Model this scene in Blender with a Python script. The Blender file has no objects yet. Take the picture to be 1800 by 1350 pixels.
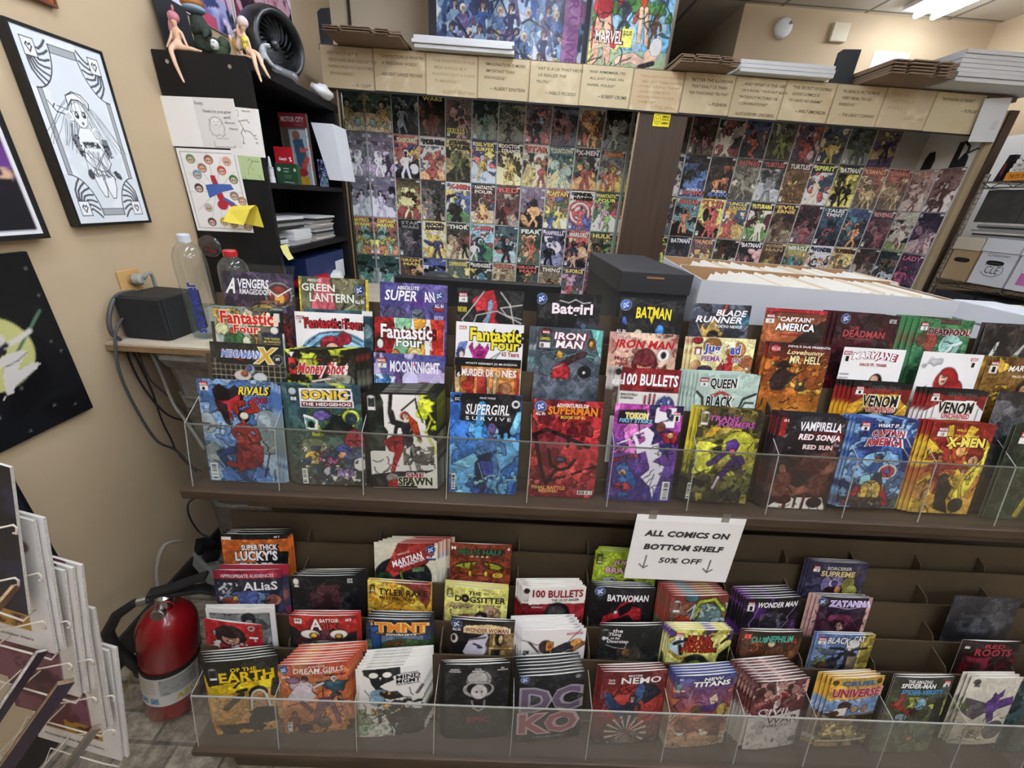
import bpy, bmesh, math, random
import numpy as np
from mathutils import Matrix, Vector, Euler
SC = bpy.context.scene
COL = SC.collection
# ---------------------------------------------------------------- camera, light, exposure
# Everything is laid out with z = 0 at the lens; at the very end all of it is lifted by EYE so the floor is z = 0.
EYE = 1.5
yaw, pitch, roll = 0.02667, 0.42964, -0.06733
def cam_axes():
    cy, sy, cp, sp = math.cos(yaw), math.sin(yaw), math.cos(pitch), math.sin(pitch)
    F = Vector((sy*cp, cy*cp, -sp)); R0 = Vector((cy, -sy, 0)); D0 = F.cross(R0)
    cr, sr = math.cos(roll), math.sin(roll)
    return cr*R0 + sr*D0, -sr*R0 + cr*D0, F
R_, D_, F_ = cam_axes()
cd = bpy.data.cameras.new('camera'); cam = bpy.data.objects.new('camera', cd); COL.objects.link(cam)
cd.sensor_width = 36.0; cd.lens = 700/1800*36; cd.clip_start = .02
m = Matrix.Identity(4)
for i in range(3):
    m[i][0] = R_[i]; m[i][1] = -D_[i]; m[i][2] = -F_[i]
cam.matrix_world = m
SC.camera = cam
w = bpy.data.worlds.new('world'); SC.world = w; w.use_nodes = True
w.node_tree.nodes['Background'].inputs[0].default_value = (.9, .95, 1, 1)
w.node_tree.nodes['Background'].inputs[1].default_value = .15
vs = SC.view_settings
vs.view_transform = 'Standard'; vs.look = 'None'; vs.exposure = 1.36; vs.gamma = 1; vs.use_curve_mapping = False
LIGHT_POWER = 15.0          # emission of the ceiling tubes
# ---------------------------------------------------------------- colours and materials
def lin(h):
    if isinstance(h, (tuple, list)): return tuple(h)
    if len(h) == 3: h = ''.join(c*2 for c in h)
    o = []
    for i in (0, 2, 4):
        c = int(h[i:i+2], 16)/255
        o.append(c/12.92 if c <= .04045 else ((c+.055)/1.055)**2.4)
    return tuple(o)
MATS = {}
def mat(name, col='888', rough=.5, metal=0, coat=0, noise=None, spec=.5, bump=None, emit=0):
    if name in MATS: return MATS[name]
    M = bpy.data.materials.new(name); M.use_nodes = True; MATS[name] = M
    nt = M.node_tree; b = nt.nodes['Principled BSDF']
    b.inputs['Base Color'].default_value = (*lin(col), 1)
    b.inputs['Roughness'].default_value = rough; b.inputs['Metallic'].default_value = metal
    b.inputs['Coat Weight'].default_value = coat; b.inputs['Specular IOR Level'].default_value = spec
    if emit:
        b.inputs['Emission Color'].default_value = (*lin(col), 1); b.inputs['Emission Strength'].default_value = emit
    if noise:                                   # (second colour, scale, contrast[, stretch])
        tc = nt.nodes.new('ShaderNodeTexCoord'); mp = nt.nodes.new('ShaderNodeMapping')
        mp.inputs['Scale'].default_value = noise[3] if len(noise) > 3 else (1, 1, 1)
        n = nt.nodes.new('ShaderNodeTexNoise'); n.inputs['Scale'].default_value = noise[1]; n.inputs['Detail'].default_value = 6
        r = nt.nodes.new('ShaderNodeValToRGB')
        k = noise[2]; r.color_ramp.elements[0].position = .5-k; r.color_ramp.elements[1].position = .5+k
        r.color_ramp.elements[0].color = (*lin(noise[0]), 1); r.color_ramp.elements[1].color = (*lin(col), 1)
        nt.links.new(tc.outputs['Object'], mp.inputs[0]); nt.links.new(mp.outputs[0], n.inputs['Vector'])
        nt.links.new(n.outputs['Fac'], r.inputs[0]); nt.links.new(r.outputs[0], b.inputs['Base Color'])
        if bump:
            bp = nt.nodes.new('ShaderNodeBump'); bp.inputs['Strength'].default_value = bump; bp.inputs['Distance'].default_value = .01
            nt.links.new(n.outputs['Fac'], bp.inputs['Height']); nt.links.new(bp.outputs[0], b.inputs['Normal'])
    return M
def print_mat(name, rough, coat):
    M = mat(name, '888', rough, coat=coat, spec=.35)
    nt = M.node_tree; a = nt.nodes.new('ShaderNodeAttribute'); a.attribute_name = 'Col'
    nt.links.new(a.outputs['Color'], nt.nodes['Principled BSDF'].inputs['Base Color'])
    return M
PRINT = print_mat('printed_cover', .4, .08)
MATTE = print_mat('printed_matte', .7, 0)
def clear_mat(name, tint, haze, hazecol, rough=.05, gloss=.06):
    M = bpy.data.materials.new(name); M.use_nodes = True; MATS[name] = M; nt = M.node_tree
    for n in list(nt.nodes): nt.nodes.remove(n)
    out = nt.nodes.new('ShaderNodeOutputMaterial'); tr = nt.nodes.new('ShaderNodeBsdfTransparent'); tr.inputs[0].default_value = (*lin(tint), 1)
    df = nt.nodes.new('ShaderNodeBsdfDiffuse'); df.inputs[0].default_value = (*lin(hazecol), 1)
    tl = nt.nodes.new('ShaderNodeBsdfTranslucent'); tl.inputs[0].default_value = (*lin(hazecol), 1)
    gl = nt.nodes.new('ShaderNodeBsdfGlossy'); gl.inputs['Roughness'].default_value = rough
    m0 = nt.nodes.new('ShaderNodeMixShader'); m0.inputs[0].default_value = .35
    m1 = nt.nodes.new('ShaderNodeMixShader'); m1.inputs[0].default_value = haze
    # mirror share: 4 % face on, rising towards grazing, the same from both sides of the sheet
    m2 = nt.nodes.new('ShaderNodeMixShader'); lw = nt.nodes.new('ShaderNodeLayerWeight'); lw.inputs[0].default_value = .5
    pw = nt.nodes.new('ShaderNodeMath'); pw.operation = 'POWER'; pw.inputs[1].default_value = 4
    ad = nt.nodes.new('ShaderNodeMath'); ad.operation = 'MULTIPLY_ADD'; ad.inputs[1].default_value = gloss*8; ad.inputs[2].default_value = gloss
    nt.links.new(df.outputs[0], m0.inputs[1]); nt.links.new(tl.outputs[0], m0.inputs[2])
    nt.links.new(tr.outputs[0], m1.inputs[1]); nt.links.new(m0.outputs[0], m1.inputs[2])
    nt.links.new(lw.outputs['Facing'], pw.inputs[0]); nt.links.new(pw.outputs[0], ad.inputs[0]); nt.links.new(ad.outputs[0], m2.inputs[0])
    nt.links.new(m1.outputs[0], m2.inputs[1]); nt.links.new(gl.outputs[0], m2.inputs[2]); nt.links.new(m2.outputs[0], out.inputs[0])
    return M
# ---------------------------------------------------------------- mesh builder
class MB:
    def __init__(s): s.v = []; s.f = []; s.mi = []; s.k = 0
    def add(s, vs, fs):
        b = len(s.v); s.v += [tuple(p) for p in vs]
        for f in fs: s.f.append(tuple(i+b for i in f)); s.mi.append(s.k)
        return s
    def box(s, x0, x1, y0, y1, z0, z1):
        return s.add([(x0,y0,z0),(x1,y0,z0),(x1,y1,z0),(x0,y1,z0),(x0,y0,z1),(x1,y0,z1),(x1,y1,z1),(x0,y1,z1)],
                     [(0,3,2,1),(4,5,6,7),(0,1,5,4),(1,2,6,5),(2,3,7,6),(3,0,4,7)])
    def hexa(s, p): return s.add(p, [(0,3,2,1),(4,5,6,7),(0,1,5,4),(1,2,6,5),(2,3,7,6),(3,0,4,7)])
    def quad(s, a, b, c, d): return s.add([a, b, c, d], [(0,1,2,3)])
    def prism(s, poly, axis, a0, a1):           # poly in the two other axes
        n = len(poly)
        def pt(p, a):
            return (a, p[0], p[1]) if axis == 0 else ((p[0], a, p[1]) if axis == 1 else (p[0], p[1], a))
        vs = [pt(p, a0) for p in poly]+[pt(p, a1) for p in poly]
        fs = [tuple(range(n))[::-1], tuple(range(n, 2*n))]+[(i, (i+1) % n, n+(i+1) % n, n+i) for i in range(n)]
        return s.add(vs, fs)
    def lathe(s, prof, n=24, c=(0,0,0), ax=None, caps=True):   # prof: (r, z)
        A = Vector(ax) if ax else Vector((0,0,1)); A.normalize()
        u = A.orthogonal().normalized(); v = A.cross(u); c = Vector(c); vs = []
        for r, z in prof:
            for i in range(n):
                t = 2*math.pi*i/n; vs.append(c+A*z+u*(r*math.cos(t))+v*(r*math.sin(t)))
        fs = []
        for j in range(len(prof)-1):
            for i in range(n): fs.append((j*n+i, j*n+(i+1) % n, (j+1)*n+(i+1) % n, (j+1)*n+i))
        if caps: fs += [tuple(range(n))[::-1], tuple(range((len(prof)-1)*n, len(prof)*n))]
        return s.add(vs, fs)
    def tube(s, pts, r, n=8, closed=False):
        P = [Vector(p) for p in pts]; N = len(P); rr = r if isinstance(r, (list, tuple)) else [r]*N
        T = []
        for i in range(N):
            a = P[i-1] if i else (P[-1] if closed else P[0]); b = P[(i+1) % N] if i < N-1 else (P[0] if closed else P[-1])
            T.append((b-a).normalized())
        u = T[0].orthogonal().normalized(); vs = []
        for i in range(N):
            u = (u-T[i]*u.dot(T[i])).normalized(); v = T[i].cross(u)
            for j in range(n):
                t = 2*math.pi*j/n; vs.append(P[i]+u*(rr[i]*math.cos(t))+v*(rr[i]*math.sin(t)))
        fs = []
        for i in range(N-1 if not closed else N):
            k = (i+1) % N
            for j in range(n): fs.append((i*n+j, i*n+(j+1) % n, k*n+(j+1) % n, k*n+j))
        if not closed: fs += [tuple(range(n))[::-1], tuple(range((N-1)*n, N*n))]
        return s.add(vs, fs)
    def ball(s, c, r, n=14, m=9, rot=None):
        rx, ry, rz = r if isinstance(r, (tuple, list)) else (r, r, r); vs = []; M = Euler(rot).to_matrix() if rot else None
        for j in range(m+1):
            p = math.pi*j/m
            for i in range(n):
                t = 2*math.pi*i/n; q = Vector((rx*math.sin(p)*math.cos(t), ry*math.sin(p)*math.sin(t), rz*math.cos(p)))
                if M: q = M @ q
                vs.append(q+Vector(c))
        fs = []
        for j in range(m):
            for i in range(n): fs.append((j*n+i, (j+1)*n+i, (j+1)*n+(i+1) % n, j*n+(i+1) % n))
        return s.add(vs, fs)
    def mesh(s, name, mats, smooth=False):
        me = bpy.data.meshes.new(name); me.from_pydata(s.v, [], s.f)
        ms = mats if isinstance(mats, (list, tuple)) else [mats]
        for mm in ms: me.materials.append(mm)
        me.polygons.foreach_set('material_index', s.mi)
        if smooth: me.polygons.foreach_set('use_smooth', [True]*len(me.polygons))
        me.update()
        return me
    def build(s, name, mats, parent=None, smooth=False, bevel=0):
        return link(name, s.mesh(name, mats, smooth), parent, bevel)
def link(name, me, parent=None, bevel=0):
    o = bpy.data.objects.new(name, me); COL.objects.link(o)
    if parent: o.parent = parent
    if bevel:
        b = o.modifiers.new('bevel', 'BEVEL'); b.width = bevel; b.segments = 2; b.limit_method = 'ANGLE'
    return o
def tag(o, label, cat, group=None, kind=None):
    o['label'] = label; o['category'] = cat
    if group: o['group'] = group
    if kind: o['kind'] = kind
    return o
def thing(name, label, cat, loc=(0,0,0), group=None, rz=0):
    o = bpy.data.objects.new(name, None); o.empty_display_size = .02; COL.objects.link(o); o.location = loc; o.rotation_euler = (0,0,rz)
    return tag(o, label, cat, group)
def struct(o): o['kind'] = 'structure'; return o
# ---------------------------------------------------------------- printed pictures: colours on a fine vertex grid
def vnoise(x, y, seed):
    xi = np.floor(x).astype(int); yi = np.floor(y).astype(int); fx = x-xi; fy = y-yi
    fx = fx*fx*(3-2*fx); fy = fy*fy*(3-2*fy)
    def hsh(a, b):
        h = (a*374761393+b*668265263+seed*974634777) & 0xffffffff
        h = ((h ^ (h >> 13))*1274126177) & 0xffffffff
        return ((h ^ (h >> 16)) & 0xffff)/65535.0
    return (hsh(xi,yi)*(1-fx)+hsh(xi+1,yi)*fx)*(1-fy)+(hsh(xi,yi+1)*(1-fx)+hsh(xi+1,yi+1)*fx)*fy
def fbm(x, y, seed): return .5*vnoise(x,y,seed)+.3*vnoise(x*2.1,y*2.1,seed+7)+.2*vnoise(x*4.3,y*4.3,seed+13)
class Canvas:
    def __init__(s, nu, nv, asp, seed=1):
        s.asp = asp; s.seed = seed
        s.U, s.V = np.meshgrid(np.linspace(0,1,nu), np.linspace(0,1,nv)); s.C = np.ones((nv,nu,3)); s.px = 1/nu
    def put(s, mask, c): s.C = s.C*(1-mask[...,None])+np.array(lin(c))*mask[...,None]
    def bg(s, a, b=None, c=None):
        a = np.array(lin(a)); b = np.array(lin(b)) if b else a; t = s.V[...,None]
        if c:
            c = np.array(lin(c)); s.C = np.where(t < .5, a+(b-a)*t*2, b+(c-b)*(t*2-1))
        else: s.C = a+(b-a)*t
    def rect(s, u0, v0, u1, v1, c): s.put(((s.U >= u0)&(s.U <= u1)&(s.V >= v0)&(s.V <= v1)).astype(float), c)
    def ell(s, cx, cy, rx, ry, c, rot=0):
        x = s.U-cx; y = (s.V-cy)*s.asp; r = math.radians(rot); x, y = x*math.cos(r)+y*math.sin(r), -x*math.sin(r)+y*math.cos(r)
        d = np.sqrt((x/rx)**2+(y/(ry*s.asp))**2); s.put(np.clip((1-d)*min(rx, ry*s.asp)/s.px+.5, 0, 1), c)
    def poly(s, c, pts):
        ins = np.zeros(s.U.shape, bool); n = len(pts)
        for i in range(n):
            x1, y1 = pts[i]; x2, y2 = pts[(i+1) % n]
            if y1 == y2: continue
            cond = ((y1 > s.V) != (y2 > s.V)) & (s.U < (x2-x1)*(s.V-y1)/(y2-y1)+x1); ins ^= cond
        s.put(ins.astype(float), c)
    def line(s, c, wd, pts):
        for (x1, y1), (x2, y2) in zip(pts, pts[1:]):
            y1_, y2_, V = y1*s.asp, y2*s.asp, s.V*s.asp; dx, dy = x2-x1, y2_-y1_; L = dx*dx+dy*dy+1e-9
            t = np.clip(((s.U-x1)*dx+(V-y1_)*dy)/L, 0, 1); d = np.hypot(s.U-x1-t*dx, V-y1_-t*dy)
            s.put(np.clip((wd/2-d)/s.px+.5, 0, 1), c)
    def noise(s, c, sc, th, box=(0,0,1,1), soft=.06):
        n = fbm(s.U*sc, s.V*s.asp*sc, s.seed); s.seed += 5
        mk = np.clip((n-th)/soft, 0, 1)*((s.U >= box[0])&(s.V >= box[1])&(s.U <= box[2])&(s.V <= box[3])); s.put(mk, c)
    def burst(s, c, cx, cy, n, r0, r1):
        a = np.arctan2((s.V-cy)*s.asp, s.U-cx); r = np.hypot(s.U-cx, (s.V-cy)*s.asp)
        s.put(((np.sin(a*n) > .35)&(r > r0)&(r < r1)).astype(float), c)
    def figure(s, cx, cy, k, hair, body, skin, pose=0):
        # a plain unnamed person: hair, head, shoulders, trunk, arms and legs; k = head height
        a = s.asp; d = 1 if pose % 2 == 0 else -1
        s.ell(cx+.1*k*d, cy+.05*k, .62*k, .66*k/a, hair)
        s.line(body, .5*k, [(cx-.5*k,cy+1.2*k/a),(cx-1.2*k*d,cy+1.9*k/a),(cx-.7*k*d,cy+2.7*k/a)])
        s.line(body, .5*k, [(cx+.5*k,cy+1.2*k/a),(cx+1.3*k*d,cy+1.7*k/a),(cx+1.5*k*d,cy+(.8 if pose > 1 else 2.6)*k/a)])
        s.poly(body, [(cx-.85*k,cy+.95*k/a),(cx+.85*k,cy+.95*k/a),(cx+.55*k,cy+2.7*k/a),(cx+.6*k,cy+3.3*k/a),(cx-.6*k,cy+3.3*k/a),(cx-.5*k,cy+2.7*k/a)])
        s.line(body, .62*k, [(cx-.3*k,cy+3.2*k/a),(cx-.9*k*d,cy+4.6*k/a),(cx-.8*k*d,cy+6.2*k/a)])
        s.line(body, .62*k, [(cx+.3*k,cy+3.2*k/a),(cx+.7*k*d,cy+4.7*k/a),(cx+1.2*k*d,cy+6*k/a)])
        s.poly(skin, [(cx-.15*k,cy+.5*k/a),(cx+.15*k,cy+.5*k/a),(cx+.3*k,cy+1.05*k/a),(cx-.3*k,cy+1.05*k/a)])
        s.ell(cx, cy+.1*k/a, .36*k, .48*k/a, skin)
        s.ell(cx-.13*k, cy+.05*k/a, .07*k, .05*k/a, '222'); s.ell(cx+.13*k, cy+.05*k/a, .07*k, .05*k/a, '222')
        s.line('722', .06*k, [(cx-.1*k,cy+.32*k/a),(cx+.1*k,cy+.32*k/a)])
        s.ell(cx+.02*k, cy-.34*k/a, .4*k, .2*k/a, hair)
    def ink(s, n, c, v0=.3, ln=.14, wd=.008):
        rnd = random.Random(s.seed*31+n)
        for _ in range(n):
            x, y, t = rnd.random(), v0+(1-v0)*rnd.random(), rnd.random()*6.28; p = [(x,y)]
            for _ in range(3):
                x += math.cos(t)*ln*.4; y += math.sin(t)*ln*.4/s.asp; t += rnd.uniform(-.9,.9); p.append((x,y))
            s.line(c, wd, p)
    def inked(s, k=1.0):
        # drawn look: flat tones broken into lighter and darker brush patches, then dark contour lines where colours meet
        C0 = s.C.copy(); a = s.asp; lum = C0.mean(-1); mx = C0.max(-1); mn = C0.min(-1)
        body = np.clip(1.25-mn*1.6, 0, 1)                      # paper white stays clean
        wx = fbm(s.U*5, s.V*a*5, s.seed+21)*.5; wy = fbm(s.U*5, s.V*a*5, s.seed+22)*.5
        n1 = fbm((s.U+wx)*7, (s.V*a+wy)*7, s.seed+23); n2 = fbm((s.U+wy)*17, (s.V*a+wx)*13, s.seed+24)
        g = 1-.34*np.clip((.47-n1)/.03, 0, 1)*k+.42*np.clip((n1-.58)/.03, 0, 1)*k-.22*np.clip((.40-n2)/.03, 0, 1)*k+.26*np.clip((n2-.62)/.03, 0, 1)*k
        g = 1+(g-1)*body; s.C = np.clip(C0*g[...,None]+(np.clip(g-1, 0, 1)*.05*body)[...,None], 0, 1)
        P = np.pad(C0, ((0,1),(0,1),(0,0)), 'edge'); e = np.abs(P[1:,:-1]-C0).sum(-1)+np.abs(P[:-1,1:]-C0).sum(-1)
        q = np.abs(np.pad((n1 > .58).astype(float)+(n1 < .47)*-1., ((0,1),(0,1)), 'edge')[1:,1:]-((n1 > .58).astype(float)+(n1 < .47)*-1.))
        ink = np.clip((e-.10)/.12, 0, 1)*.85; ink = np.maximum(ink, .35*np.clip(q, 0, 1)*body*(n2 > .5)); ink = ink*np.clip(1.5-1.5*lum, .12, 1); s.C *= (1-ink*k)[...,None]
    def shade(s, k=.1):
        n = fbm(s.U*9, s.V*s.asp*9, s.seed+3)[...,None]; s.C = np.clip(s.C*(1+k*2*(n-.5)), 0, 1)
# lettering: real glyph outlines, cached per string
FONTC = {}
def glyphs(text, off=0.0):
    key = (text, off)
    if key in FONTC: return FONTC[key]
    cu = bpy.data.curves.new('t', 'FONT'); cu.body = text; cu.resolution_u = 2; cu.offset = off; cu.fill_mode = 'FRONT'
    if len(text) > 1: cu.space_character = 1.0+max(0, off)*1.2
    o = bpy.data.objects.new('t', cu); COL.objects.link(o)
    me = bpy.data.meshes.new_from_object(o)
    v = np.array([x.co[:2] for x in me.vertices]).reshape(-1,2); f = [tuple(p.vertices) for p in me.polygons]
    bpy.data.objects.remove(o); bpy.data.curves.remove(cu); bpy.data.meshes.remove(me)
    FONTC[key] = (v, f); return FONTC[key]
def text_at(text, cx, cy, wd, ht, bold=.02, shear=0, arch=0, rot=0, ref=None):
    """verts (N,2) of text fitted into wd x ht centred on (cx,cy), y up"""
    v0, _ = glyphs(text, ref if ref is not None else bold); v, f = glyphs(text, bold)
    if not len(v0): return v, f
    a, b = v0.min(0), v0.max(0); mid = (a+b)/2; sz = np.maximum(b-a, 1e-6)
    p = (v-mid)/sz
    x = p[:,0]*wd+p[:,1]*ht*shear; y = p[:,1]*ht+arch*ht*(1-4*p[:,0]**2)
    if rot: c, s_ = math.cos(rot), math.sin(rot); x, y = x*c-y*s_, x*s_+y*c
    return np.stack([x+cx, y+cy], 1), f
class Sheet:
    """collects a coloured vertex grid plus lettering into one mesh; local x right, z up, front towards -y"""
    def __init__(s, w, h, surf=None): s.w, s.h = w, h; s.V = []; s.F = []; s.C = []; s.n = 0; s.surf = surf or (lambda x, z: 0*x)
    def grid(s, cv):
        nv, nu = cv.U.shape; x = cv.U.ravel()*s.w; z = -cv.V.ravel()*s.h
        s.V.append(np.stack([x, s.surf(x, z), z], 1)); s.C.append(cv.C.reshape(-1,3))
        i = np.arange(nu*nv).reshape(nv,nu); q = np.stack([i[1:,:-1], i[1:,1:], i[:-1,1:], i[:-1,:-1]], -1).reshape(-1,4)
        s.F += [tuple(r) for r in (q+s.n).tolist()]; s.n += nu*nv
    def text(s, t, cx, cy, wd, ht, c, bold=.02, shear=0, arch=0, rot=0, ref=None, lift=.0006):
        p, f = text_at(t, cx*s.w, -cy*s.h, wd*s.w, ht*s.h, bold, shear, arch, rot, ref); s.raw(p, f, c, lift)
    def raw(s, p, f, c, lift=.0006):
        if not len(p): return
        x, z = p[:,0], p[:,1]; s.V.append(np.stack([x, s.surf(x, z)-lift, z], 1)); s.C.append(np.tile(np.array(lin(c)), (len(x),1)))
        s.F += [tuple(i+s.n for i in q) for q in f]; s.n += len(x)
    def mesh(s, name, m):
        V = np.concatenate(s.V); C = np.concatenate(s.C); me = bpy.data.meshes.new(name); me.from_pydata(V.tolist(), [], s.F)
        me.materials.append(m); a = me.color_attributes.new('Col', 'FLOAT_COLOR', 'POINT')
        a.data.foreach_set('color', np.concatenate([C, np.ones((len(C),1))], 1).astype(np.float32).ravel()); me.update()
        return me
def paint(spec, sh, nu, nv, seed, art=False):
    """spec: ops joined by ';' -> a grid and lettering on Sheet sh"""
    cv = Canvas(nu, nv, sh.h/sh.w, seed); T = []
    for op in spec.split(';'):
        a = op.split()
        if not a: continue
        k = a[0]; fl = lambda i, n: [float(q) for q in a[i:i+n]]
        if k == 'bg': cv.bg(*a[1:])
        elif k == 'r': cv.rect(*fl(1,4), a[5])
        elif k == 'e': cv.ell(*fl(1,4), a[5], float(a[6]) if len(a) > 6 else 0)
        elif k in 'pl':
            o = 2 if k == 'p' else 3; q = [float(z) for z in a[o:]]; pts = list(zip(q[::2], q[1::2]))
            cv.poly(a[1], pts) if k == 'p' else cv.line(a[1], float(a[2]), pts)
        elif k == 'n': cv.noise(a[1], float(a[2]), float(a[3]), fl(4,4) if len(a) > 4 else (0,0,1,1))
        elif k == 's': cv.burst(a[1], float(a[2]), float(a[3]), int(a[4]), float(a[5]), float(a[6]))
        elif k == 'h': cv.figure(*fl(1,3), a[4], a[5], a[6], int(a[7]) if len(a) > 7 else 0)
        elif k == 'k': cv.ink(int(a[1]), a[2], float(a[3]) if len(a) > 3 else .3, float(a[4]) if len(a) > 4 else .14)
        elif k == 'dc':      # round blue publisher badge with white letters
            u, v, r = fl(1,3); cc = a[4] if len(a) > 4 else '2a56b0'; q = sh.w/sh.h
            cv.ell(u, v, r*1.12, r*1.12*q, 'dfe6f4'); cv.ell(u, v, r, r*q, cc); T.append(('DC', u, v, r*1.1, r*.95*q, 'fff', .03, .25, 0, .35, None))
        elif k == 'mv':      # red publisher box over a white number box
            u, v, wd = fl(1,3); q = sh.w/sh.h; cv.rect(u, v, u+wd, v+wd*.48*q, 'c8232b'); cv.rect(u, v+wd*.5*q, u+wd, v+wd*(1.5 if len(a) > 5 else 1.05)*q, 'f2f0ea')
            T.append(('MARVEL', u+wd/2, v+wd*.25*q, wd*.86, wd*.3*q, 'fff', .02, 0, 0, 0, None))
            if len(a) > 4: T.append((a[4], u+wd/2, v+wd*(1.0 if len(a) > 5 else .77)*q, wd*(.4 if len(a) > 5 else .3), wd*(.7 if len(a) > 5 else .36)*q, '111', .02, 0, 0, 0, None))
        elif k == 'im':      # small outlined publisher box with a round top
            u, v, wd = fl(1,3); q = sh.w/sh.h; c = a[4] if len(a) > 4 else 'ddd'
            cv.line(c, .012, [(u,v),(u+wd,v),(u+wd,v+wd*1.9*q),(u,v+wd*1.9*q),(u,v)]); cv.ell(u+wd/2, v, wd/2, wd*.25*q, c); cv.rect(u, v+wd*1.5*q, u+wd, v+wd*1.9*q, 'eee')
        elif k == 'bc':      # barcode
            u, v, wd, ht = fl(1,4); cv.rect(u, v, u+wd, v+ht, 'f0efe8'); rr = random.Random(5)
            n = 9
            for i in range(n):
                t = (i+.3)/n
                if wd > ht*sh.h/sh.w: cv.rect(u+wd*(.08+.84*t), v+ht*.15, u+wd*(.08+.84*t)+wd*.03*rr.randint(1,2), v+ht*.8, '222')
                else: cv.rect(u+wd*.2, v+ht*(.08+.84*t), u+wd*.8, v+ht*(.08+.84*t)+ht*.03*rr.randint(1,2), '222')
        elif k == 'sh': cv.shade(float(a[1]))
        elif k == 't':       # t TEXT cx cy w h colour [outline] [shear] [arch] [bold] [rot]
            t = a[1].replace('_', ' '); u, v, wd, ht = fl(2,4); c = a[6]
            oc = a[7] if len(a) > 7 and a[7] != '-' else None
            shr = float(a[8]) if len(a) > 8 else 0; ar = float(a[9]) if len(a) > 9 else 0; bo = float(a[10]) if len(a) > 10 else .025; ro = float(a[11]) if len(a) > 11 else 0
            T.append((t, u, v, wd, ht, c, bo, shr, ar, ro, oc))
    if art: cv.inked(art)
    sh.grid(cv)
    for t, u, v, wd, ht, c, bo, shr, ar, ro, oc in T:
        if oc: sh.text(t, u, v, wd, ht, oc, bo+.055, shr, ar, ro, bo, .0006)
        sh.text(t, u, v, wd, ht, c, bo, shr, ar, ro, None, .0010)
# ---------------------------------------------------------------- comics
PAPER = mat('comic_paper', 'e6e3da', .7, noise=('b9b4aa', 300, .25, (.02, 1, 1)))
BOARD = mat('backing_board', 'c9cac6', .5)
PRICE = mat('price_sticker', 'e9e9e6', .6)
def pages_mesh(w, h, th, bow, back='8a8580'):
    mb = MB(); n = 10; ins = .0012; vs = []
    for zz in (-ins, -h+ins):
        for side in (0, 1):
            for i in range(n+1):
                u = i/n; x = ins+(w-2*ins)*u; b = -bow*math.sin(math.pi*u)
                y = b+.0004 if side == 0 else b*.3+th*(.5+.5*math.sin(math.pi*u))
                vs.append((x, y, zz))
    m_ = n+1; fs = []
    for i in range(n):
        fs.append((i, i+1, m_+i+1, m_+i))                              # top
        fs.append((2*m_+i, 3*m_+i, 3*m_+i+1, 2*m_+i+1))                # bottom
        fs.append((m_+i, m_+i+1, 3*m_+i+1, 3*m_+i))                    # back
        fs.append((i, 2*m_+i, 2*m_+i+1, i+1))                          # front
    fs += [(0, m_, 3*m_, 2*m_), (n, 2*m_+n, 3*m_+n, m_+n)]
    mb.add(vs, fs); return mb
def bow_surf(w, bow): return lambda x, z: -bow*np.sin(np.pi*np.clip(x/w, 0, 1))
def comic_meshes(spec, w, h, th, bow, nu, nv, seed):
    sh = Sheet(w, h, bow_surf(w, bow)); paint(spec, sh, nu, nv, seed, .9)
    return sh.mesh('cover', PRINT), pages_mesh(w, h, th, bow).mesh('pages', PAPER)
def copy_mesh(spec, w, h, th, bow, seed):
    sh = Sheet(w, h, bow_surf(w, bow)); s2 = ';'.join(q for q in spec.split(';') if q.strip()[:2] not in ('t ', 'dc', 'mv', 'bc', 'im')); paint(s2, sh, 14, 22, seed)
    me = sh.mesh('comic_book', PRINT); pm = pages_mesh(w, h, th, bow)
    bm = bmesh.new(); bm.from_mesh(me); lay = bm.verts.layers.float_color['Col']
    vv = [bm.verts.new(p) for p in pm.v]
    for v in vv: v[lay] = (.8,.78,.72,1)
    for f in pm.f: bm.faces.new([vv[i] for i in f]).material_index = 1
    bm.to_mesh(me); bm.free(); me.materials.append(PAPER); return me
def frame_mtx(x, y, z, yw, rl, tilt):
    ex = Vector((math.cos(yw)*math.cos(rl), math.sin(yw)*math.cos(rl), math.sin(rl)))
    d = Vector((0, -math.sin(tilt), -math.cos(tilt))); d = (d-ex*d.dot(ex)).normalized(); ez = -d; ey = ez.cross(ex)
    M = Matrix.Identity(4)
    for i in range(3): M[i][0] = ex[i]; M[i][1] = ey[i]; M[i][2] = ez[i]; M[i][3] = (x, y, z)[i]
    return M
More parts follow.
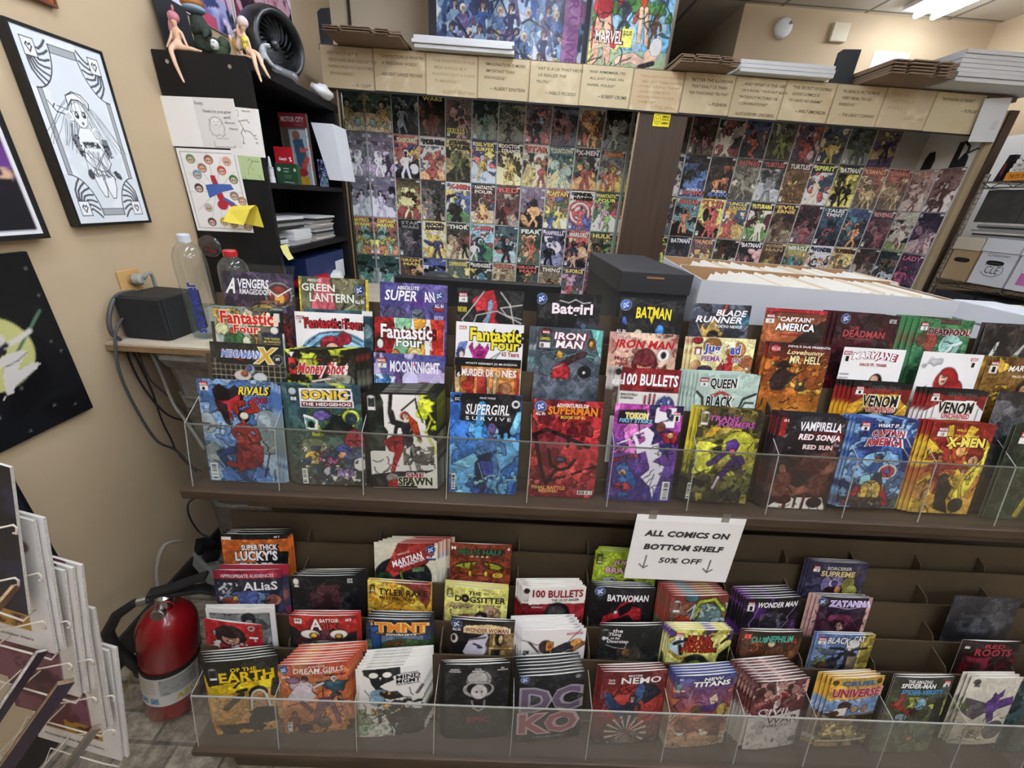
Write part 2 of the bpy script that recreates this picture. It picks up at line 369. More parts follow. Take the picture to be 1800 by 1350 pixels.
# ---- where each comic of the racks stands: row, x, y, z of its top left corner, width, yaw, roll
PLACE={
'avengers':('U4',-0.701,1.000,-0.197,0.173,0.000,0.006),
'lantern':('U4',-0.516,1.000,-0.199,0.171,0.000,0.006),
'absuper':('U4',-0.317,1.000,-0.200,0.168,0.000,0.000),
'devil':('U4',-0.125,1.000,-0.204,0.167,0.000,0.006),
'batg':('U4',0.075,1.000,-0.203,0.161,0.000,0.019),
'batm':('U4',0.286,1.000,-0.202,0.165,0.000,-0.012),
'blade':('U4',0.467,1.000,-0.205,0.153,0.000,0.013),
'capam':('U4',0.658,1.000,-0.205,0.160,0.000,0.000),
'deadman':('U4',0.846,1.000,-0.205,0.165,0.000,-0.006),
'deadp':('U4',1.061,1.000,-0.207,0.144,0.000,0.000),
'lastd':('U4',1.237,1.000,-0.209,0.164,0.000,0.006),
'ff1':('U3',-0.713,0.957,-0.273,0.168,0.000,0.006),
'ff2':('U3',-0.517,0.957,-0.276,0.167,0.000,0.012),
'tealc':('U3',-.492,.963,-.269,.163,.000,.012),
'ff3':('U3',-0.323,0.957,-0.277,0.172,0.000,0.000),
'ff65':('U3',-0.122,0.957,-0.277,0.168,0.000,0.000),
'iron8':('U3',0.079,0.957,-0.278,0.167,0.000,-0.006),
'iron3':('U3',0.270,0.957,-0.280,0.165,0.000,0.012),
'jug':('U3',0.472,0.957,-0.281,0.159,0.000,0.019),
'lovb':('U3',0.666,0.957,-0.280,0.162,0.000,-0.006),
'mj':('U3',0.860,0.957,-0.283,0.161,0.000,0.006),
'redh':('U3',1.066,0.957,-0.282,0.160,0.000,-0.006),
'mjg':('U3',1.240,0.957,-0.285,0.161,0.000,0.006),
'mega':('U2',-0.710,0.913,-0.350,0.175,0.000,0.000),
'money':('U2',-0.533,0.913,-0.359,0.172,0.000,0.041),
'moonk':('U2',-0.317,0.913,-0.354,0.173,0.000,0.000),
'murder':('U2',-0.119,0.913,-0.354,0.162,0.000,0.006),
'bul':('U2',0.278,0.913,-0.355,0.165,0.000,0.000),
'queen':('U2',0.486,0.913,-0.359,0.157,0.000,0.013),
'veng':('U2',0.883,0.913,-0.360,0.152,0.000,0.007),
'venw':('U2',1.083,0.913,-0.366,0.154,0.000,0.006),
'light':('U2',1.261,0.913,-0.361,0.156,0.000,0.013),
'riv':('U1',-0.732,0.870,-0.430,0.175,0.000,0.023),
'sonic':('U1',-0.521,0.870,-0.434,0.179,0.000,0.039),
'spawn':('U1',-0.332,0.870,-0.441,0.174,0.000,0.040),
'sgirl':('U1',-0.124,0.870,-0.432,0.174,0.000,0.006),
'advs':('U1',0.080,0.870,-0.435,0.171,0.000,0.006),
'tokon':('U1',0.281,0.870,-0.434,0.170,0.000,0.006),
'trans':('U1',0.490,0.870,-0.433,0.165,0.000,-0.006),
'vamp':('U1',0.696,0.870,-0.441,0.175,0.000,-0.006),
'whatif':('U1',0.890,0.870,-0.436,0.160,0.000,0.012),
'xmen':('U1',1.088,0.870,-0.437,0.163,0.000,0.006),
'green':('U1',1.299,0.870,-0.435,0.169,0.000,-0.006),
'lucky':('L4',-0.729,0.798,-0.852,0.171,0.070,0.000),
'mart':('L4',-0.324,0.803,-0.862,0.172,0.041,0.000),
'hell':('L4',-0.118,0.810,-0.857,0.169,0.000,0.006),
'jbr':('L4',0.284,0.810,-0.860,0.175,0.000,-0.011),
'sorc':('L4',0.893,0.810,-0.863,0.168,0.000,0.000),
'alias':('L3',-0.726,0.739,-0.917,0.171,0.064,0.000),
'bookf':('L3',-0.528,0.740,-0.926,0.170,0.059,0.000),
'tyler':('L3',-0.331,0.750,-0.943,0.172,-0.035,0.000),
'dog':('L3',-0.124,0.750,-0.950,0.172,-0.041,0.000),
'bul2':('L3',0.085,0.741,-0.932,0.173,0.052,0.000),
'batw':('L3',0.280,0.747,-0.925,0.166,0.018,0.000),
'redg':('L3',0.489,0.740,-0.939,0.164,0.061,0.000),
'wman':('L3',0.689,0.737,-0.933,0.163,0.080,0.000),
'zat':('L3',0.892,0.750,-0.928,0.158,0.000,0.006),
'darkb':('L3',1.269,0.750,-0.902,0.191,0.000,-0.010),
'greyc':('L2',-0.728,0.687,-0.993,0.171,0.047,0.000),
'maid':('L2',-0.730,0.676,-1.016,0.154,-0.078,0.000),
'abat':('L2',-0.516,0.684,-1.001,0.171,0.035,0.000),
'tmnt':('L2',-0.320,0.686,-1.005,0.166,0.024,0.000),
'wwom':('L2',-0.099,0.690,-0.997,0.167,-0.018,0.000),
'death':('L2',0.088,0.678,-1.015,0.172,0.070,0.000),
'thing':('L2',0.291,0.682,-0.988,0.168,0.048,0.000),
'hulk':('L2',0.479,0.685,-0.995,0.171,0.029,0.000),
'neph':('L2',0.673,0.686,-0.992,0.165,0.024,0.000),
'bcat':('L2',0.873,0.687,-0.991,0.163,0.018,0.000),
'redr':('L2',1.275,0.688,-0.995,0.167,0.012,0.000),
'earth':('L1',-0.697,0.606,-1.079,0.168,0.144,0.000),
'dream':('L1',-0.524,0.613,-1.091,0.172,0.099,0.000),
'mind':('L1',-0.329,0.610,-1.091,0.169,0.118,0.000),
'epic':('L1',-0.104,0.619,-1.072,0.166,0.066,0.000),
'dcko':('L1',0.085,0.611,-1.096,0.173,0.110,0.000),
'nemo':('L1',0.298,0.618,-1.075,0.173,0.069,0.000),
'titan':('L1',0.485,0.614,-1.075,0.168,0.096,0.000),
'civil':('L1',0.697,0.613,-1.085,0.155,0.110,0.000),
'cruel':('L1',0.893,0.618,-1.065,0.150,0.080,0.000),
'amaz':('L1',1.061,0.624,-1.058,0.166,0.036,0.000),
'pdrag':('L1',1.262,0.625,-1.049,0.146,0.034,0.000),
'dkb':('L1',1.406,0.627,-1.059,0.156,0.019,0.000),
}
# ---------------------------------------------------------------- the comics in the two racks: id -> (look, art, copies behind, step x, step up)
COMICS = {
# upper rack, back row
'avengers': ('bagged dark violet comic with white title', 'bg 2b2840 4a3436;n 5a4a6a 6 .55;e .78 .2 .2 .125 8f8a86;e .78 .2 .165 .1 3a3540;e .78 .2 .14 .085 8a2c24;e .79 .23 .08 .05 e3a545;l fff .02 .58 .12 .76 .21 .96 .13;l eee .012 .95 .2 1 .19;n 9a6a55 7 .5 .02 .25 .95 1;e .55 .36 .2 .075 cdb05a;h .2 .33 .09 6a3a34 7a2f2c b98a70;h .84 .4 .08 7a2320 8a2a24 a0705a 1;k 30 1a1420 .25;t VENGERS .43 .105 .44 .085 fff - .1 0 .03;t RMAGEDDON .45 .178 .44 .05 f4f0f4 - .05;t A .13 .13 .14 .14 fff - .3 0 .03', 0, 0, 0),
'lantern': ('olive comic with pink figure and thin silver title', 'bg 6b6b4c 5d5f48;n 8b8a66 5 .55;p c9606b .12 .42 .22 .12 .3 0 .46 0 .52 .25 .62 .5 .6 1 .05 1;p b5434f .15 .42 .4 .36 .6 .4 .55 .5;l 2c2c22 .02 .58 .32 .72 .18 .95 .05;l 8f9070 .05 .65 .3 .98 .16;r 0 0 .03 1 e6c93f;r .955 0 1 1 e7cf4b;k 20 3a3a2c .15;t ABSOLUTE .23 .03 .2 .025 eef4e8;t GREEN .28 .095 .48 .07 eaf2e6;t LANTERN .47 .185 .64 .08 eaf2e6;dc .87 .1 .065;t ALL_IN .87 .21 .13 .035 fff', 0, 0, 0),
'absuper': ('violet comic with jagged white title and grinning face', 'bg 4a4a8c 5f5596 3c3c70;n 6d62a8 5 .5;e .2 .33 .22 .1 5f5a80;e .56 .3 .12 .12 53507a;e .56 .3 .085 .08 6f7f86;e .58 .18 .11 .06 593a8c;l 2a2a44 .012 .5 .29 .55 .31 .62 .28;e .32 .42 .12 .07 b8aee0;e .32 .43 .06 .04 efe8ff;k 26 33305e .2;t ABSOLUTE .42 .045 .32 .035 fff;t SUPER .32 .12 .48 .1 fff - .15;t AN .73 .12 .16 .1 fff - -.2;dc .88 .1 .065;t ALL_IN .88 .2 .13 .035 fff;r .8 .225 .96 .25 c33;t NEW_STORY .88 .32 .14 .05 dcdcf0', 0, 0, 0),
'devil': ('black comic with crimson figure and white looping chain', 'bg 191a1c;p c42a35 .42 .02 .55 0 .62 .16 .58 .28 .75 .4 .86 .5 .9 1 .35 1 .48 .55 .5 .3 .42 .2 .3 .22 .25 .13;e .36 .12 .13 .06 b42430;p 8fa6c4 .47 .12 .52 .08 .55 .14 .5 .3 .42 .4 .36 .38 .4 .3 .46 .24;k 8 7a1820 .1;l e6e6e0 .018 .4 .02 .18 .22 .08 .3 .22 .4 .3 .25 .6 .2 .98 .31;l e6e6e0 .018 .65 .02 .8 .14 .93 .5;l e6e6e0 .018 .98 .13 .66 .17 .75 .24 .98 .27;l e6e6e0 .016 0 .38 .18 .55;mv .03 .04 .13 14;t THE_NEXT_CHAPTER .08 .2 .14 .05 e8d84a', 0, 0, 0),
'batg': ('black comic with white gothic lettering', 'bg 15161a;n 2a2c34 4 .55 .5 .2 1 1;e .72 .35 .12 .1 2b313b;e .75 .32 .05 .03 5d6f83;l f2eef0 .016 .36 .07 .5 .09 .6 .055 .72 .09 .84 .08;n c9c4d8 30 .62 .35 .37 .75 .46;dc .07 .06 .075 2f62b8;r .03 .13 .13 .25 2a2c30;l 9aa .012 .05 .24 .08 .17 .11 .24;t Batgirl .56 .165 .64 .14 f6e8ee - 0 0 .035', 0, 0, 0),
'batm': ('black comic with yellow jagged title over blue figure', 'bg 17181b;e .33 .36 .07 .06 ddd6b8;e .33 .39 .05 .04 efdcc4;p 6a5fb0 .18 .5 .26 .44 .4 .44 .48 .5;e .66 .3 .07 .06 3f88c4;p 3f88c4 .42 .5 .48 .38 .6 .36 .74 .36 .84 .4 .86 .5;p 22466f .5 .45 .78 .45 .82 .5 .46 .5;l dfe6ea .03 .55 .39 .62 .43 .74 .39;l 44464c .02 .2 .08 .3 .02 .5 .06 .7 .02 .86 .1;dc .09 .07 .075 2f62b8;l 4a5cb0 .05 .08 .24 .09 .2 .12 .25;t ALL_IN .06 .33 .14 .035 fff;t BATMAN .53 .14 .54 .11 f2e13a - 0 .12 .035;p f2e13a .47 .17 .55 .17 .52 .245', 0, 0, 0),
'blade': ('smoky comic with streaked white title and gold highlight', 'bg 26262c 3d4050 2a3040;p c9574a .38 0 .62 0 .56 .12 .42 .13;e .4 .28 .2 .12 c9a75a;e .9 .18 .12 .1 3f7488;n 5d6474 5 .55;e .42 .33 .09 .045 17151a;l dfe4ea .012 .12 .2 .24 .34;e .48 .4 .16 .06 8a7a5a;k 14 15161c .25;t BLADE .68 .09 .5 .065 fff - .25 0 .03;t RUNNER .5 .165 .78 .07 fff - .25 0 .03;t TOKYO_NEXUS .66 .235 .46 .03 fff', 0, 0, 0),
'capam': ('orange brown comic under a red top band', 'bg 7a4530 a05a35 3a2a26;n b56b3c 4 .5 0 .1 .6 .5;e .2 .3 .2 .09 b9693a;p 2b2422 .5 .35 .7 .22 1 .1 1 .5 .4 .5;r 0 0 1 .045 b3222c;e .09 .03 .045 .03 c94048;e .91 .03 .045 .03 c94048;r .3 .26 .65 .275 b3222c;mv .03 .06 .14 14;t *CAPTAIN* .5 .105 .6 .05 fff - 0 0 .03;t AMERICA .52 .185 .64 .08 fff 17110f 0 0 .035', 0, 0, 0),
'deadman': ('dark maroon comic with dim red serif title', 'bg 3a0d17 4a0f1a 6a1020;n 260a12 4 .5;e .5 .12 .2 .12 210a11;k 20 1c070d .05;dc .13 .06 .065 3a5aa4;t THE .3 .15 .15 .035 a9454a;t DEADMAN .47 .205 .66 .07 b8474c;t A_STORY_IN_FOUR_PARTS .4 .255 .4 .012 a66;t NEXT_LEVEL .88 .06 .12 .04 ddd', 3, -.011, .001),
'deadp': ('green comic with black block title', 'bg 3e7a4a 4f8f62 2f5038;n 2c5a3a 6 .5;r .38 0 .75 .06 4a2a2a;e .22 .25 .2 .09 6a4a38;e .3 .28 .1 .12 8a3b30;e .66 .3 .2 .14 9fd0c4;l d8e8e4 .07 .6 .42 .72 .3 .86 .26;k 24 1f3a28 .1;l 8fcab0 .012 .55 .2 .52 .34;mv .05 .05 .13 2;t DEADPOOL .58 .14 .76 .07 16110f e9a0a8 0 -.1 .03', 4, -.013, .001),
'lastd': ('black comic with pale blades and green blur', 'bg 17171a 22211f;n 3a3436 5 .55;p d5d8d2 .15 .4 .25 .2 .3 .18 .27 .3 .2 .4;p b9bdb8 .55 .34 .7 .2 .76 .18 .66 .32;l 6a5a50 .02 .4 .12 .5 .05 .6 .14 .56 .25;e .62 .4 .14 .08 6a7a3a;k 14 0c0c0e .1', 1, -.01, 0),
# upper rack, third row
'ff1': ('comic with red serif title over grey monster', 'bg 8a9a94 c9d8d0 b8c4b8;r .5 0 .82 .45 5c5a4a;n b9b39a 6 .5 .45 0 .85 .3;r .83 .03 1 .24 17181a;r .87 .05 .95 .13 eee;n e8b94a 9 .5 0 .03 .4 .18;e .1 .22 .1 .06 dfe3b0;e .28 .3 .15 .07 3f7a3f;e .22 .33 .1 .05 2f6038;e .25 .235 .04 .03 b9402f;e .45 .33 .06 .05 e4e8c8;l e8a83a .03 .5 .22 .6 .3 .58 .4;r .68 .24 .97 .45 1d2340;e .86 .21 .06 .035 e9e9e4;k 16 20302a .2;t Fantastic .48 .105 .76 .12 d4282c ffe9c8 0 0 .03;t Four .46 .21 .36 .075 d4282c ffe9c8 0 0 .03;t THE_THING .82 .29 .22 .02 e8d84a;t MR_FANTASTIC .82 .32 .24 .02 e8d84a;t HUMAN_TORCH .82 .35 .22 .02 e8d84a', 0, 0, 0),
'ff2': ('white comic with crimson title', 'bg f4f4f2;e .6 .5 .6 .33 8cc4e0;e .64 .52 .5 .27 b9e0f0;l 4f9ccc .015 .1 .34 .35 .2 .7 .17 .98 .26;l 5fb0da .012 .2 .36 .4 .24 .7 .21 .95 .3;e .52 .3 .17 .08 a8263c;e .72 .24 .1 .06 b32a42;e .53 .35 .1 .065 f2c8ac;l 9a2034 .04 .42 .29 .6 .26 .66 .33;l 333 .01 .46 .34 .52 .345;e .25 .36 .06 .03 a02a44;mv .02 .04 .11 18;t Fantastic_Four .55 .105 .82 .095 b8202c 3a1014 0 .1 .03', 0, 0, 0),
'ff3': ('comic striped red, green, yellow and white', 'bg f0efe8;p b01f26 0 0 .28 0 .31 .2 .26 .3 .3 1 0 1;p 8ac49a .3 0 .54 0 .52 .12 .58 .2 .5 .3 .54 1 .31 1 .27 .3 .32 .2;p e8a83a .56 0 .74 0 .72 .2 .76 1 .52 1 .6 .2;p c0281f .8 0 1 0 1 1 .84 .4 .82 .2;n d8442a 8 .5 .8 0 1 .4;n 8a1a1e 9 .55 0 0 .28 .3;e .08 .24 .06 .06 17181b;e .08 .25 .045 .045 f2eee8;p 15161a 0 .4 .03 .32 .15 .32 .2 .4;e .3 .36 .07 .06 e09a30;e .58 .33 .11 .08 e8c860;e .58 .35 .08 .06 f2d8b0;l 6a4020 .01 .54 .34 .62 .33;t Fantastic .46 .125 .74 .13 fff 5a1418 0 -.05 .03;t Four .5 .225 .38 .09 fff 3a5a3a 0 0 .03', 0, 0, 0),
'ff65': ('white comic with yellow serif title', 'bg f1f1ef;p c02a8c .3 .4 .24 .3 .19 .24 .25 .18 .27 .26 .32 .25 .35 .19 .4 .24 .43 .25 .48 .19 .5 .25 .45 .33 .4 .4;e .36 .28 .08 .06 a8227a;p 7a1a58 .32 .28 .42 .28 .4 .32 .34 .32;p 6a7ab8 0 .33 .05 .2 .18 .18 .14 .28 .04 .36;e .08 .3 .06 .05 3a4a8a;e .09 .32 .035 .04 e8d8c8;l 888 .008 .45 .38 .66 .28;l 888 .008 .55 .38 .68 .27;r .05 .04 .16 .075 c8232b;t MARVEL .105 .057 .09 .022 fff;t Fantastic .59 .11 .76 .125 efe03a 17150f 0 -.03 .035;t Four .74 .205 .42 .1 efe03a 17150f 0 0 .035;t 65_Years .82 .29 .26 .045 a01f30', 0, 0, 0),
'iron8': ('slate comic with white block title, gold mask', 'bg 5a6672 6a7480 3a4450;n 4a5662 5 .5;p 7fd0c4 .8 0 1 0 1 .3;l 8fe0d8 .02 .3 .3 .6 .24 .9 .27;l 8fe0d8 .014 .1 .25 .35 .22 .6 .3;l 8fe0d8 .012 .62 .22 .98 .34;l 8fe0d8 .012 0 .33 .25 .47;l 8fe0d8 .012 .7 .2 .95 .24;e .84 .14 .06 .055 8a4a2a;e .83 .14 .035 .035 c9a04a;e .37 .26 .055 .04 c8953f;l 3a1a1e .1 .42 .36 .6 .28 .73 .24;p a81f2c .26 .5 .3 .37 .45 .33 .55 .4 .55 .5;e .77 .42 .1 .06 1d2024;e .76 .425 .025 .015 e8f4f8;l e4e8e8 .012 .28 .4 .42 .36;r .03 .01 .22 .22 3a3c3e;r .08 .03 .2 .065 c8232b;t MARVEL .14 .048 .1 .022 fff;t CAMPBELL .13 .11 .16 .025 d8d83a;r .05 .15 .21 .2 eee;t 8 .09 .175 .05 .04 111;t IRON .5 .075 .46 .07 fff 8a1f2a .1 0 .035;t MAN .5 .155 .4 .075 fff 8a1f2a .1 0 .035', 2, -.009, 0),
'iron3': ('dusty rose comic with red italic title', 'bg d8a8a0 e8c4a0 c89080;n e8c8b0 4 .55;n b87868 5 .6;e .52 .3 .19 .15 5a1a22;e .52 .33 .12 .09 c98a68;e .53 .27 .15 .06 6a1c26;l 7a2430 .02 .38 .28 .36 .4;r .46 .32 .52 .33 2a1a1a;e .8 .21 .095 .065 f4f0ea;e .8 .21 .04 .035 1c1c20;l 8a6a50 .03 .75 .36 .85 .33;r .05 .02 .18 .035 e8d8d0;t IRON_MAN .5 .11 .88 .085 c0202c - .2 0 .035;t Mary .16 .26 .22 .05 8a3040;t Jane .16 .31 .2 .04 8a3040;t #3 .93 .05 .06 .03 c0202c', 1, -.008, 0),
'jug': ('cream comic of brown pizza shapes', 'bg f0e6a8 e8d890;e .32 .08 .14 .08 a8703a;e .7 .12 .16 .09 b8783a;e .9 .27 .12 .1 9a5a34;e .1 .3 .08 .06 d8a878;e .78 .37 .14 .09 c89458;n f8f4d0 8 .6;p c03030 .48 .36 .62 .12 .7 .22 .68 .34;p 8a2430 .36 .4 .52 .22 .6 .4;e .25 .34 .12 .05 3a3048;e .08 .03 .08 .04 a8202a;r .05 .1 .15 .18 b8222c;t 1 .1 .145 .06 .055 fff;t Jug .32 .12 .26 .11 3a50b0 f4f0e0 0 .05 .035;t ad .69 .115 .16 .1 3a50b0 f4f0e0 0 0 .035;t PIEMA .32 .215 .3 .055 8a4a80 f6f0e8 0 0 .03;t ON .73 .225 .14 .055 8a4a80 f6f0e8 0 0 .03;t PIE .55 .25 .1 .03 f4d8c8 - 0 0 .02 .5', 2, -.009, 0),
'lovb': ('comic fading maroon to amber with dark cowboy', 'bg 4a1418 a8581f d8a03a;n c07028 6 .5 0 .15 1 .6;n e8b850 9 .62 .1 .2 1 .6;p 2c1c1a .18 .5 .12 .4 .22 .28 .3 .25 .36 .28 .5 .32 .62 .28 .5 .36 .34 .5;e .28 .24 .15 .018 241614;e .3 .215 .07 .03 241614;p 4a4644 .58 .46 .55 .37 .58 .36 .62 .45;p 4a4644 .65 .45 .68 .36 .72 .35 .68 .46;e .64 .47 .08 .03 3a3634;k 14 3a1c14 .3;r 0 0 1 .04 3a1012;e .12 .07 .08 .04 c8202a;t DEVIL_S_DUE .12 .07 .13 .035 eee;t 25 .12 .16 .08 .035 c8202a;t DEVIL\'S_DUE_PRESENTS: .64 .035 .68 .022 fff;t Lovebunny .6 .1 .58 .06 f6e6a8 - .3;t MR._HELL .62 .17 .5 .08 f8ecb0 3a1412 0 0 .03', 1, -.009, 0),
'mj': ('white comic with arched dark red title', 'bg f2f1ee;e .62 .36 .11 .1 17141a;e .6 .34 .07 .065 e8b898;p 17141a .66 .3 .82 .44 .74 .5 .68 .4;p e8b898 .42 .5 .52 .42 .58 .4 .66 .42 .72 .5;p a8243a .48 .5 .54 .44 .68 .45 .7 .5;l 8a1a2a .01 .57 .355 .62 .355;l aaa .012 .03 .28 .16 .28;l aaa .012 .03 .32 .16 .32;l aaa .012 .03 .36 .16 .36;mv .02 .04 .12 1 t;t MARYJANE .5 .1 .68 .09 fff 8a2030 .15 .2 .035;t FACE_IT,_TIGER .52 .175 .44 .035 a8202c - 0 .1 .03', 0, 0, 0),
'redh': ('white comic with long crimson haired woman in black', 'bg eeedea;n c8c8c8 3 .55 0 0 .35 .6;e .5 .32 .2 .16 b01f26;e .57 .38 .24 .12 a81c24;e .44 .27 .07 .08 ecc4a4;p 1a1619 .38 .55 .42 .4 .5 .36 .56 .42 .6 .55;e .49 .2 .12 .05 b8242a;l 222 .01 .42 .26 .47 .26;l c02a30 .016 .43 .305 .47 .305;e .39 .44 .08 .03 c8a04a;l 777 .01 .1 .42 .2 .36;mv .8 .04 .11 1 t', 0, 0, 0),
'mjg': ('golden brown comic with white arched title, right end', 'bg 5a3a14 8a6420 4a2f12;n d8b040 6 .55;l c89a30 .02 .05 0 .1 .2;l d8b040 .02 .3 .1 .1 .35;l e8c860 .03 .1 .45 .3 .38 .5 .42;e .72 .35 .12 .12 2a1714;e .73 .36 .08 .08 c89468;k 18 2f1c0c .05;mv .06 .05 .13 1 t;t MARYJANE .66 .13 .6 .08 f4efe4 4a2010 .15 .15 .03;t FACE_IT,_TIGER .66 .2 .4 .03 f0e8d8', 2, -.011, 0),
# upper rack, second row
'mega': ('bagged black comic with cream grid', 'bg 1d1c1d 2a2622;l e8dcb8 .012 0 .2 1 .2;l e8dcb8 .012 0 .25 1 .25;l e8dcb8 .012 0 .3 1 .3;l e8dcb8 .012 0 .35 1 .35;l e8dcb8 .012 0 .4 1 .4;l e8dcb8 .012 .05 .15 .05 .5;l e8dcb8 .012 .12 .18 .12 .5;l e8dcb8 .012 .19 .2 .19 .5;l e8dcb8 .012 .26 .2 .26 .5;l e8dcb8 .012 .33 .2 .33 .5;l e8dcb8 .012 .4 .2 .4 .5;l e8dcb8 .012 .7 .2 .7 .5;l e8dcb8 .012 .78 .2 .78 .5;l e8dcb8 .012 .86 .2 .86 .5;l e8dcb8 .012 .94 .18 .94 .5;e .53 .24 .07 .05 aab4c0;e .52 .23 .035 .025 5a6ab0;e .42 .3 .12 .05 e8dcd0;e .66 .31 .1 .045 dfe0dc;e .45 .28 .05 .03 b86a3a;e .92 .14 .07 .05 e4e2dc;e .92 .14 .06 .042 1a1a1c;p c8402a .1 .07 .25 .07 .5 .18 .3 .14;t #5 .92 .13 .06 .03 fff;t MEGAMAN .42 .1 .52 .07 7f9ce0 f4f0f0 .25 0 .03;t X .76 .105 .24 .14 e6b83a f4ecc8 .3 0 .03', 0, 0, 0),
'money': ('black and lime comic with red script title', 'bg 1a1b17 2a2b22;n c9d84a 5 .53 0 0 1 .5;n 1a1b17 7 .5;p c9d83f .62 0 .8 0 .76 .06 .66 .06;e .75 .3 .22 .08 9a9a86;l d8d8c8 .012 .6 .28 .7 .33;l d8d8c8 .012 .72 .27 .82 .34;e .55 .36 .2 .04 8a6a4a;k 20 14150f .1;r .04 .08 .14 .24 b8302a;e .09 .16 .035 .03 1c1c20;p fff .05 .03 .13 .03 .09 .07;l c33 .008 .15 .09 .95 .1;t Money_Shot .5 .19 .66 .14 c8303a f6e6e0 .25 0 .03;l f4e0dc .03 .36 .3 .62 .27', 3, .011, .002),
'moonk': ('lilac blue comic with tall white title', 'bg 5a5fa8 8a86c8 a890c0;n c8bce8 4 .52;e .52 .24 .12 .08 d8d4f4;e .9 .26 .1 .08 cfc8ec;p 6a4a84 .28 .12 .36 .12 .46 .5 .36 .5;e .1 .3 .16 .1 4a8ac8;n dff0ff 9 .56 .03 .2 .3 .4;e .72 .34 .18 .08 b8482c;e .74 .38 .08 .05 f0d8c8;e .92 .36 .08 .1 9a3040;mv .05 .05 .13 7;t MOONKNIGHT .58 .12 .7 .11 f8f6fb - 0 0 .03;l 5a5fa8 .008 .22 .12 .95 .12;t M .58 .095 .03 .03 c8202a', 0, 0, 0),
'murder': ('orange streaked comic with black top band', 'bg d89a50 c87038 b04a30;l e8c890 .08 .03 .15 .08 .6;l a02f28 .14 .42 .2 .42 .6;l a8322c .1 .25 .2 .22 .6;l c8b080 .06 .63 .15 .6 .6;l f0d8a8 .02 .5 .18 .52 .4;e .2 .28 .1 .05 c0402c;e .78 .3 .1 .06 9a6a48;l c0402a .05 .95 .14 .97 .6;e .7 .38 .08 .04 a83030;l f4ecd8 .012 .52 .3 .56 .36;r 0 0 1 .09 18181a;r .02 0 .1 .2 18181a;t 6 .06 .17 .05 .05 fff;t WYATT_KENNEDY_JO_MI-GYEONG .55 .055 .78 .025 eee;t MURDER_DR .35 .145 .48 .075 fff;t O .66 .145 .07 .07 e8c8a8;t NES .83 .145 .22 .075 fff', 0, 0, 0),
'bul': ('white comic under a dark red band', 'bg e6e2dc;r 0 0 1 .235 8a1c24;r 0 0 .1 .5 c9c4be;r 0 .2 .08 .5 5a4a40;e .64 .42 .18 .13 e8e4e0;l b8303a .03 .5 .28 .5 .5;l b8303a .03 .57 .26 .57 .5;l b8303a .03 .64 .26 .63 .5;e .82 .38 .15 .11 3a4a80;n e8e8f0 16 .6 .7 .27 .97 .5;e .05 .05 .045 .03 1a1a1c;t VERTIGO .05 .15 .08 .11 fff - 0 0 .02 1.57;t 100_BULLETS .55 .115 .84 .12 fff - 0 0 .035;t THE_US_OF_ANGER .7 .205 .44 .03 2a1214;t BRIAN_AZZARELLO .25 .27 .26 .025 333;t EDUARDO_RISSO .22 .305 .2 .025 333', 2, -.009, -.001),
'queen': ('pale mint comic with spiky black title', 'bg b8d0c4 c4d8cc 9ab8ac;l 2a3a3a .03 .02 .2 .12 .26 .18 .5;l 2a3a3a .03 .98 .2 .78 .26 .72 .4 .62 .44;l 1f2c2e .02 .96 .3 .82 .3 .7 .46;e .4 .44 .22 .1 3f9a78;e .4 .47 .14 .06 5fc49a;l 2f5a4a .01 .3 .4 .5 .42;e .9 .46 .12 .1 8a9c98;p b84a40 .2 .245 .42 .17 .64 .26 .6 .29 .42 .21 .24 .275;mv .05 .05 .13 4;t QUEEN .42 .1 .42 .12 15171a f0f0ea 0 -.1 .03;t IN .42 .17 .06 .03 eee;t BLACK .4 .305 .42 .13 15171a f0f0ea 0 .05 .03', 5, -.008, .001),
'veng': ('gold comic with jagged black title under black', 'bg e0b030 d89a28 c8a838;l f0d060 .04 0 .5 .35 .15;l e8c850 .05 .65 .5 1 .2;p 8a1c1e 0 0 1 0 1 .25 .9 .2 .78 .11 .3 .12 0 .25;r 0 0 1 .06 1a1818;e .5 .38 .32 .1 5a5648;n 2a2a26 9 .5 .1 .28 .9 .5;e .5 .37 .14 .05 b8b49c;mv .06 .04 .13 1;t DEATH_SPIRAL .56 .05 .5 .045 5a5856;t VENOM .5 .19 .6 .13 121214 f0ecd8 0 -.08 .035;t UNCHAINED .54 .285 .48 .06 b83a2c f4ecdc 0 -.05 .03', 4, -.009, .001),
'venw': ('white comic with jagged black title, pink discs', 'bg eceae6;l 999 .012 .05 .2 .06 .4;l 999 .012 .14 .16 .15 .32;l 999 .012 .9 .2 .9 .36;p 8a1c1e 0 0 1 0 1 .22 .9 .18 .78 .11 .3 .12 0 .25;r 0 0 1 .06 1a1818;e .16 .42 .16 .1 e8b0bc;e .16 .42 .07 .05 c87888;e .86 .42 .14 .08 e8b0bc;e .52 .44 .24 .12 c8d850;e .52 .46 .16 .08 e0e890;l 1a1a1a .02 .42 .44 .5 .42;l 1a1a1a .02 .55 .42 .63 .44;l 1a1a1a .02 .44 .5 .52 .47 .62 .5;mv .06 .04 .13 1;t DEATH_SPIRAL .56 .05 .5 .045 5a5856;t VENOM .5 .19 .6 .13 121214 f0ecd8 0 -.08 .035;t UNCHAINED .54 .285 .48 .06 c83a3c f4ecec 0 -.05 .03', 3, -.009, .001),
'light': ('dark stormy grey comic with white lightning, right end', 'bg 2a2a2c 48484c 3a3a3c;n 6a6a6e 4 .52 0 .1 1 .5;n 1c1c1e 4 .5 0 .35 1 .6;l e8e8f0 .02 .62 .05 .7 .12 .64 .18 .72 .3;l c8c8d4 .01 .64 .18 .5 .27', 0, 0, 0),
# upper rack, front row
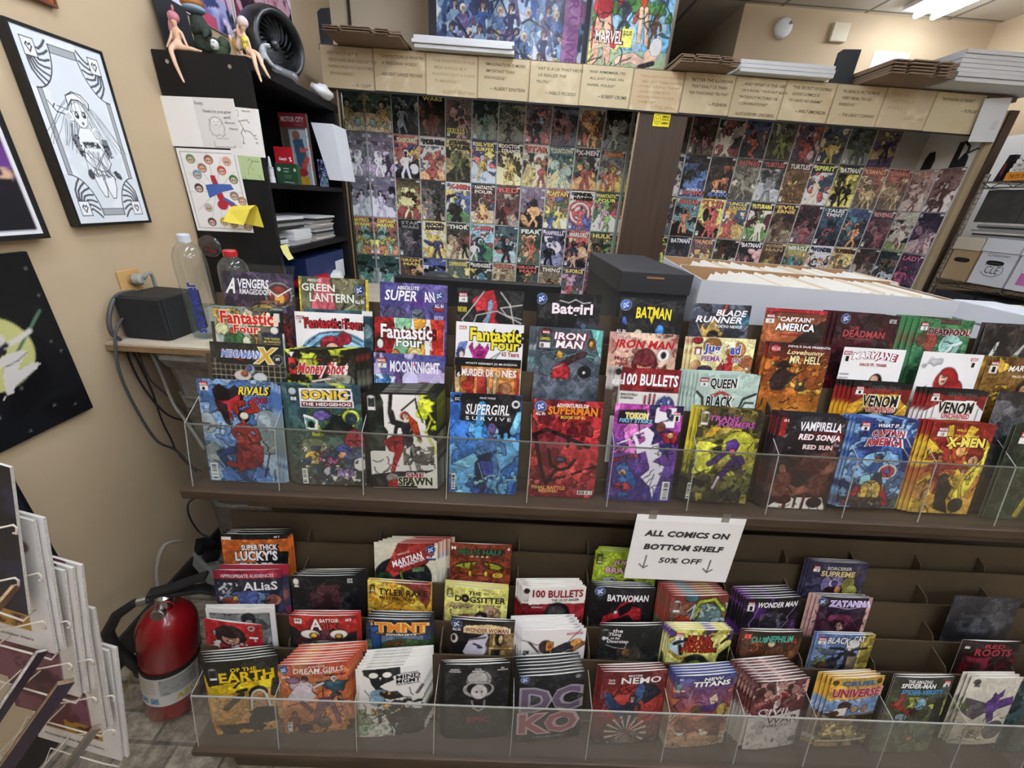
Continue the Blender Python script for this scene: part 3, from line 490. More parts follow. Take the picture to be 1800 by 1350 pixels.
'riv': ('blue comic with yellow slanted title', 'bg 4f74b0 5f88c0 3a4a6c;n 8ab0dc 4 .53;n a8c4dc 5 .6;e .08 .42 .12 .1 aab8b8;e .92 .42 .16 .14 9aacb0;e .9 .6 .16 .12 8a9ca0;e .1 .72 .14 .1 98a4a4;p 1a1014 .2 .1 .3 .04 .42 .1 .52 .05 .6 .1 .62 .2 .45 .24 .36 .3 .25 .26;p a82430 .22 .2 .4 .2 .6 .12 .56 .22 .42 .3 .46 .4 .36 .34 .24 .3;p 241418 .22 .2 .38 .24 .4 .4 .42 .48 .32 .4;h .58 .34 .13 241214 a83428 b04a38 0;l a83428 .09 .5 .3 .48 .25 .6 .22;l a83428 .09 .64 .3 .78 .28 .72 .22;e .6 .34 .06 .035 e8e4d8;e .62 .6 .16 .09 a03a30;p 8a2c30 .42 .64 .6 .6 .82 .64 .8 .8 .6 .88 .5 .84;l 2f4a80 .1 .4 .68 .2 .72 .3 .84;l a83428 .08 .3 .82 .5 .86;p 5a86c8 .18 .9 .3 .84 .5 1 .22 1;p 5a86c8 .85 .88 .7 .84 .6 1 .9 1;k 16 1c2438 .35;l 111 .012 .9 .7 .8 .95;bc .02 .82 .11 .17;mv .03 .03 .12 1;t RIVALS .77 .1 .4 .08 f4d83a 17150f .25 0 .035;t HOOD .83 .19 .2 .06 b03050 2a1020 0 0 .03', 3, .006, -.004),
'sonic': ('teal and green comic with puffy yellow title', 'bg 2f5560 3a5a50 4a4a40;p 2a4c56 0 0 .28 .1 .25 .36 .05 .3;n b8c83a 4 .52 .3 0 1 .5;p 17201f .6 .28 .8 .3 .9 .45 .6 .5 .4 .46 .55 .36;e .85 .3 .12 .07 c8d850;e .85 .32 .08 .06 2a3a4c;p f0f0ea .2 .28 .4 .32 .38 .44 .22 .43;p 5fb09a .22 .31 .36 .34 .34 .42 .23 .41;e .3 .38 .04 .03 17201a;e .45 .29 .12 .05 6a5aa0;e .88 .56 .14 .14 b02c3c;e .84 .64 .1 .05 d8a878;e .3 .6 .2 .08 7a8464;e .28 .72 .12 .07 d8b45a;e .5 .72 .14 .08 d0609a;e .72 .66 .12 .08 3a4ca0;e .7 .69 .07 .04 e0b088;e .93 .78 .09 .07 e8e6e0;e .55 .86 .14 .06 c8c4d0;e .75 .88 .12 .05 9a7ac0;n 3a4c6a 9 .55 .1 .6 1 1;n e8e4dc 11 .64 .1 .6 1 1;k 30 1c2026 .45;bc .1 .83 .08 .16;e .08 .06 .055 .035 c8d4d8;t 88 .09 .13 .08 .035 fff;p f4f2ee .17 .03 .88 .03 .9 .215 .17 .215;r .19 .155 .88 .205 8a1c2c;t SONIC .52 .09 .62 .085 f4cf3a 1d2c6a 0 0 .05;t THE_HEDGEHOG .53 .18 .66 .032 fff - 0 0 .03', 3, -.006, .001),
'spawn': ('white and black comic of crouching crimson armoured woman', 'bg edebe4 e4e0d8;p 2a332c 0 0 .2 0 .25 .1 .2 .3 .3 .4 .25 .55 0 .62;n 1a211d 6 .5 0 0 .25 .6;p 1f2a26 .78 0 1 0 1 .5 .85 .42;n e0f03a 6 .5 .7 0 1 .5;l e8f040 .03 .78 0 .84 .14 .92 .26 .84 .4 .98 .62;l 23221f .05 .36 .02 .33 .2 .36 .3;l 23221f .02 .5 .18 .7 .06 .72 .15;l 23221f .012 .72 .15 .8 .3;h .55 .23 .1 b0401f 26242a f0d8c0 1;p b0401f .58 .2 .72 .3 .78 .5 .66 .42 .6 .3;l 26242a .08 .5 .32 .38 .3 .35 .2;p a01f26 .22 .5 .4 .42 .52 .44 .5 .6 .4 .75 .36 .85 .3 .82 .38 .62 .3 .6;l 1a1a1c .01 .38 .5 .5 .52;p 26242a .5 .44 .64 .4 .66 .5 .56 .58;l 8a8a86 .06 .64 .55 .72 .8;n 6a645c 8 .5 .5 .55 .95 .75;p 1d1d1e 0 .86 .4 .82 .95 .8 .6 .9 .7 1 0 1;e .33 .89 .1 .05 8a8680;p a01f26 .26 .93 .4 .9 .42 1 .26 1;k 22 1a1a18 .3;r 0 0 1 .025 16181a;r 0 0 .02 1 16181a;r .985 0 1 1 1c1d1e;im .03 .05 .1;t SHE .66 .86 .26 .06 a8282c f0ece4 0 0 .03;t SPAWN .66 .925 .5 .09 1c2418 e8ecc8 0 .05 .04', 6, .003, .003),
'sgirl': ('electric blue comic with glowing figure and white title', 'bg 2a5ab0 3a7ac4 2a5aa8;n 6ab0e0 4 .5;p 15161c .16 0 1 0 .96 .3 .85 .42 .62 .42 .5 .28 .14 .25;l 4aa0d8 .12 .45 .1 .4 .4;l 7ac4ec .1 .9 .35 .98 .18;l 5ab4e4 .06 .7 .4 .7 .55;l 5ab4e4 .06 .8 .38 .8 .6;p 3a7acc 0 .25 .28 .27 .25 .45 0 .5;h .6 .35 .13 a8d4ec 4a7ab8 5a5a86 0;e .6 .32 .06 .05 6a5a90;p 14264a .38 .62 .6 .56 .62 .72 .52 1 .36 1;p 8ad0ec .04 .7 .36 .58 .42 .64 .3 .74 .14 .72;p 3a4ca8 .44 .66 .62 .66 .66 .86 .5 .8;l a8e0f8 .015 .42 .68 .5 .84 .62 .8;l a8e0f8 .015 .68 .5 .74 .72 .72 .86;e .4 .97 .08 .03 2f4aa0;n 9ad8e8 6 .55 0 .8 1 1;k 12 1c3a78 .3;bc .03 .8 .06 .17;e .1 .05 .055 .035 111;t DC .1 .05 .07 .03 eee;e .92 .08 .06 .04 e8ecf0;e .92 .08 .03 .02 111;t ISSUE_THREE .52 .03 .22 .018 dce8f8;t SUPERGIRL .53 .14 .62 .1 fff - .12 0 .02;l fff .006 .22 .19 .85 .195;t S_U_R_V_I_V_E .54 .23 .64 .035 fff - 0 0 .01', 1, 0, .002),
'advs': ('crimson comic with orange title', 'bg a8242c c0303a 8a1c2c;n d84848 4 .52;n 6a1824 4 .55;p 7a1c2c .05 .36 .3 .3 .55 .36 .42 .55 .25 .8 .12 .6;l 1c1012 .05 .02 .36 .22 .3 .4 .34 .7 .42 .85 .46;l 1c1012 .05 .05 .36 .12 .55 .2 .78 .27 .86;l 1c1012 .045 .27 .86 .36 .74 .42 .7;l 1c1012 .04 .56 .36 .54 .46;l 1c1012 .04 .26 .5 .32 .66 .45 .71 .58 .68 .66 .6;l 1c1012 .03 .27 .84 .6 .76 .98 .66;e .46 .6 .08 .03 4a4a68;e .44 .6 .05 .02 5a6a90;n e06058 7 .6 0 .7 1 1;k 12 5a101c .2;dc .1 .07 .075 3a62b8;t ALL_IN .1 .14 .14 .03 fff;t ADVENTURES_OF .56 .05 .46 .035 fff - 0 .1 .03;t SUPERMAN .57 .105 .72 .085 e88a2c 5a1418 0 .12 .04;t BOOK_OF_EL .58 .165 .36 .03 f0d040;t FINAL_BATTLE .3 .9 .5 .035 e0b45a;t BEGINS! .3 .935 .28 .03 e0b45a;bc .74 .92 .24 .045', 0, 0, 0),
'tokon': ('purple pink comic crowded with costumed figures', 'bg c04aa8 6a3a98 3a3a80;n e080c8 4 .55 0 0 .6 .5;n 2a2a5a 4 .52 .5 0 1 .4;p f0eaf4 .3 .3 .5 .22 .62 .28 .58 .45 .4 .5 .35 .38;p b04a98 .36 .3 .46 .27 .5 .36 .42 .4;p efeaf2 .5 .42 .7 .38 .78 .5 .6 .6;n f4f0f4 6 .45 .6 .02 .9 .22;e .7 .22 .07 .05 6a3a2a;p a82430 .72 .28 .95 .26 1 .38 .8 .38;e .86 .3 .05 .03 d8a878;e .82 .42 .1 .04 2a3f80;e .84 .44 .04 .02 e8d040;p 2f4aa0 .74 .4 .7 .44 .8 .5 .92 .46;e .22 .66 .1 .07 3f7ac0;p 3a72b8 .14 .72 .36 .68 .46 .8 .4 .92 .2 .98;e .22 .7 .06 .035 e0b090;p b8303c .12 .82 .3 .8 .4 .86 .3 .92 .14 .88;p e8e4ec .6 .56 .84 .62 .8 .74 .72 .96 .66 .84 .5 .74 .62 .66;l 9a90a8 .01 .66 .84 .7 .7;l b8303c .06 .05 .58 .4 .52;l efeaf2 .03 .1 .4 .55 .28;n 5a3a8c 8 .6 0 .3 1 1;k 24 2a1a40 .25;p 1a1a22 .06 .07 .46 .05 .56 .19 .06 .2;mv .87 .06 .1 1 t;bc .85 .78 .12 .2;t TOKON .32 .115 .32 .06 f0dc3a fff 0 0 .04;t FIRST_STRIKE .32 .165 .48 .04 8ad0f0 - .2 0 .03', 0, 0, 0),
'trans': ('olive gold comic with purple winged figure', 'bg 5a4a28 8a8a3c 2a2a22;n a89a48 4 .52;n 35301f 5 .5;p c8a030 .2 .22 .35 .14 .38 .2 .26 .3 .15 .3;e .7 .38 .26 .16 b8b83a;n e0dc50 5 .52 .05 .35 .9 .7;p 4a2a78 .5 .34 .62 .3 .72 .36 .66 .48 .52 .46;e .58 .36 .06 .04 5a3a8c;l 3a2468 .09 .5 .46 .36 .55 .3 .58;p 4a2a78 .6 .48 .8 .48 .86 .56 .72 .62;l 4a2a78 .1 .64 .56 .5 .72;l d8b8d0 .05 .48 .72 .42 .84;n 1c1c17 5 .5 0 .75 1 1;e .62 .44 .05 .03 e07060;k 24 17170f .3;r 0 0 .015 .5 e0d03a;im .06 .05 .1;bc .02 .8 .06 .18;t TRANS .4 .1 .46 .055 c060a0 2a1a50 .1 0 .03;t FORMERS .6 .155 .56 .06 c060a0 2a1a50 .1 0 .03;t THE_MOVIE .5 .205 .38 .025 e8d048', 2, -.008, .002),
'vamp': ('dark comic with two white titles', 'bg 26242a 2f2126 3a2622;n 8a8a90 16 .62 .1 .05 1 .35;p 17131a .1 .4 .3 .34 .45 .42 .3 .5;p 5a3424 .6 .4 .9 .34 1 .45 .8 .5 .6 .46;e .7 .46 .06 .05 b8846a;n 4a2020 4 .5 0 .4 1 .8;p 6a4034 .05 .75 .2 .6 .45 .78 .35 .9 .15 .88;l 7a4a3a .14 .95 .5 .7 .75 .45 .82;l 8a5a48 .1 .2 .55 .3 .75 .5 .8;e .25 .7 .12 .1 6a3a30;e .8 .72 .16 .12 5a3028;p e8e4da .3 .88 .9 .86 1 1 .1 1;l 8a1c20 .05 .36 .85 .35 1;l 7a1a1c .03 .5 .85 .5 .98;l 7a1a1c .04 .63 .85 .62 1;e .8 .92 .12 .06 3a1a1a;e .3 .9 .14 .05 4a1c1c;k 30 171114 .35;r .03 .02 .13 .22 b02c2c;t 01 .1 .055 .07 .03 fff;t VAMPIRELLA .62 .105 .62 .095 fff - 0 .08 .035;r .5 .155 1 .17 9a1c20;t RED_SONJA .64 .22 .62 .08 fff 8a1c20 .1 0 .035;t RED_SUN .64 .315 .44 .05 e8e4e0 8a1c20 0 0 .04', 3, -.006, .003),
'whatif': ('blue city comic with arched red, white', 'bg 2f4a94 4a70b4 5a6a60;n 8ab4e0 5 .52;n 1f2f68 5 .55;l c8d8f0 .02 .75 .1 .98 .3;l c8d8f0 .015 .7 .2 .98 .4;e .55 .46 .3 .1 8fc0e0;h .5 .42 .1 2a4a80 2f5aa0 d8a078 0;e .7 .58 .16 .09 d8d8d8;e .7 .58 .12 .065 b03038;e .7 .58 .05 .03 3a5aa0;p 1f2f4c .42 .62 .6 .58 .72 .78 .6 .74 .5 .7 .36 .8;p 8ac0c8 .3 .64 .5 .6 .44 .72 .3 .78;l a82c3c .12 .3 .78 .14 .94;l a82c3c .12 .68 .78 .8 .94;e .5 .82 .18 .14 d0a850;n e8d080 8 .55 .35 .7 .7 1;n 3a2a2c 6 .5 0 .88 1 1;k 22 172040 .3;mv .1 .05 .13 1;t WHAT_IF...? .55 .075 .42 .04 fff - .1 0 .03;t CAPTAIN .55 .165 .52 .07 b03038 eef0f4 0 .15 .04;t AMERICA .52 .265 .6 .085 b03038 eef0f4 0 .2 .045', 4, -.007, .001),
'xmen': ('red and yellow comic with bold yellow title', 'bg 8a241c b8542a d0a848;n e0b840 4 .52 0 .2 1 1;n 8a1c1c 4 .5 0 0 1 .5;s e8c040 .45 .4 9 .2 .6;p f0d850 .85 .5 .98 .2 1 .4 .9 .7 .7 1 .6 .7;h .26 .36 .1 6a1c20 7a2028 c87858 1;e .55 .3 .08 .06 d8a060;l d8a060 .03 .55 .28 .5 .2;l d8a060 .03 .56 .28 .58 .19;l d8a060 .03 .58 .29 .66 .2;e .8 .34 .14 .1 7a2018;e .8 .4 .08 .06 d8a878;p 1a1718 .34 .65 .45 .58 .6 .7 .56 .85 .66 1 .4 .95;e .42 .6 .08 .05 3a3230;h .7 .5 .09 8a2018 c0a030 d8a878 0;e .14 .75 .1 .12 c0884a;e .75 .9 .12 .08 241f1f;k 26 3a1410 .25;mv .1 .05 .15 13;t WILD_RIDE .52 .075 .3 .025 f0d848;t THE_UNCANNY .56 .135 .4 .025 f0d848;t X-MEN .58 .2 .6 .1 f4e26a 4a1410 -.05 0 .05', 3, -.011, .001),
'green': ('dark comic with lime and yellow costumed legs', 'bg 1c241c 22301f;n 2f4028 8 .5;h .75 .3 .12 2a3a20 5ab83a d8b088 1;l b8a83a .1 .6 .7 .5 .95;l c8a03a .12 .78 .7 .86 .95;mv .12 .06 .18 4', 1, -.008, 0),
# lower rack, fifth pocket up
'lucky': ('orange comic with lumpy white cartoon title', 'bg d8702c;r 0 0 1 .065 1a1a1c;p d8702c 0 .09 .4 .065 1 .07 1 .2 0 .2;p 17171a .72 .2 1 .22 .95 .5 .2 .5;r .01 .035 .16 .07 e8e4dc;t #1 .84 .035 .08 .025 eee;t THE .17 .17 .08 .02 8a2c18;t FUNNY .19 .2 .12 .025 8a2c18;t SUPER_THICK .57 .155 .54 .065 fff 17171a 0 .1 .04;t LUCKY\'S .51 .255 .64 .12 fff 17171a 0 .06 .045;t TALES .5 .37 .5 .08 fff 17171a 0 0 .04', 2, .005, .004),
'mart': ('cream comic with black round form and red slash', 'bg e2dec8;e .45 .42 .46 .26 1c2022;p a8302c .1 .44 .38 0 .95 0 .95 .13 .84 .24;p a8302c .1 .44 .3 .42 .75 .22 .85 .26 .7 .18;e .16 .42 .12 .07 2f5a30;e .18 .42 .06 .04 1f3a28;l 7a9a3a .05 .42 .34 .46 .5;r .6 .28 .8 .34 6a8a60;l dde .008 .55 .4 .65 .44;n 2a3a5a 6 .6 .2 .35 .6 .6;t MARTIAN .52 .19 .5 .075 fff - .2 0 .03 .38;t MANHUNTER .6 .225 .42 .04 fff - .2 0 .02 .38;t ABSOLUTE .46 .115 .2 .022 f4d8d0 - .2 0 .02 .3;dc .89 .08 .07;t ALL_IN .89 .165 .14 .03 fff;r .82 .185 .97 .21 2a4a9a', 4, .011, .002),
'hell': ('rust red comic with green block title', 'bg 8a3a22 9a4428;e .48 .3 .42 .09 3a2a12;e .48 .3 .4 .08 a8b83a;p 8a4420 .1 .3 .86 .31 .7 .38 .25 .38;e .5 .28 .1 .06 6a2a18;e .34 .36 .03 .04 e8c850;e .6 .36 .03 .04 e8c850;p 7a3418 .33 .3 .36 .2 .4 .3;p 7a3418 .6 .3 .64 .2 .67 .3;l c88a50 .012 .12 .2 .2 .15 .28 .2 .2 .22;l c88a50 .012 .72 .18 .8 .15 .88 .2 .8 .22;e .8 .38 .1 .04 c8a040;n 6a2818 8 .6;t M .06 .06 .07 .04 fff;t 4 .95 .055 .05 .04 fff;t HELL\'S_HALF .48 .095 .72 .07 2f6a4a 1a2418 0 0 .03;t A_C_R_E .48 .15 .3 .02 e8d8b8', 0, 0, 0),
'jbr': ('lime green comic with pink block letters', 'bg b0c83a c4d84a;n 98b030 4 .55;p b8c8bc .15 .32 .35 .3 .45 .4 .2 .4;e .6 .4 .12 .08 2f3a44;e .7 .46 .3 .06 c8d8d0;l 5a6a6a .012 .3 .33 .5 .4;im .05 .06 .07 1a1a1a;t JUNK .5 .13 .4 .06 e8b8d0 2a1a24 .1 0 .05;t BRAIN .42 .22 .46 .07 e8b8d0 2a1a24 0 0 .05', 2, .004, .003),
'sorc': ('slate violet comic with metallic gold capital title', 'bg 34304a 3a3850 4a4438;n 5a5a78 5 .55 0 .2 .5 .6;e .45 .28 .2 .14 8a80b0;e .47 .26 .09 .055 d8d4ec;e .48 .26 .06 .04 4a3a78;e .5 .37 .18 .07 3a1c1e;e .56 .34 .06 .05 b87850;e .72 .27 .12 .09 8a8a48;e .78 .36 .14 .08 9aa04a;n 5a5a5a 6 .55 .8 0 1 .5;k 18 201c30 .2;mv .08 .06 .1 3;t SORCERER .5 .075 .42 .04 d8d4d0;t SUPREME .5 .145 .58 .07 d8c890 4a3a28 0 0 .035', 2, -.006, .001),
# lower rack, fourth pocket up
'alias': ('bagged comic with crimson strip over white serif title', 'bg 1c1a22 3a4468 6a2a38;n f0f0f0 24 .5 .05 .15 .4 .36;p 2a2834 .3 .2 .5 .2 .95 .35 .9 .5 .1 .5 .15 .35;e .5 .36 .4 .12 5a6aa8;n 8aa8d0 6 .52 .1 .26 .9 .5;e .2 .38 .12 .06 b84a3a;e .3 .33 .05 .03 d8b048;e .85 .36 .12 .07 a86a58;l 22202c .02 .68 .37 .8 .36;n a82434 6 .5 .7 .36 1 1;k 16 1c1828 .25;r 0 0 1 .11 a01c38;t APPROPRIATE_AUDIENCES .5 .065 .78 .04 f0d8dc;t ALiaS .68 .185 .5 .1 f2f0ec', 1, .017, .012),
'bookf': ('black comic with bristly dark red mass', 'bg 15161a;n 22262a 4 .5 .5 .2 1 .6;e .5 .3 .2 .15 3a2226;n 5a343a 9 .5 .28 .1 .75 .5;l 8a6a6c .008 .3 .14 .4 .24;l 8a6a6c .008 .7 .14 .62 .24;l 8a6a6c .008 .2 .28 .32 .3;l 8a6a6c .008 .75 .2 .66 .27;l 8a6a6c .008 .5 .08 .5 .18;l 8a6a6c .008 .7 .42 .6 .36;e .08 .075 .045 .04 e8e4e0;t BOOK .9 .05 .08 .025 ddd;t FOUR .9 .08 .08 .025 ddd;r .05 .12 .12 .14 ddd', 3, .008, .003),
'tyler': ('mustard comic with bold black title', 'bg d8a430 d8b83a;n e0c450 5 .52;n c89428 6 .58;p 8a3a34 .4 0 1 0 1 .1 .97 .22 .93 .3 .9 .24 .85 .22 .8 .12 .6 .03;im .05 .06 .06 6a3a10;t TYLER_RAKE .56 .115 .76 .075 1a1712;t AN_EXTRACTION_STORY .56 .185 .76 .04 1a1712', 1, .002, .004),
'dog': ('pale yellow comic with heavy black title', 'bg e0dc7a e4e08a;n c8a88a 7 .42 .1 .2 .9 .6;n a87a68 9 .55 .1 .24 .9 .6;e .6 .33 .09 .05 241c20;e .58 .36 .06 .04 e0a088;e .34 .37 .07 .05 b04838;e .78 .4 .12 .06 98885a;im .05 .04 .07 8a7a40;t THE .48 .06 .2 .045 17140f;t JAMIE_S._RICH .73 .055 .22 .014 6a5a38;t DOGSITTER .57 .135 .8 .07 17140f;e .33 .13 .06 .045 17140f;e .33 .13 .03 .022 d08a98', 2, 0, .005),
'bul2': ('crimson comic with white band, red title', 'bg 8a1c26 9a2028;r 0 0 1 .16 ece8e0;p ece8e0 0 .15 1 .14 1 .2 .5 .19 0 .22;e .56 .32 .2 .14 1a181c;e .56 .33 .15 .11 4a4648;l 17151a .02 .46 .32 .54 .33;l 17151a .02 .6 .33 .66 .32;e .5 .335 .02 .01 ddd;n 6a141c 5 .58 0 .2 .35 .5;r .02 .05 .1 .18 c8c4bc;e .07 .05 .045 .03 1a1a1c;t 100_BULLETS .56 .075 .8 .09 8a1c26 - 0 0 .035;t THE_US_OF_ANGER .68 .15 .44 .03 1a1214;t AZZARELLO .24 .235 .18 .02 e8d8d4', 4, -.004, .003),
'batw': ('black comic with scarlet cape figure and white title', 'bg 17161a 1c1c20;l 3a3438 .02 .4 .03 .7 .08;p b02430 .36 .3 .45 .2 .62 .14 .74 .13 .62 .22 .8 .26 .84 .4 .7 .42 .6 .34 .46 .38 .3 .42 .14 .5 .2 .36;p 17161a .42 .26 .55 .2 .7 .16 .6 .3 .46 .36;e .38 .31 .03 .022 f0ece8;p 17161a .4 .4 .6 .36 .75 .5 .3 .5;l 55555a .01 .1 .26 .35 .32;l 55555a .01 .65 .3 .98 .34;dc .09 .06 .075 3a5aa4;t BATWOMAN .56 .13 .68 .085 f2f0ee - 0 0 .03', 3, -.004, .002),
'redg': ('comic of rust red orb beside lime', 'bg 8a3a34 6a7a5a 8aa09a;n a84438 5 .5 0 0 .4 .5;e .62 .28 .3 .18 7a9a98;n b8c8c4 8 .54 .4 .1 1 .5;l b8d048 .07 .4 .2 .5 .08 .75 .05 .95 .2;l d0dc60 .05 .45 .3 .5 .16;e .26 .36 .17 .11 a83a24;n d86a3a 8 .54 .1 .26 .4 .5;l d8e0dc .03 .3 .2 .42 .12 .38 .3;e .35 .03 .12 .05 4a7a80;im .06 .08 .11 ccc;k 16 26342a .1', 6, -.005, .004),
'wman': ('black and violet lightning comic', 'bg 1a171f 1f1a26;n 5a2a78 4 .54;l d8b8f0 .015 .25 .12 .2 .25 .14 .33 .2 .5;l d8b8f0 .015 .95 .1 .88 .18 .8 .26 .84 .3 .7 .42;e .5 .32 .2 .13 2c2830;n 6a6470 9 .56 .3 .2 .72 .5;l a898b8 .012 .36 .28 .5 .2 .64 .27;e .48 .43 .08 .04 c8b0c0;mv .06 .05 .12 1 t;t WONDER_MAN .58 .085 .72 .07 f4f2f0 - .15 -.03 .03', 5, -.006, .004),
'zat': ('plum comic in ornate pink border with violet title', 'bg 241a30 4a2438 3a1c2c;r 0 0 .09 1 c8a09a;r .93 0 1 1 c8a09a;l 7a4a58 .012 .05 .2 .12 .3 .04 .36;l 7a4a58 .012 .95 .2 .88 .3 .96 .36;p 2a1838 .25 .02 .75 .02 .7 .3 .32 .3;p 9a4a68 .28 .36 .5 .22 .72 .36;e .5 .3 .22 .08 6a2c48;e .46 .36 .14 .06 2a1420;p c8a08a .44 .36 .52 .32 .6 .42 .5 .46;l 8a4a58 .025 .14 .4 .34 .24;l 8a4a58 .025 .84 .4 .66 .24;k 14 20101c .2;dc .12 .07 .07 3a5aa4;t ZATANNA .6 .085 .7 .075 b8a0e0 f0ecf8 0 .1 .02;l d8d0f0 .02 .28 .12 .6 .15 .9 .11', 2, -.008, .001),
'darkb': ('empty dark smoky plastic sleeve', 'bg 33343a 222228 17171b;n 44464c 3 .55 0 0 1 .4;r 0 .28 1 .29 3a3c42', 0, 0, 0),
# lower rack, third pocket up
'maid': ('small red comic', 'bg b01f26 c0262c;n d8d0c8 8 .56 .1 .05 .6 .2;e .45 .18 .26 .13 241a1a;e .46 .22 .16 .08 d89a80;p 241a1a .62 .12 .75 .2 .66 .28;e .45 .14 .2 .07 2c1f1e;l 7a2a24 .02 .4 .25 .5 .255;n e8e0dc 9 .48 .12 .26 .8 .36;e .82 .06 .06 .035 e8d8d4;e .82 .06 .035 .02 b01f26;r .78 .17 .92 .19 eee;t 2 .88 .21 .05 .03 eee;p 17151a .3 .34 .7 .34 .8 .6 .2 .6;e .46 .245 .05 .014 f0e0d8', 0, 0, 0),
'abat': ('red comic with grinning maroon fanged face', 'bg b02a24 b02a24 1a171a;p 1c1a1d 0 .12 .2 .22 .8 .22 1 .2 1 .6 0 .6;e .47 .33 .37 .2 4a1c2a;e .3 .22 .14 .05 ece8e0;e .73 .22 .13 .05 ece8e0;e .36 .235 .07 .035 1a1014;e .36 .235 .05 .03 e0b030;e .73 .245 .06 .03 1a1014;e .73 .245 .045 .026 e0b030;p 8a8480 .15 .32 .45 .29 .58 .29 .85 .32 .8 .42 .2 .42;l 1c1218 .015 .15 .32 .85 .33;p ece8e0 .3 .33 .35 .33 .33 .38;p ece8e0 .4 .33 .45 .33 .43 .38;p ece8e0 .5 .33 .55 .33 .53 .38;p ece8e0 .6 .33 .65 .33 .63 .38;l 888 .006 .05 .25 .12 .4;l 888 .006 .9 .25 .95 .35;r .07 .04 .19 .1 ece8e0;e .11 .065 .015 .01 c03030;e .15 .065 .015 .01 c03030;t A .4 .1 .18 .13 f4f0ea;t BATTOIR .6 .055 .28 .045 f4f0ea;t SIX .6 .12 .26 .075 b8302a 26181a 0 0 .04;t #3 .88 .05 .09 .035 f4f0ea', 2, .005, .003),
'tmnt': ('navy comic with orange block title', 'bg 2a2c34 2a4070 2c3a50;r .08 .1 .22 .5 2f5a9a;r .24 .2 .9 .5 6a7a98;e .62 .36 .38 .12 4a6a34;e .5 .34 .26 .09 3f6030;p 8a3a20 .32 .29 .6 .27 .62 .31 .34 .33;l e8e4c8 .012 .42 .31 .47 .315;l e8e4c8 .012 .54 .305 .59 .3;l 1f3a18 .012 .36 .38 .5 .39;e .9 .36 .2 .1 34501f;r .0 .26 .1 .5 5a8a70;t LD .09 .03 .07 .025 e8a030;t 3 .09 .065 .04 .03 ddd;t TMNT .55 .1 .8 .11 e88a2c f4d080 0 .05 .04;l e8a030 .03 .16 .175 .55 .19 .92 .17;t JOURNEYS .55 .185 .48 .03 fff', 3, .003, .004),
'wwom': ('black and bronze comic of pale face', 'bg 1c1b1d 8a7048;p 17161a 0 .05 .62 .1 .6 .2 .3 .3 .2 .5 0 .5;e .38 .34 .2 .13 d4d0dc;p 17161a .1 .16 .6 .1 .5 .18 .3 .24 .2 .4 .08 .36;p d4d0dc .3 .26 .58 .14 .6 .2 .5 .4 .3 .5;l 8a80a0 .03 .3 .24 .55 .2;l 17161a .025 .38 .29 .46 .31 .5 .33;e .46 .325 .03 .015 4a70a8;r .62 .14 1 .5 8a7048;r .67 .16 .72 .3 c8a868;e .78 .22 .07 .08 17151a;e .8 .22 .04 .06 c8b080;r .62 .32 1 .35 b89858;r .66 .36 .8 .5 1c1a17;e .06 .24 .06 .06 e0dcd8;e .05 .235 .03 .035 17161a;p f0d8a0 .2 .1 .25 .07 .6 .04 .88 .07 .94 .1 .94 .155 .2 .16;dc .09 .06 .075 3a5aa4;t ALL_IN .09 .125 .13 .03 fff;t WONDER_WOMAN .57 .115 .68 .055 8a3a20 f8ecd0 0 0 .025', 1, 0, .003),
'death': ('white comic with masked swordsman in black and gold', 'bg eceae8 e4e0dc;k 22 26222a 0 .3 .02;p 33343f .2 .5 .28 .3 .45 .26 .62 .3 .66 .5;e .38 .2 .11 .08 3a2a24;p c88a3a .38 .14 .5 .14 .5 .26 .42 .3 .38 .24;e .44 .2 .03 .02 a83a20;l 33343f .14 .55 .25 .7 .2 .85 .18;e .86 .17 .1 .05 c08a40;l 8a5a34 .07 .4 .5 .7 .3 .98 .18;l 2c2022 .025 .05 .3 .2 .36;l 4a2c24 .03 .12 .15 .26 .26;l c8a050 .05 .4 .5 .55 .4;e .8 .45 .14 .06 e8e8ea;n 2a2830 10 .64 0 .25 1 .5;e .07 .05 .05 .035 e8e8e6;t DEATHSTROKE .82 .05 .26 .03 c04050', 5, -.006, .005),
'thing': ('black comic with curling white script lettering', 'bg 1d201f 17191a;e .5 .36 .22 .12 2a2c2a;n 4a4034 9 .54 .3 .26 .7 .46;e .46 .33 .08 .05 8a6a3c;n 5a5a58 12 .6 .3 .24 .7 .46;im .05 .06 .09 888;e .08 .16 .035 .025 d8d8d4;t the .28 .06 .16 .045 e8e6e2;t Thing .24 .11 .2 .05 e8e6e2 - .1;t on_the .25 .15 .14 .03 e8e6e2;t Doorstep .3 .195 .34 .055 e8e6e2 - .1;l e8e6e2 .012 .12 .24 .25 .27 .42 .28 .44 .22', 1, .002, .003),
'hulk': ('yellow and purple comic with red smashing title', 'bg e0d850 d8dc88 c8d0a8;n 6a4a98 5 .54 0 0 1 .2;n f0ec90 6 .5;e .14 .22 .12 .1 c0d8e4;l 1a1a1c .06 .1 .18 .25 .12 .36 .14;l 1a1a1c .05 .18 .2 .22 .3;l d8a030 .04 .05 .28 .2 .36 .4 .34;p 1a1a18 .82 .3 .98 .2 1 .4 .9 .5 .8 .42;l 1a1a18 .04 .84 .16 .96 .08;e .47 .42 .22 .09 6a8a38;e .46 .36 .16 .06 1a1c17;e .47 .43 .12 .06 8aa848;l 1a1c17 .02 .38 .42 .45 .44;l 1a1c17 .02 .5 .44 .57 .42;k 14 1c1a17 .1;mv .1 .05 .12 4;t HULK .48 .105 .38 .075 a8281c 4a100c 0 0 .04;t SMASH .46 .175 .44 .07 a8281c 4a100c 0 0 .04;t EVERYTHING .48 .245 .54 .06 a8281c 4a100c 0 0 .04', 3, -.005, .003),
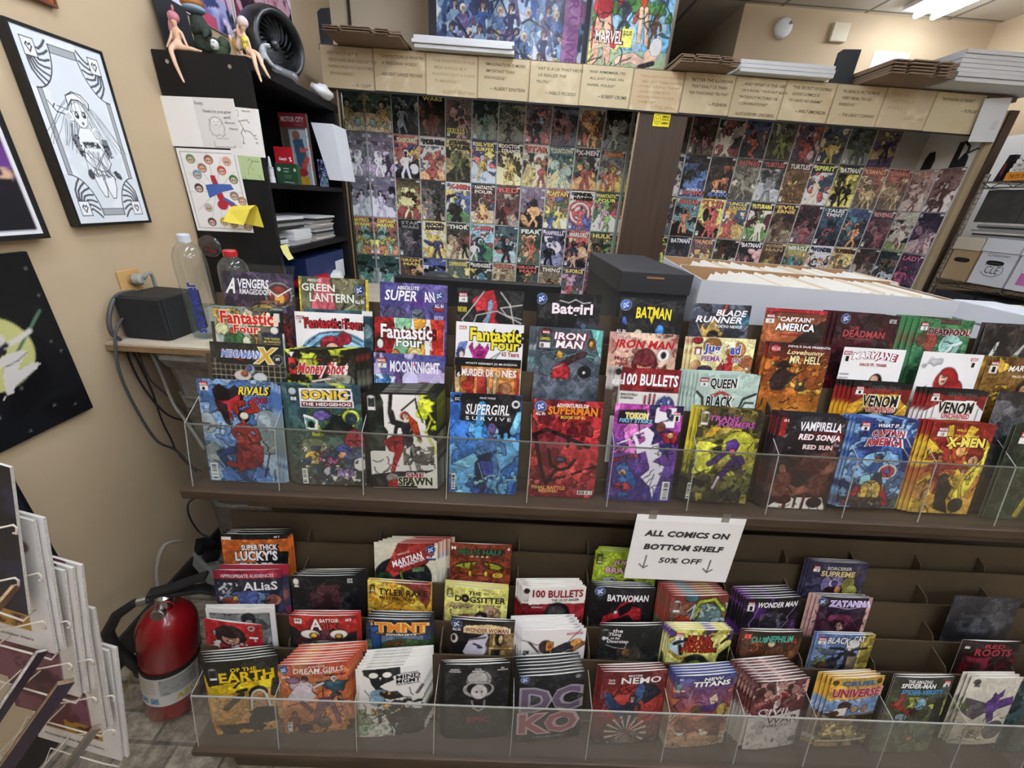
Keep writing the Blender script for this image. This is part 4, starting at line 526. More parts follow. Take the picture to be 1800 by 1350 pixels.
'neph': ('dark rust comic of a shadowed crowd', 'bg 33281f 6a3a22 2a1f1a;n a8582c 4 .54 0 .1 1 .35;e .5 .15 .06 .04 f0d8b0;h .2 .2 .09 4a2f24 5a3828 a0683c 0;h .45 .24 .08 3a241c 8a6a34 b07a48 1;h .7 .2 .09 4a2c1f 6a4028 b07a50 0;e .85 .3 .1 .06 7a5030;n 1c1512 6 .52 0 .3 1 .6;k 18 1a1310 .15;p a8401f .7 .14 .9 .08 .95 .16;r .04 .04 .16 .1 c8483a;t CLUB .28 .1 .26 .07 5fb8a0 1a2a24 0 0 .03;t NEPHILIM .62 .085 .44 .08 5fb8a0 1a2a24 0 0 .03', 1, -.004, .003),
'bcat': ('steel blue comic with white arched title', 'bg 5a7ab0 7a88a0 4a4a48;r .78 0 1 .6 b09a48;n 8a7a34 8 .5 .8 0 1 .6;r .78 0 .81 .6 d8c05a;n 6a7a4a 7 .5 0 .2 .25 .6;r .15 .2 .36 .27 4a5060;h .6 .14 .1 dcdcd4 1c1c20 e0c4ac 1;l 1c1c20 .04 .28 .18 .5 .19;l 1c1c20 .04 .7 .19 .9 .18;e .64 .12 .12 .06 dcdcd4;e .35 .38 .1 .08 26242a;e .2 .42 .08 .05 5a3428;r .6 .28 .75 .5 8a7860;k 14 20242c .2;mv .05 .05 .13 10;t BLACK .38 .085 .36 .08 f0f0ee 26304a .15 .15 .02;t CAT .72 .06 .2 .08 f0f0ee 26304a -.1 .1 .02', 1, -.004, .001),
'redr': ('near black comic with dim red branching title', 'bg 241c1c 2c1618 4a101c;n 6a1424 6 .5 .1 .2 1 .6;l 7a2030 .015 .3 .2 .2 .4;l 7a2030 .015 .5 .2 .55 .45;l 7a2030 .015 .75 .2 .85 .4;k 10 140c0e .2;r .08 .08 .15 .11 ddd;t RED .55 .06 .34 .05 b03a44;t ROOTS .56 .14 .62 .09 b03a44', 0, 0, 0),
# lower rack, front pocket
'earth': ('black and yellow comic with dripping title', 'bg 24231f 2a2822;p e8c820 0 .33 1 .22 1 .46 0 .5;p c89448 0 .46 1 .4 1 1 0 1;n d8a868 4 .54 0 .45 1 1;e .68 .47 .13 .1 1a1916;e .68 .5 .11 .09 e4dccc;e .68 .52 .08 .075 d8a070;l e8e2d4 .04 .58 .5 .56 .68;l e8e2d4 .04 .79 .5 .82 .66;p d8a070 .6 .58 .76 .58 .8 .7 .56 .7;p 24231f .5 .72 .62 .66 .76 .66 .9 .7 .92 .88 .5 .9;l c89060 .1 .5 .74 .32 .92;l 2c2a24 .1 .9 .5 .94 .32;l 3a3528 .03 .36 .36 .44 .3;l 2c2a24 .05 .4 .42 .52 .4;l 3a3020 .08 .2 .64 .45 .46;n 2a2824 5 .5 0 .86 1 1;im .04 .11 .1 aaa;t OF_THE .52 .125 .36 .05 e8c820;t EARTH .55 .22 .76 .13 e8c820 4a3a10 0 0 .03', 4, -.004, .004),
'dream': ('salmon orange comic of dancers in white and teal', 'bg c8543a d07848 c88858;n d88a5a 4 .55;e .3 .3 .16 .08 c8b4bc;p dcd0d4 .1 .46 .24 .3 .42 .3 .52 .46 .4 .54 .12 .52;h .36 .2 .07 5a2f34 dcd0d4 d8a080 0;e .2 .22 .1 .05 8a6a80;p 2f5560 .52 .26 .75 .24 .96 .28 .9 .42 .7 .38;h .78 .22 .07 e8e4dc 2f5560 d8a888 1;l dcd0d4 .05 .42 .36 .62 .28;l 6a3a44 .06 .3 .54 .42 .66;p 7a4a5c .45 .74 .55 .5 .72 .48 .8 .74 .7 .62 .58 .66;l 8a5a70 .06 .58 .66 .45 .86;l 7a4a5c .06 .74 .6 .82 .88;l b87860 .06 .85 .5 .92 .76;h .18 .7 .06 3a2024 8a3a3c d09a78 1;e .6 .86 .1 .08 6a6a58;n 4a4448 6 .52 .1 .86 1 1;k 18 4a2028 .3;dc .08 .07 .065 3a5aa4;t ALL_IN .1 .17 .12 .028 fff;bc .05 .83 .07 .15;t JUSTICE .55 .04 .24 .03 f4e8e0;t DREAM_GIRLS .57 .09 .7 .07 f4ece4 - .15 0 .012;t A_DC_PRIDE_EVENT .57 .13 .5 .022 f4e8e0;r .66 .17 .95 .19 8a3a2a', 7, .006, .004),
'mind': ('white comic with inky black skull', 'bg efeee8 e8e6dc;p 15161a .1 .02 .66 0 .66 .09 .54 .13 .56 .18 .42 .22 .34 .26 .4 .3 .3 .42 .24 .5 .22 .4 .28 .3 .22 .22 .2 .14 .12 .1;e .26 .1 .07 .04 f4f2ec;e .46 .1 .07 .04 f4f2ec;p f4f2ec .34 .13 .38 .13 .36 .17;e .34 .36 .14 .06 7a9ab0;p 241f1c .34 .34 .6 .34 .7 .44 .5 .46 .36 .42;e .4 .35 .03 .02 d8b848;e .48 .37 .025 .03 e0b83a;e .3 .46 .12 .08 8ab0c8;n d8a860 6 .48 .2 .5 .7 .66;n 8a9a6a 6 .46 .0 .58 .5 .9;p 3a3430 .4 .7 .7 .6 1 .66 1 1 .6 1 .5 .85;n a8d0a0 5 .5 0 .82 .6 1;n 26241f 7 .55 .3 .45 1 1;l 8a7a80 .05 .9 .4 .98 .3;k 22 17171a .3;t MIND .77 .14 .36 .06 15161a;t MGMT .77 .205 .36 .06 15161a;t MATT_KINDT .77 .095 .3 .018 15161a;t NEW_&_IMPROVED .77 .25 .36 .018 15161a', 6, .004, .005),
'epic': ('black comic with drooping pale mask', 'bg 1d1d1f 17171a;e .52 .2 .2 .13 8f8d8a;e .5 .18 .16 .09 b8b6b2;e .52 .33 .25 .11 a8a6a2;e .44 .32 .1 .065 1d1d1f 25;e .63 .32 .09 .06 1d1d1f -25;e .53 .36 .13 .1 c8c6c2;e .49 .36 .012 .01 333;e .57 .36 .012 .01 333;l a8a6a2 .04 .42 .48 .45 .58 .53 .62 .61 .58 .62 .48;t SZYMON .15 .065 .14 .018 eee;t KUDRANSKI .15 .09 .18 .018 eee;t ATOM .5 .055 .1 .018 eee;t MORHILL .5 .08 .17 .018 eee;t ED .88 .055 .05 .018 eee;t HOPKINS .88 .08 .16 .018 eee;t EPIC .53 .73 .36 .075 8a3034', 2, -.006, .002),
'dcko': ('black comic with huge picture-filled block letters', 'bg 1c1d20;r .03 .02 .97 .2 1c1d20;n 33353a 4 .6;l 555a60 .01 .2 .055 .8 .055;dc .09 .055 .06 3a62a8;e .9 .06 .05 .035 9a9a9c;t DC .5 .36 .9 .34 6a5a70 9a98a0 0 0 .03;t KO .48 .72 .9 .3 9a5a62 c8a8a8 0 0 .03;t A_DC_COMICS_EVENT .5 .93 .5 .025 999', 6, -.002, .006),
'nemo': ('dark red comic with caped figure in blue', 'bg 6a2426 8a2c2c 5a4a48;e .55 .45 .46 .3 a83430;e .55 .45 .38 .25 8a2626;e .55 .45 .36 .235 a83a34;l 3a1416 .015 .1 .5 .3 .2 .6 .12 .9 .3;l 3a1416 .015 .2 .75 .5 .68;p 2f4468 .04 .3 .16 .28 .26 .42 .36 .46 .4 .6 .3 .62 .1 .45;p 1f2330 .6 .12 .85 .2 .95 .32 .7 .45 .58 .3;p 3f5a88 .58 .12 .68 .2 .66 .36 .56 .45 .52 .3;h .5 .35 .09 2a2226 2c3448 e0c4b0 0;p 2a3044 .38 .55 .62 .55 .6 .8 .52 .66 .46 .82 .38 .8;s d8c8b8 .46 .84 16 .05 .34;n 6a625c 5 .48 0 .84 1 1;k 14 2a1214 .2;t MISTER .5 .05 .22 .025 f2eeea;t NEMO .6 .115 .62 .085 f2eeea;t ZACK .15 .11 .1 .025 eee;t KAPLAN .15 .15 .1 .025 eee', 3, -.004, .003),
'titan': ('blue topped comic of horse riders over sandy glow', 'bg 3f5090 a8584a c0a080;n c87858 4 .54 0 .15 1 .6;n d8b890 4 .52 0 .5 1 1;e .65 .38 .2 .1 8a5a80;p e0d0b0 .6 .32 .72 .26 .76 .36 .66 .44;p 5a3a80 .5 .42 .78 .4 .7 .52 .5 .5;e .86 .5 .1 .09 c8b060;e .42 .48 .08 .07 6a5a3a;p 7a4a38 .3 .68 .7 .58 .9 .6 .98 .7 .86 .68 .9 .84 .7 .82 .6 .74 .4 .8;e .3 .7 .18 .1 8a5040;p 5a3428 .55 .8 .82 .78 .9 .88 .7 .86;n e8e0cc 7 .58 0 .75 1 1;e .08 .16 .05 .05 5a7a80;l e8e0e0 .012 .3 .2 .26 .36;k 20 4a2c28 .3;e .1 .05 .05 .035 4a6aa8;t DC .1 .05 .06 .025 fff;t ALL_IN .1 .2 .14 .025 fff;t NEW .62 .05 .32 .045 fff 17171c .1 0 .04;t TITANS .6 .115 .62 .07 fff 17171c .1 0 .045', 4, -.003, .004),
'civil': ('maroon comic of torn faces over white lower half', 'bg 5a2a2c 6a3234 4a2628;p e0d8d4 .34 .02 .5 .02 .46 .2 .5 .38 .4 .42 .42 .2;s d8b0a8 .42 .1 12 .06 .3;e .22 .16 .14 .1 4a2424;e .26 .18 .08 .06 a87a6c;e .74 .12 .14 .08 4a2a2a;e .76 .15 .09 .07 a0706a;p 8a2426 .5 .16 .66 .2 .52 .32;l 9a4a44 .1 .1 .34 .44 .24;l 8a605c .1 .6 .32 .95 .14;n c89a94 6 .56 0 .02 1 .5;k 22 2a1214 .05;p d8d4d0 0 .52 .4 .5 .96 .46 1 1 0 1;n c4c0bc 4 .58 0 .52 1 1;r .86 .86 .97 .93 777;r .05 .88 .1 .93 999;t CIVIL .45 .44 .62 .1 f2eeec - .1 0 .005;t WAR .62 .565 .6 .1 5a3030 - .1 0 .005;t UNMASKED .52 .645 .6 .05 6a3a3a - .1 0 .005;t I .52 .87 .05 .06 8a6a6a', 8, -.007, .005),
'cruel': ('yellow comic with slate and crimson titles', 'bg d8a838 d8a838;p 7a9ac4 0 .33 1 .28 1 .52 0 .55;n c8d0d8 5 .55 0 .3 1 .5;e .36 .4 .12 .06 4a2c22;e .56 .45 .07 .05 c89a78;e .76 .45 .07 .05 b88868;p e8e0d8 .2 .44 .42 .42 .4 .55 .14 .56;p 5a3428 0 .52 .24 .46 .3 .5 .2 .58;p 8a7450 0 .55 1 .52 1 1 0 1;n d8c080 5 .5 .1 .55 .9 .85;n 3a2c20 6 .55 0 .55 1 1;k 16 2c2018 .5;r 0 .9 1 .92 d8d8c8;e .09 .07 .05 .035 5a4a20;e .92 .07 .05 .035 5a4a20;t CRUEL .52 .075 .64 .065 3f5a78 8a98a8 0 0 .05;t UNIVERSE .52 .21 .9 .12 9a2440 d8a8a0 .05 0 .03', 3, -.01, .003),
'amaz': ('charcoal and olive comic with upside-down red figure', 'bg 3a3c3c 5a5f3a 6a6c4c;n a8ac50 4 .52 .3 .25 1 .6;n d8dc80 5 .6 .4 .3 .9 .6;l 8a3226 .08 .22 .16 .22 .3 .16 .38;l 8a3226 .09 .2 .38 .4 .46 .5 .42;e .48 .45 .07 .05 3a241c;e .16 .37 .1 .04 8a3226;e .55 .34 .1 .08 8ab0c4;e .3 .52 .1 .05 98b0c0;e .6 .5 .12 .06 3a4028;e .7 .46 .06 .04 2c3020;p 26281f .8 .3 .95 .25 1 .7 .8 .6;n 4a5a4a 5 .5 0 .55 1 .9;e .56 .8 .07 .03 a87a5a;k 18 20221c .3;t THE_AMAZING .42 .055 .4 .045 f0f0ee - 0 .1 .03;t SPIDER-MAN .42 .11 .56 .06 f4f4f2 26282a 0 .1 .04;t SPIDER-VERSITY .52 .185 .7 .06 5a9ac4 2a4a6a .1 0 .03;mv .84 .05 .12 1', 1, 0, .002),
'pdrag': ('cream comic with purple horned figure', 'bg d8d4c4 d0ccb8;p 5a3a80 .5 .3 .52 .2 .6 .24 .7 .16 .72 .26 .64 .32 .95 .28 1 .4 .7 .46 .6 .56 .5 .52 .3 .44;p 5a5458 .05 .3 .4 .36 .5 .5 .3 .62 0 .5;n 7a9a3a 7 .5 0 .26 .16 .5;p 4a3068 .5 .5 .62 .46 .7 .62 .6 .68;e .4 .8 .2 .1 a89c80;n 8a8068 6 .5 .2 .7 .8 .9;e .78 .78 .2 .14 5a5a5c;k 14 2a2030 .25;e .13 .07 .06 .04 444;r .1 .11 .2 .14 444', 2, -.008, .004),
'dkb': ('dark teal comic, half out of frame at right', 'bg 1a2428 26343a;n 3a5a60 5 .52;e .4 .25 .2 .1 3a4a50;k 14 10161a .1', 1, -.006, .002),
}
COMICS['greyc'] = ('greyscale comic in a white border, behind', 'bg e0dfda;r .05 .06 .93 1 8c8e8e;n 6a6c6c 4 .55 .05 .06 .93 1;l d8d8d4 .01 .3 .06 .3 .5;l d8d8d4 .01 .6 .06 .6 .5;e .62 .12 .1 .07 1c1c1e;e .62 .17 .06 .04 c8c4c0', 1, .0, .006)
COMICS['tealc'] = ('teal comic half hidden behind a white one', 'bg 2f5a68 34606a;n 1f3a48 4 .55;e .9 .2 .1 .08 6a8a90;k 14 15262c .1;r .84 .0 1 .05 e4e6e6', 0, 0, 0)
BAGGED = {'avengers', 'mega', 'alias'}
def at(u, v, X=None, Y=None, Z=None):
    """the point of the sight line through a pixel that lies on a given plane: used to measure the room off the photograph"""
    d = R_*((u-900)/700)+D_*((v-675)/700)+F_
    s = X/d.x if X is not None else (Y/d.y if Y is not None else Z/d.z)
    return d*s
FLOOR = -EYE
T = math.radians(11.4)
# ---------------------------------------------------------------- the room
TAN = mat('tan_wall_paint', 'c6b18f', .85, noise=('bea784', 3.0, .35))
TAN2 = mat('cream_wall_paint', 'd8ccb4', .85, noise=('cfc2a8', 3.0, .35))
def slab(name, x0, x1, y0, y1, z0, z1, m): return struct(MB().box(x0, x1, y0, y1, z0, z1).build(name, m))
CEIL = 1.375; XL = -1.23; XR = 3.42
def floor_material():
    M = mat('floor_tile', '8f8b80', .55); nt = M.node_tree; b = nt.nodes['Principled BSDF']
    tc = nt.nodes.new('ShaderNodeTexCoord'); br = nt.nodes.new('ShaderNodeTexBrick'); ns = nt.nodes.new('ShaderNodeTexNoise'); mx = nt.nodes.new('ShaderNodeMixRGB')
    mp = nt.nodes.new('ShaderNodeMapping'); mp.inputs['Rotation'].default_value = (0, 0, .02)
    br.inputs['Color1'].default_value = (*lin('b8ad9a'), 1); br.inputs['Color2'].default_value = (*lin('a0957f'), 1); br.inputs['Mortar'].default_value = (*lin('7b7466'), 1)
    br.inputs['Scale'].default_value = 1; br.inputs['Mortar Size'].default_value = .005; br.inputs['Brick Width'].default_value = .15; br.inputs['Row Height'].default_value = .075
    ns.inputs['Scale'].default_value = 28; ns.inputs['Detail'].default_value = 8; ns.inputs['Roughness'].default_value = .75
    rp = nt.nodes.new('ShaderNodeValToRGB'); rp.color_ramp.elements[0].position = .42; rp.color_ramp.elements[1].position = .62
    rp.color_ramp.elements[0].color = (.25, .25, .24, 1); rp.color_ramp.elements[1].color = (1, 1, 1, 1)
    mx.blend_type = 'MULTIPLY'; mx.inputs[0].default_value = .75
    nt.links.new(tc.outputs['Object'], mp.inputs[0]); nt.links.new(mp.outputs[0], br.inputs['Vector']); nt.links.new(tc.outputs['Object'], ns.inputs['Vector'])
    nt.links.new(ns.outputs['Fac'], rp.inputs[0]); nt.links.new(br.outputs['Color'], mx.inputs[1]); nt.links.new(rp.outputs[0], mx.inputs[2]); nt.links.new(mx.outputs[0], b.inputs['Base Color'])
    return M
def ceiling_material():
    M = mat('ceiling_tile', 'd9d4c8', .9); nt = M.node_tree; b = nt.nodes['Principled BSDF']
    tc = nt.nodes.new('ShaderNodeTexCoord'); br = nt.nodes.new('ShaderNodeTexBrick'); ns = nt.nodes.new('ShaderNodeTexNoise'); mx = nt.nodes.new('ShaderNodeMixRGB')
    br.offset = 0; br.inputs['Color1'].default_value = (*lin('dcd7cb'), 1); br.inputs['Color2'].default_value = (*lin('d6d0c3'), 1); br.inputs['Mortar'].default_value = (*lin('8f897c'), 1)
    br.inputs['Scale'].default_value = 1; br.inputs['Mortar Size'].default_value = .012; br.inputs['Brick Width'].default_value = .61; br.inputs['Row Height'].default_value = 1.22
    ns.inputs['Scale'].default_value = 2.2; rp = nt.nodes.new('ShaderNodeValToRGB'); rp.color_ramp.elements[0].position = .3; rp.color_ramp.elements[1].position = .55
    rp.color_ramp.elements[0].color = (.78, .72, .62, 1); rp.color_ramp.elements[1].color = (1, 1, 1, 1); mx.blend_type = 'MULTIPLY'; mx.inputs[0].default_value = .6
    nt.links.new(tc.outputs['Object'], br.inputs['Vector']); nt.links.new(tc.outputs['Object'], ns.inputs['Vector']); nt.links.new(ns.outputs['Fac'], rp.inputs[0])
    nt.links.new(br.outputs['Color'], mx.inputs[1]); nt.links.new(rp.outputs[0], mx.inputs[2]); nt.links.new(mx.outputs[0], b.inputs['Base Color'])
    return M
slab('floor', XL-.1, XR+.1, -3.1, 5.6, FLOOR-.05, FLOOR, floor_material())
slab('ceiling', XL-.1, XR+.1, -3.1, 5.6, CEIL, CEIL+.05, ceiling_material())
slab('wall_left', XL-.1, XL, -3.1, 5.6, FLOOR, CEIL, TAN)
slab('wall_right', XR, XR+.1, -3.1, 3.8, FLOOR, CEIL, TAN)
slab('wall_front', XL, XR, -3.2, -3.1, FLOOR, CEIL, TAN)
slab('wall_back', XL, .98, 3.3, 3.4, FLOOR, CEIL, TAN2)
wb = MB().box(1.57, XR+.1, 3.7, 3.8, FLOOR, CEIL).box(1.57, 1.67, 3.8, 5.6, FLOOR, CEIL); struct(wb.build('wall_back_right', TAN))
slab('wall_far', XL, 1.6, 5.5, 5.6, FLOOR, CEIL, mat('far_room_paint', '6e6152', .9))
DKB = mat('baseboard_vinyl', '2e2a26', .5)
slab('baseboard_left', XL, XL+.012, -3.1, 3.3, FLOOR, FLOOR+.1, DKB)
TRIMM = mat('door_trim', '3a3029', .5)
struct(MB().box(-1.115, -1.1, 3.285, 3.3, .45, CEIL).build('trim_1', TRIMM))
# ceiling lights: the real tubes that light the shop
TUBE = mat('lit_tube', 'e6eeff', .5, emit=LIGHT_POWER); LFR = mat('light_housing', 'e9e9e6', .5)
def ceiling_light(x, y, label, ln=1.2, n=2):
    t = thing('ceiling_light', label, 'ceiling light', (x, y, CEIL), 'fluorescent ceiling lights')
    MB().box(-.15, .15, -ln/2-.02, ln/2+.02, -.03, -.004).build('housing', LFR, t)
    for k in range(n):
        xx = (-.06, .06)[k]
        MB().lathe([(.018, -ln/2), (.018, ln/2)], 10, (xx, 0, -.055), (0, 1, 0)).build('tube', TUBE, t)
ceiling_light(2.74, 3.22, 'lit twin tube ceiling light at top right of the photo', .62)
for i, (x, y) in enumerate([(-.45, .55), (.9, -.1), (2.3, .5), (-.5, -1.7), (.9, -1.7), (2.3, -1.7), (.2, 1.75)]):
    ceiling_light(x, y, ('twin tube ceiling light overhead, out of the frame', 'twin tube ceiling light behind the camera, out of the frame')[0 if y > 0 else 1])
# ---------------------------------------------------------------- the two-tier comic rack
BROWN = mat('rack_hardboard', '52442f', .55, noise=('433726', 7, .3, (1, 1, 2.5)), bump=.05)
BROWN2 = mat('rack_ledge_wood', '53402e', .5, noise=('37291c', 9, .3, (.4, 6, 6)), bump=.08)
CLEAR = clear_mat('acrylic_sheet', 'f8faf8', .045, 'b9b8b0', .08, .05)
CLEARD = clear_mat('dusty_acrylic', 'f4f4f0', .23, 'b4b2a8', .15, .06)
EDGE = mat('acrylic_edge', 'a9aaa4', .3); EDGED = mat('acrylic_edge_dark', '77766f', .3)
rack = thing('comic_rack', 'two tier dark brown comic rack with clear acrylic front guards', 'rack', (0, 0, 0))
RX0, RX1 = -.745, 1.95
dv = Vector((0, -math.sin(T), -math.cos(T)))
def panel(y, z, ln, x0=RX0, x1=RX1):
    a = Vector((0, y, z)); b = a+dv*ln; n = Vector((0, math.cos(T), -math.sin(T)))*.005
    p = [Vector((x, q.y, q.z)) for q in (b, b+n) for x in (x0, x1)]; q_ = [Vector((x, q.y, q.z)) for q in (a, a+n) for x in (x0, x1)]
    MB().hexa([p[0], p[1], p[3], p[2], q_[0], q_[1], q_[3], q_[2]]).build('pocket_panel', BROWN, rack)
UP = [(.893, -.458, .25), (.937, -.392, .25), (.981, -.322, .27), (1.024, -.258, .42)]
LP = [(.655, -1.095, .22), (.715, -1.05, .25), (.772, -.974, .26), (.828, -.903, .26), (.87, -.838, .28)]
for p in UP: panel(*p)
for p in LP: panel(*p)
UD = [-.54, -.332, -.125, .078, .282, .488, .693, .894, 1.095, 1.3, 1.505]
LD = [-.519, -.321, -.124, .074, .272, .471, .663, .85, 1.051, 1.249, 1.441]
for P_, DX in ((UP, UD), (LP, LD)):
    for (yf, zf, _), (yb, zb, _) in zip(P_, P_[1:]):
        for x in DX:
            MB().prism([(yf+.004, zf+.004), (yf+.012, zf+.016), (yb-.003, zf+.03), (yb-.04, zf-.16), (yf-.03, zf-.16)], 0, x-.0015, x+.0015).build('pocket_divider', BROWN, rack)
        MB().hexa([(RX0, yf-.045, zf-.205), (RX1, yf-.045, zf-.205), (RX1, yb-.04, zf-.205), (RX0, yb-.04, zf-.205), (RX0, yf-.045, zf-.195), (RX1, yf-.045, zf-.195), (RX1, yb-.04, zf-.195), (RX0, yb-.04, zf-.195)]).build('pocket_floor', BROWN, rack)
UL, LL = -.692, -1.312
MB().box(-.775, RX1, .775, 1.06, UL-.026, UL).build('ledge', BROWN2, rack, bevel=.003)
MB().box(-.735, RX1, .525, .84, LL-.022, LL).build('ledge', BROWN2, rack, bevel=.003)
MB().box(-.69, RX1, .575, .59, FLOOR, LL-.022).build('kick_board', BROWN, rack)
MB().box(RX0, RX1, 1.035, 1.05, FLOOR, -.30).build('back_board', BROWN, rack)
MB().box(RX0, RX0+.015, .6, 1.035, FLOOR, LL-.022).build('side_panel', BROWN, rack)
MB().box(-.66, RX1, .83, .85, UL-.09, UL-.026).build('apron', BROWN2, rack)
for (yb, zb, ln, M_, x0, DX, (py, pz, _)) in ((.79, UL, .163, CLEAR, -.752, UD, UP[0]), (.536, LL, .16, CLEARD, -.722, LD, LP[0])):
    a = Vector((0, yb, zb+.001)); b = a-dv*ln; n = Vector((0, math.cos(T), -math.sin(T)))*.003
    g = MB().quad((x0, a.y, a.z), (RX1, a.y, a.z), (RX1, b.y, b.z), (x0, b.y, b.z)).build('front_guard', M_, rack)
    MB().hexa([(x0, b.y, b.z), (RX1, b.y, b.z), (RX1, b.y+n.y, b.z+n.z), (x0, b.y+n.y, b.z+n.z), (x0, b.y, b.z+.0035), (RX1, b.y, b.z+.0035), (RX1, b.y+n.y, b.z+n.z+.0035), (x0, b.y+n.y, b.z+n.z+.0035)]).build('guard_edge', EDGED if M_ is CLEAR else EDGE, g)
    for x in [x0]+DX:
        e = MB().add([(x, a.y+.002, a.z), (x, py-.05, a.z), (x, py-.004, pz-.03), (x, b.y+.004, b.z+.004)], [(0, 1, 2, 3)]).build('guard_divider', M_, rack)
        MB().tube([(x, a.y+.001, a.z), (x, b.y+.001, b.z)], .0013, 5).tube([(x, b.y+.002, b.z+.003), (x, py-.006, pz-.03)], .001, 5).build('divider_edge', EDGE, e)
# ---------------------------------------------------------------- comics in the racks
BAG = clear_mat('plastic_sleeve', 'fcfdfd', .015, 'd8dcdc', .12, .02)
ORD = 'first second third fourth fifth sixth seventh eighth ninth tenth eleventh twelfth thirteenth'.split()
ROWN = {'U4': 'upper rack back row', 'U3': 'upper rack third row', 'U2': 'upper rack second row', 'U1': 'upper rack front row',
        'L4': 'lower rack fourth row', 'L3': 'lower rack third row', 'L2': 'lower rack second row', 'L1': 'lower rack front row'}
cnt = {}
for si, (cid, (row, x, y, z, wd, yw, rl)) in enumerate(PLACE.items()):
    look, spec, nc, dx, du = COMICS[cid]
    k = cnt.get(row, 0); cnt[row] = k+1
    place = '%s, %s from left' % (ROWN[row], ORD[k])
    h = wd*1.538; led = UL if row[0] == 'U' else LL
    if row[1] == '1': h = min(h, (z-led-.002)/math.cos(T))
    front = row[1] == '1'; bow = .0015 if row[0] == 'U' else .004
    if cid in ('darkb',): bow = .001
    th = .0028 if row[0] == 'U' else .0034
    cm, pm = comic_meshes(spec, wd, h, th, bow, 104 if front else 88, 158 if front else 134, si*7+3)
    t = thing('comic_book', look+', '+place, 'comic book', (0, 0, 0), 'comics in the '+ROWN[row])
    assert len(t['label'].split()) <= 16, t['label']
    M = frame_mtx(x, y, z, yw, rl, T); t.matrix_world = M
    if cid == 'darkb':
        t.name = 'plastic_sleeve'; t['category'] = 'plastic sleeve'; link('sleeve_front', cm, t)
    else:
        link('cover', cm, t); link('pages', pm, t)
    if cid in BAGGED:
        MB().add([(-.006, -.004, -h), (wd+.006, -.004, -h), (wd+.006, -.004, .006), (-.006, -.004, .006), (-.004, .001, .018), (wd+.004, .001, .019)], [(0,1,2,3), (3,2,5,4)]).build('clear_sleeve', BAG, t)
    if nc:
        me = copy_mesh(spec, wd, h, th, bow*.8, si*7+3)
        for j in range(1, nc+1):
            c = link('comic_book', me)
            rj = random.Random(si*50+j)
            c.matrix_world = M @ Matrix.Translation((dx*j+rj.uniform(-.001, .001), (th+.0006)*j, du*j+rj.uniform(-.0008, .0008))) @ Euler((0, rj.uniform(-.006, .006), 0)).to_matrix().to_4x4()
            tag(c, 'spare copy tucked behind the comic %s' % place, 'comic book', 'spare copies behind the comic '+place)
# the sale sign taped to the upper ledge
def flat_sheet(name, spec, w, h, nu, nv, seed, m=MATTE, surf=None, parent=None, backm=None, th=.0006):
    sh = Sheet(w, h, surf); paint(spec, sh, nu, nv, seed); o = link(name, sh.mesh(name, m), parent)
    sl = o.modifiers.new('thick', 'SOLIDIFY'); sl.thickness = th; sl.offset = -1
    return o
SIGNW, SIGNH = .279, .212
sg = flat_sheet('sale_sign', 'bg f1f0ec;r 0 0 1 .09 fafaf7;t ALL_COMICS_ON .5 .27 .78 .09 3d3d3d - .15 0 .045;t BOTTOM_SHELF .5 .475 .74 .09 3d3d3d - .15 0 .045;t 50%_OFF .5 .68 .4 .085 3d3d3d - .15 0 .02;l 5a5150 .014 .17 .62 .165 .8;l 5a5150 .014 .12 .76 .165 .82 .2 .78;l 5a4a4c .014 .79 .65 .785 .83;l 5a4a4c .014 .74 .79 .785 .85 .83 .8', SIGNW, SIGNH, 150, 110, 1)
sg.matrix_world = frame_mtx(.356, .7715, -.692, 0, 0, .06)
tag(sg, 'white paper sign reading ALL COMICS ON BOTTOM SHELF 50% OFF', 'sign')
TAPE = clear_mat('clear_tape', 'e8e6e0', .25, 'c8c4bc')
for xx in (.03, .215): MB().box(xx, xx+.02, -.0012, -.0008, -.012, .014).build('tape', TAPE, sg)
# ---------------------------------------------------------------- the glass fronted display case on the back counter
CW = mat('case_wood', '4a3626', .5, noise=('382818', 6, .3, (6, 6, .4)))
CTAN = mat('case_edge_tan', 'a3906f', .6)
WHITEP = mat('white_board', 'dcdad2', .7)
MIRROR = mat('side_mirror', 'c4ccc8', .03, metal=1)
DARKTRIM = mat('black_trim', '1c1a19', .5)
CB = mat('case_back_board', 'aaa79e', .7)
case = thing('display_case', 'long wall display case full of bagged comics, wooden frame', 'display case')
YB, YF = 3.005, 2.64
MB().box(-.97, .74, YB, YB+.02, -.62, .66).build('back_panel', CB, case)
MB().box(.93, 2.68, YB, YB+.02, -.62, .66).build('back_panel', CB, case)
MB().box(-.985, -.965, YF, YB, -.62, .66).build('side_mirror', MIRROR, case)
MB().box(.735, .755, YF, YB, -.62, .66).build('side_mirror', MIRROR, case)
MB().box(2.66, 2.68, YF, YB, -.62, .66).build('side_panel', WHITEP, case)
MB().box(.925, .945, YF, YB, -.62, .66).build('side_panel', CW, case)
MB().box(-1.05, -.985, YF-.02, YB, -.62, .62).build('post', CW, case, bevel=.003)
MB().box(.668, .945, YF-.02, YF+.01, -.62, .62).build('post', CW, case, bevel=.003)
MB().box(.662, .672, YF-.025, YF-.018, -.62, .62).build('edge_strip', CTAN, case)
MB().box(-.985, -.978, YF-.025, YF-.018, -.62, .62).build('edge_strip', CTAN, case)
MB().box(2.655, 2.70, YF-.02, YF+.01, -.62, .62).build('post', CTAN, case, bevel=.003)
MB().box(2.70, 2.75, YF-.03, YB, -.62, .62).build('post', CW, case, bevel=.003)
MB().box(-1.05, 2.76, YF-.025, YB+.02, -.66, -.62).build('base', CW, case)
MB().box(-1.05, 2.70, YF-.03, YB+.02, .655, .68).build('top_board', mat('case_top', '6b5a48', .7), case)
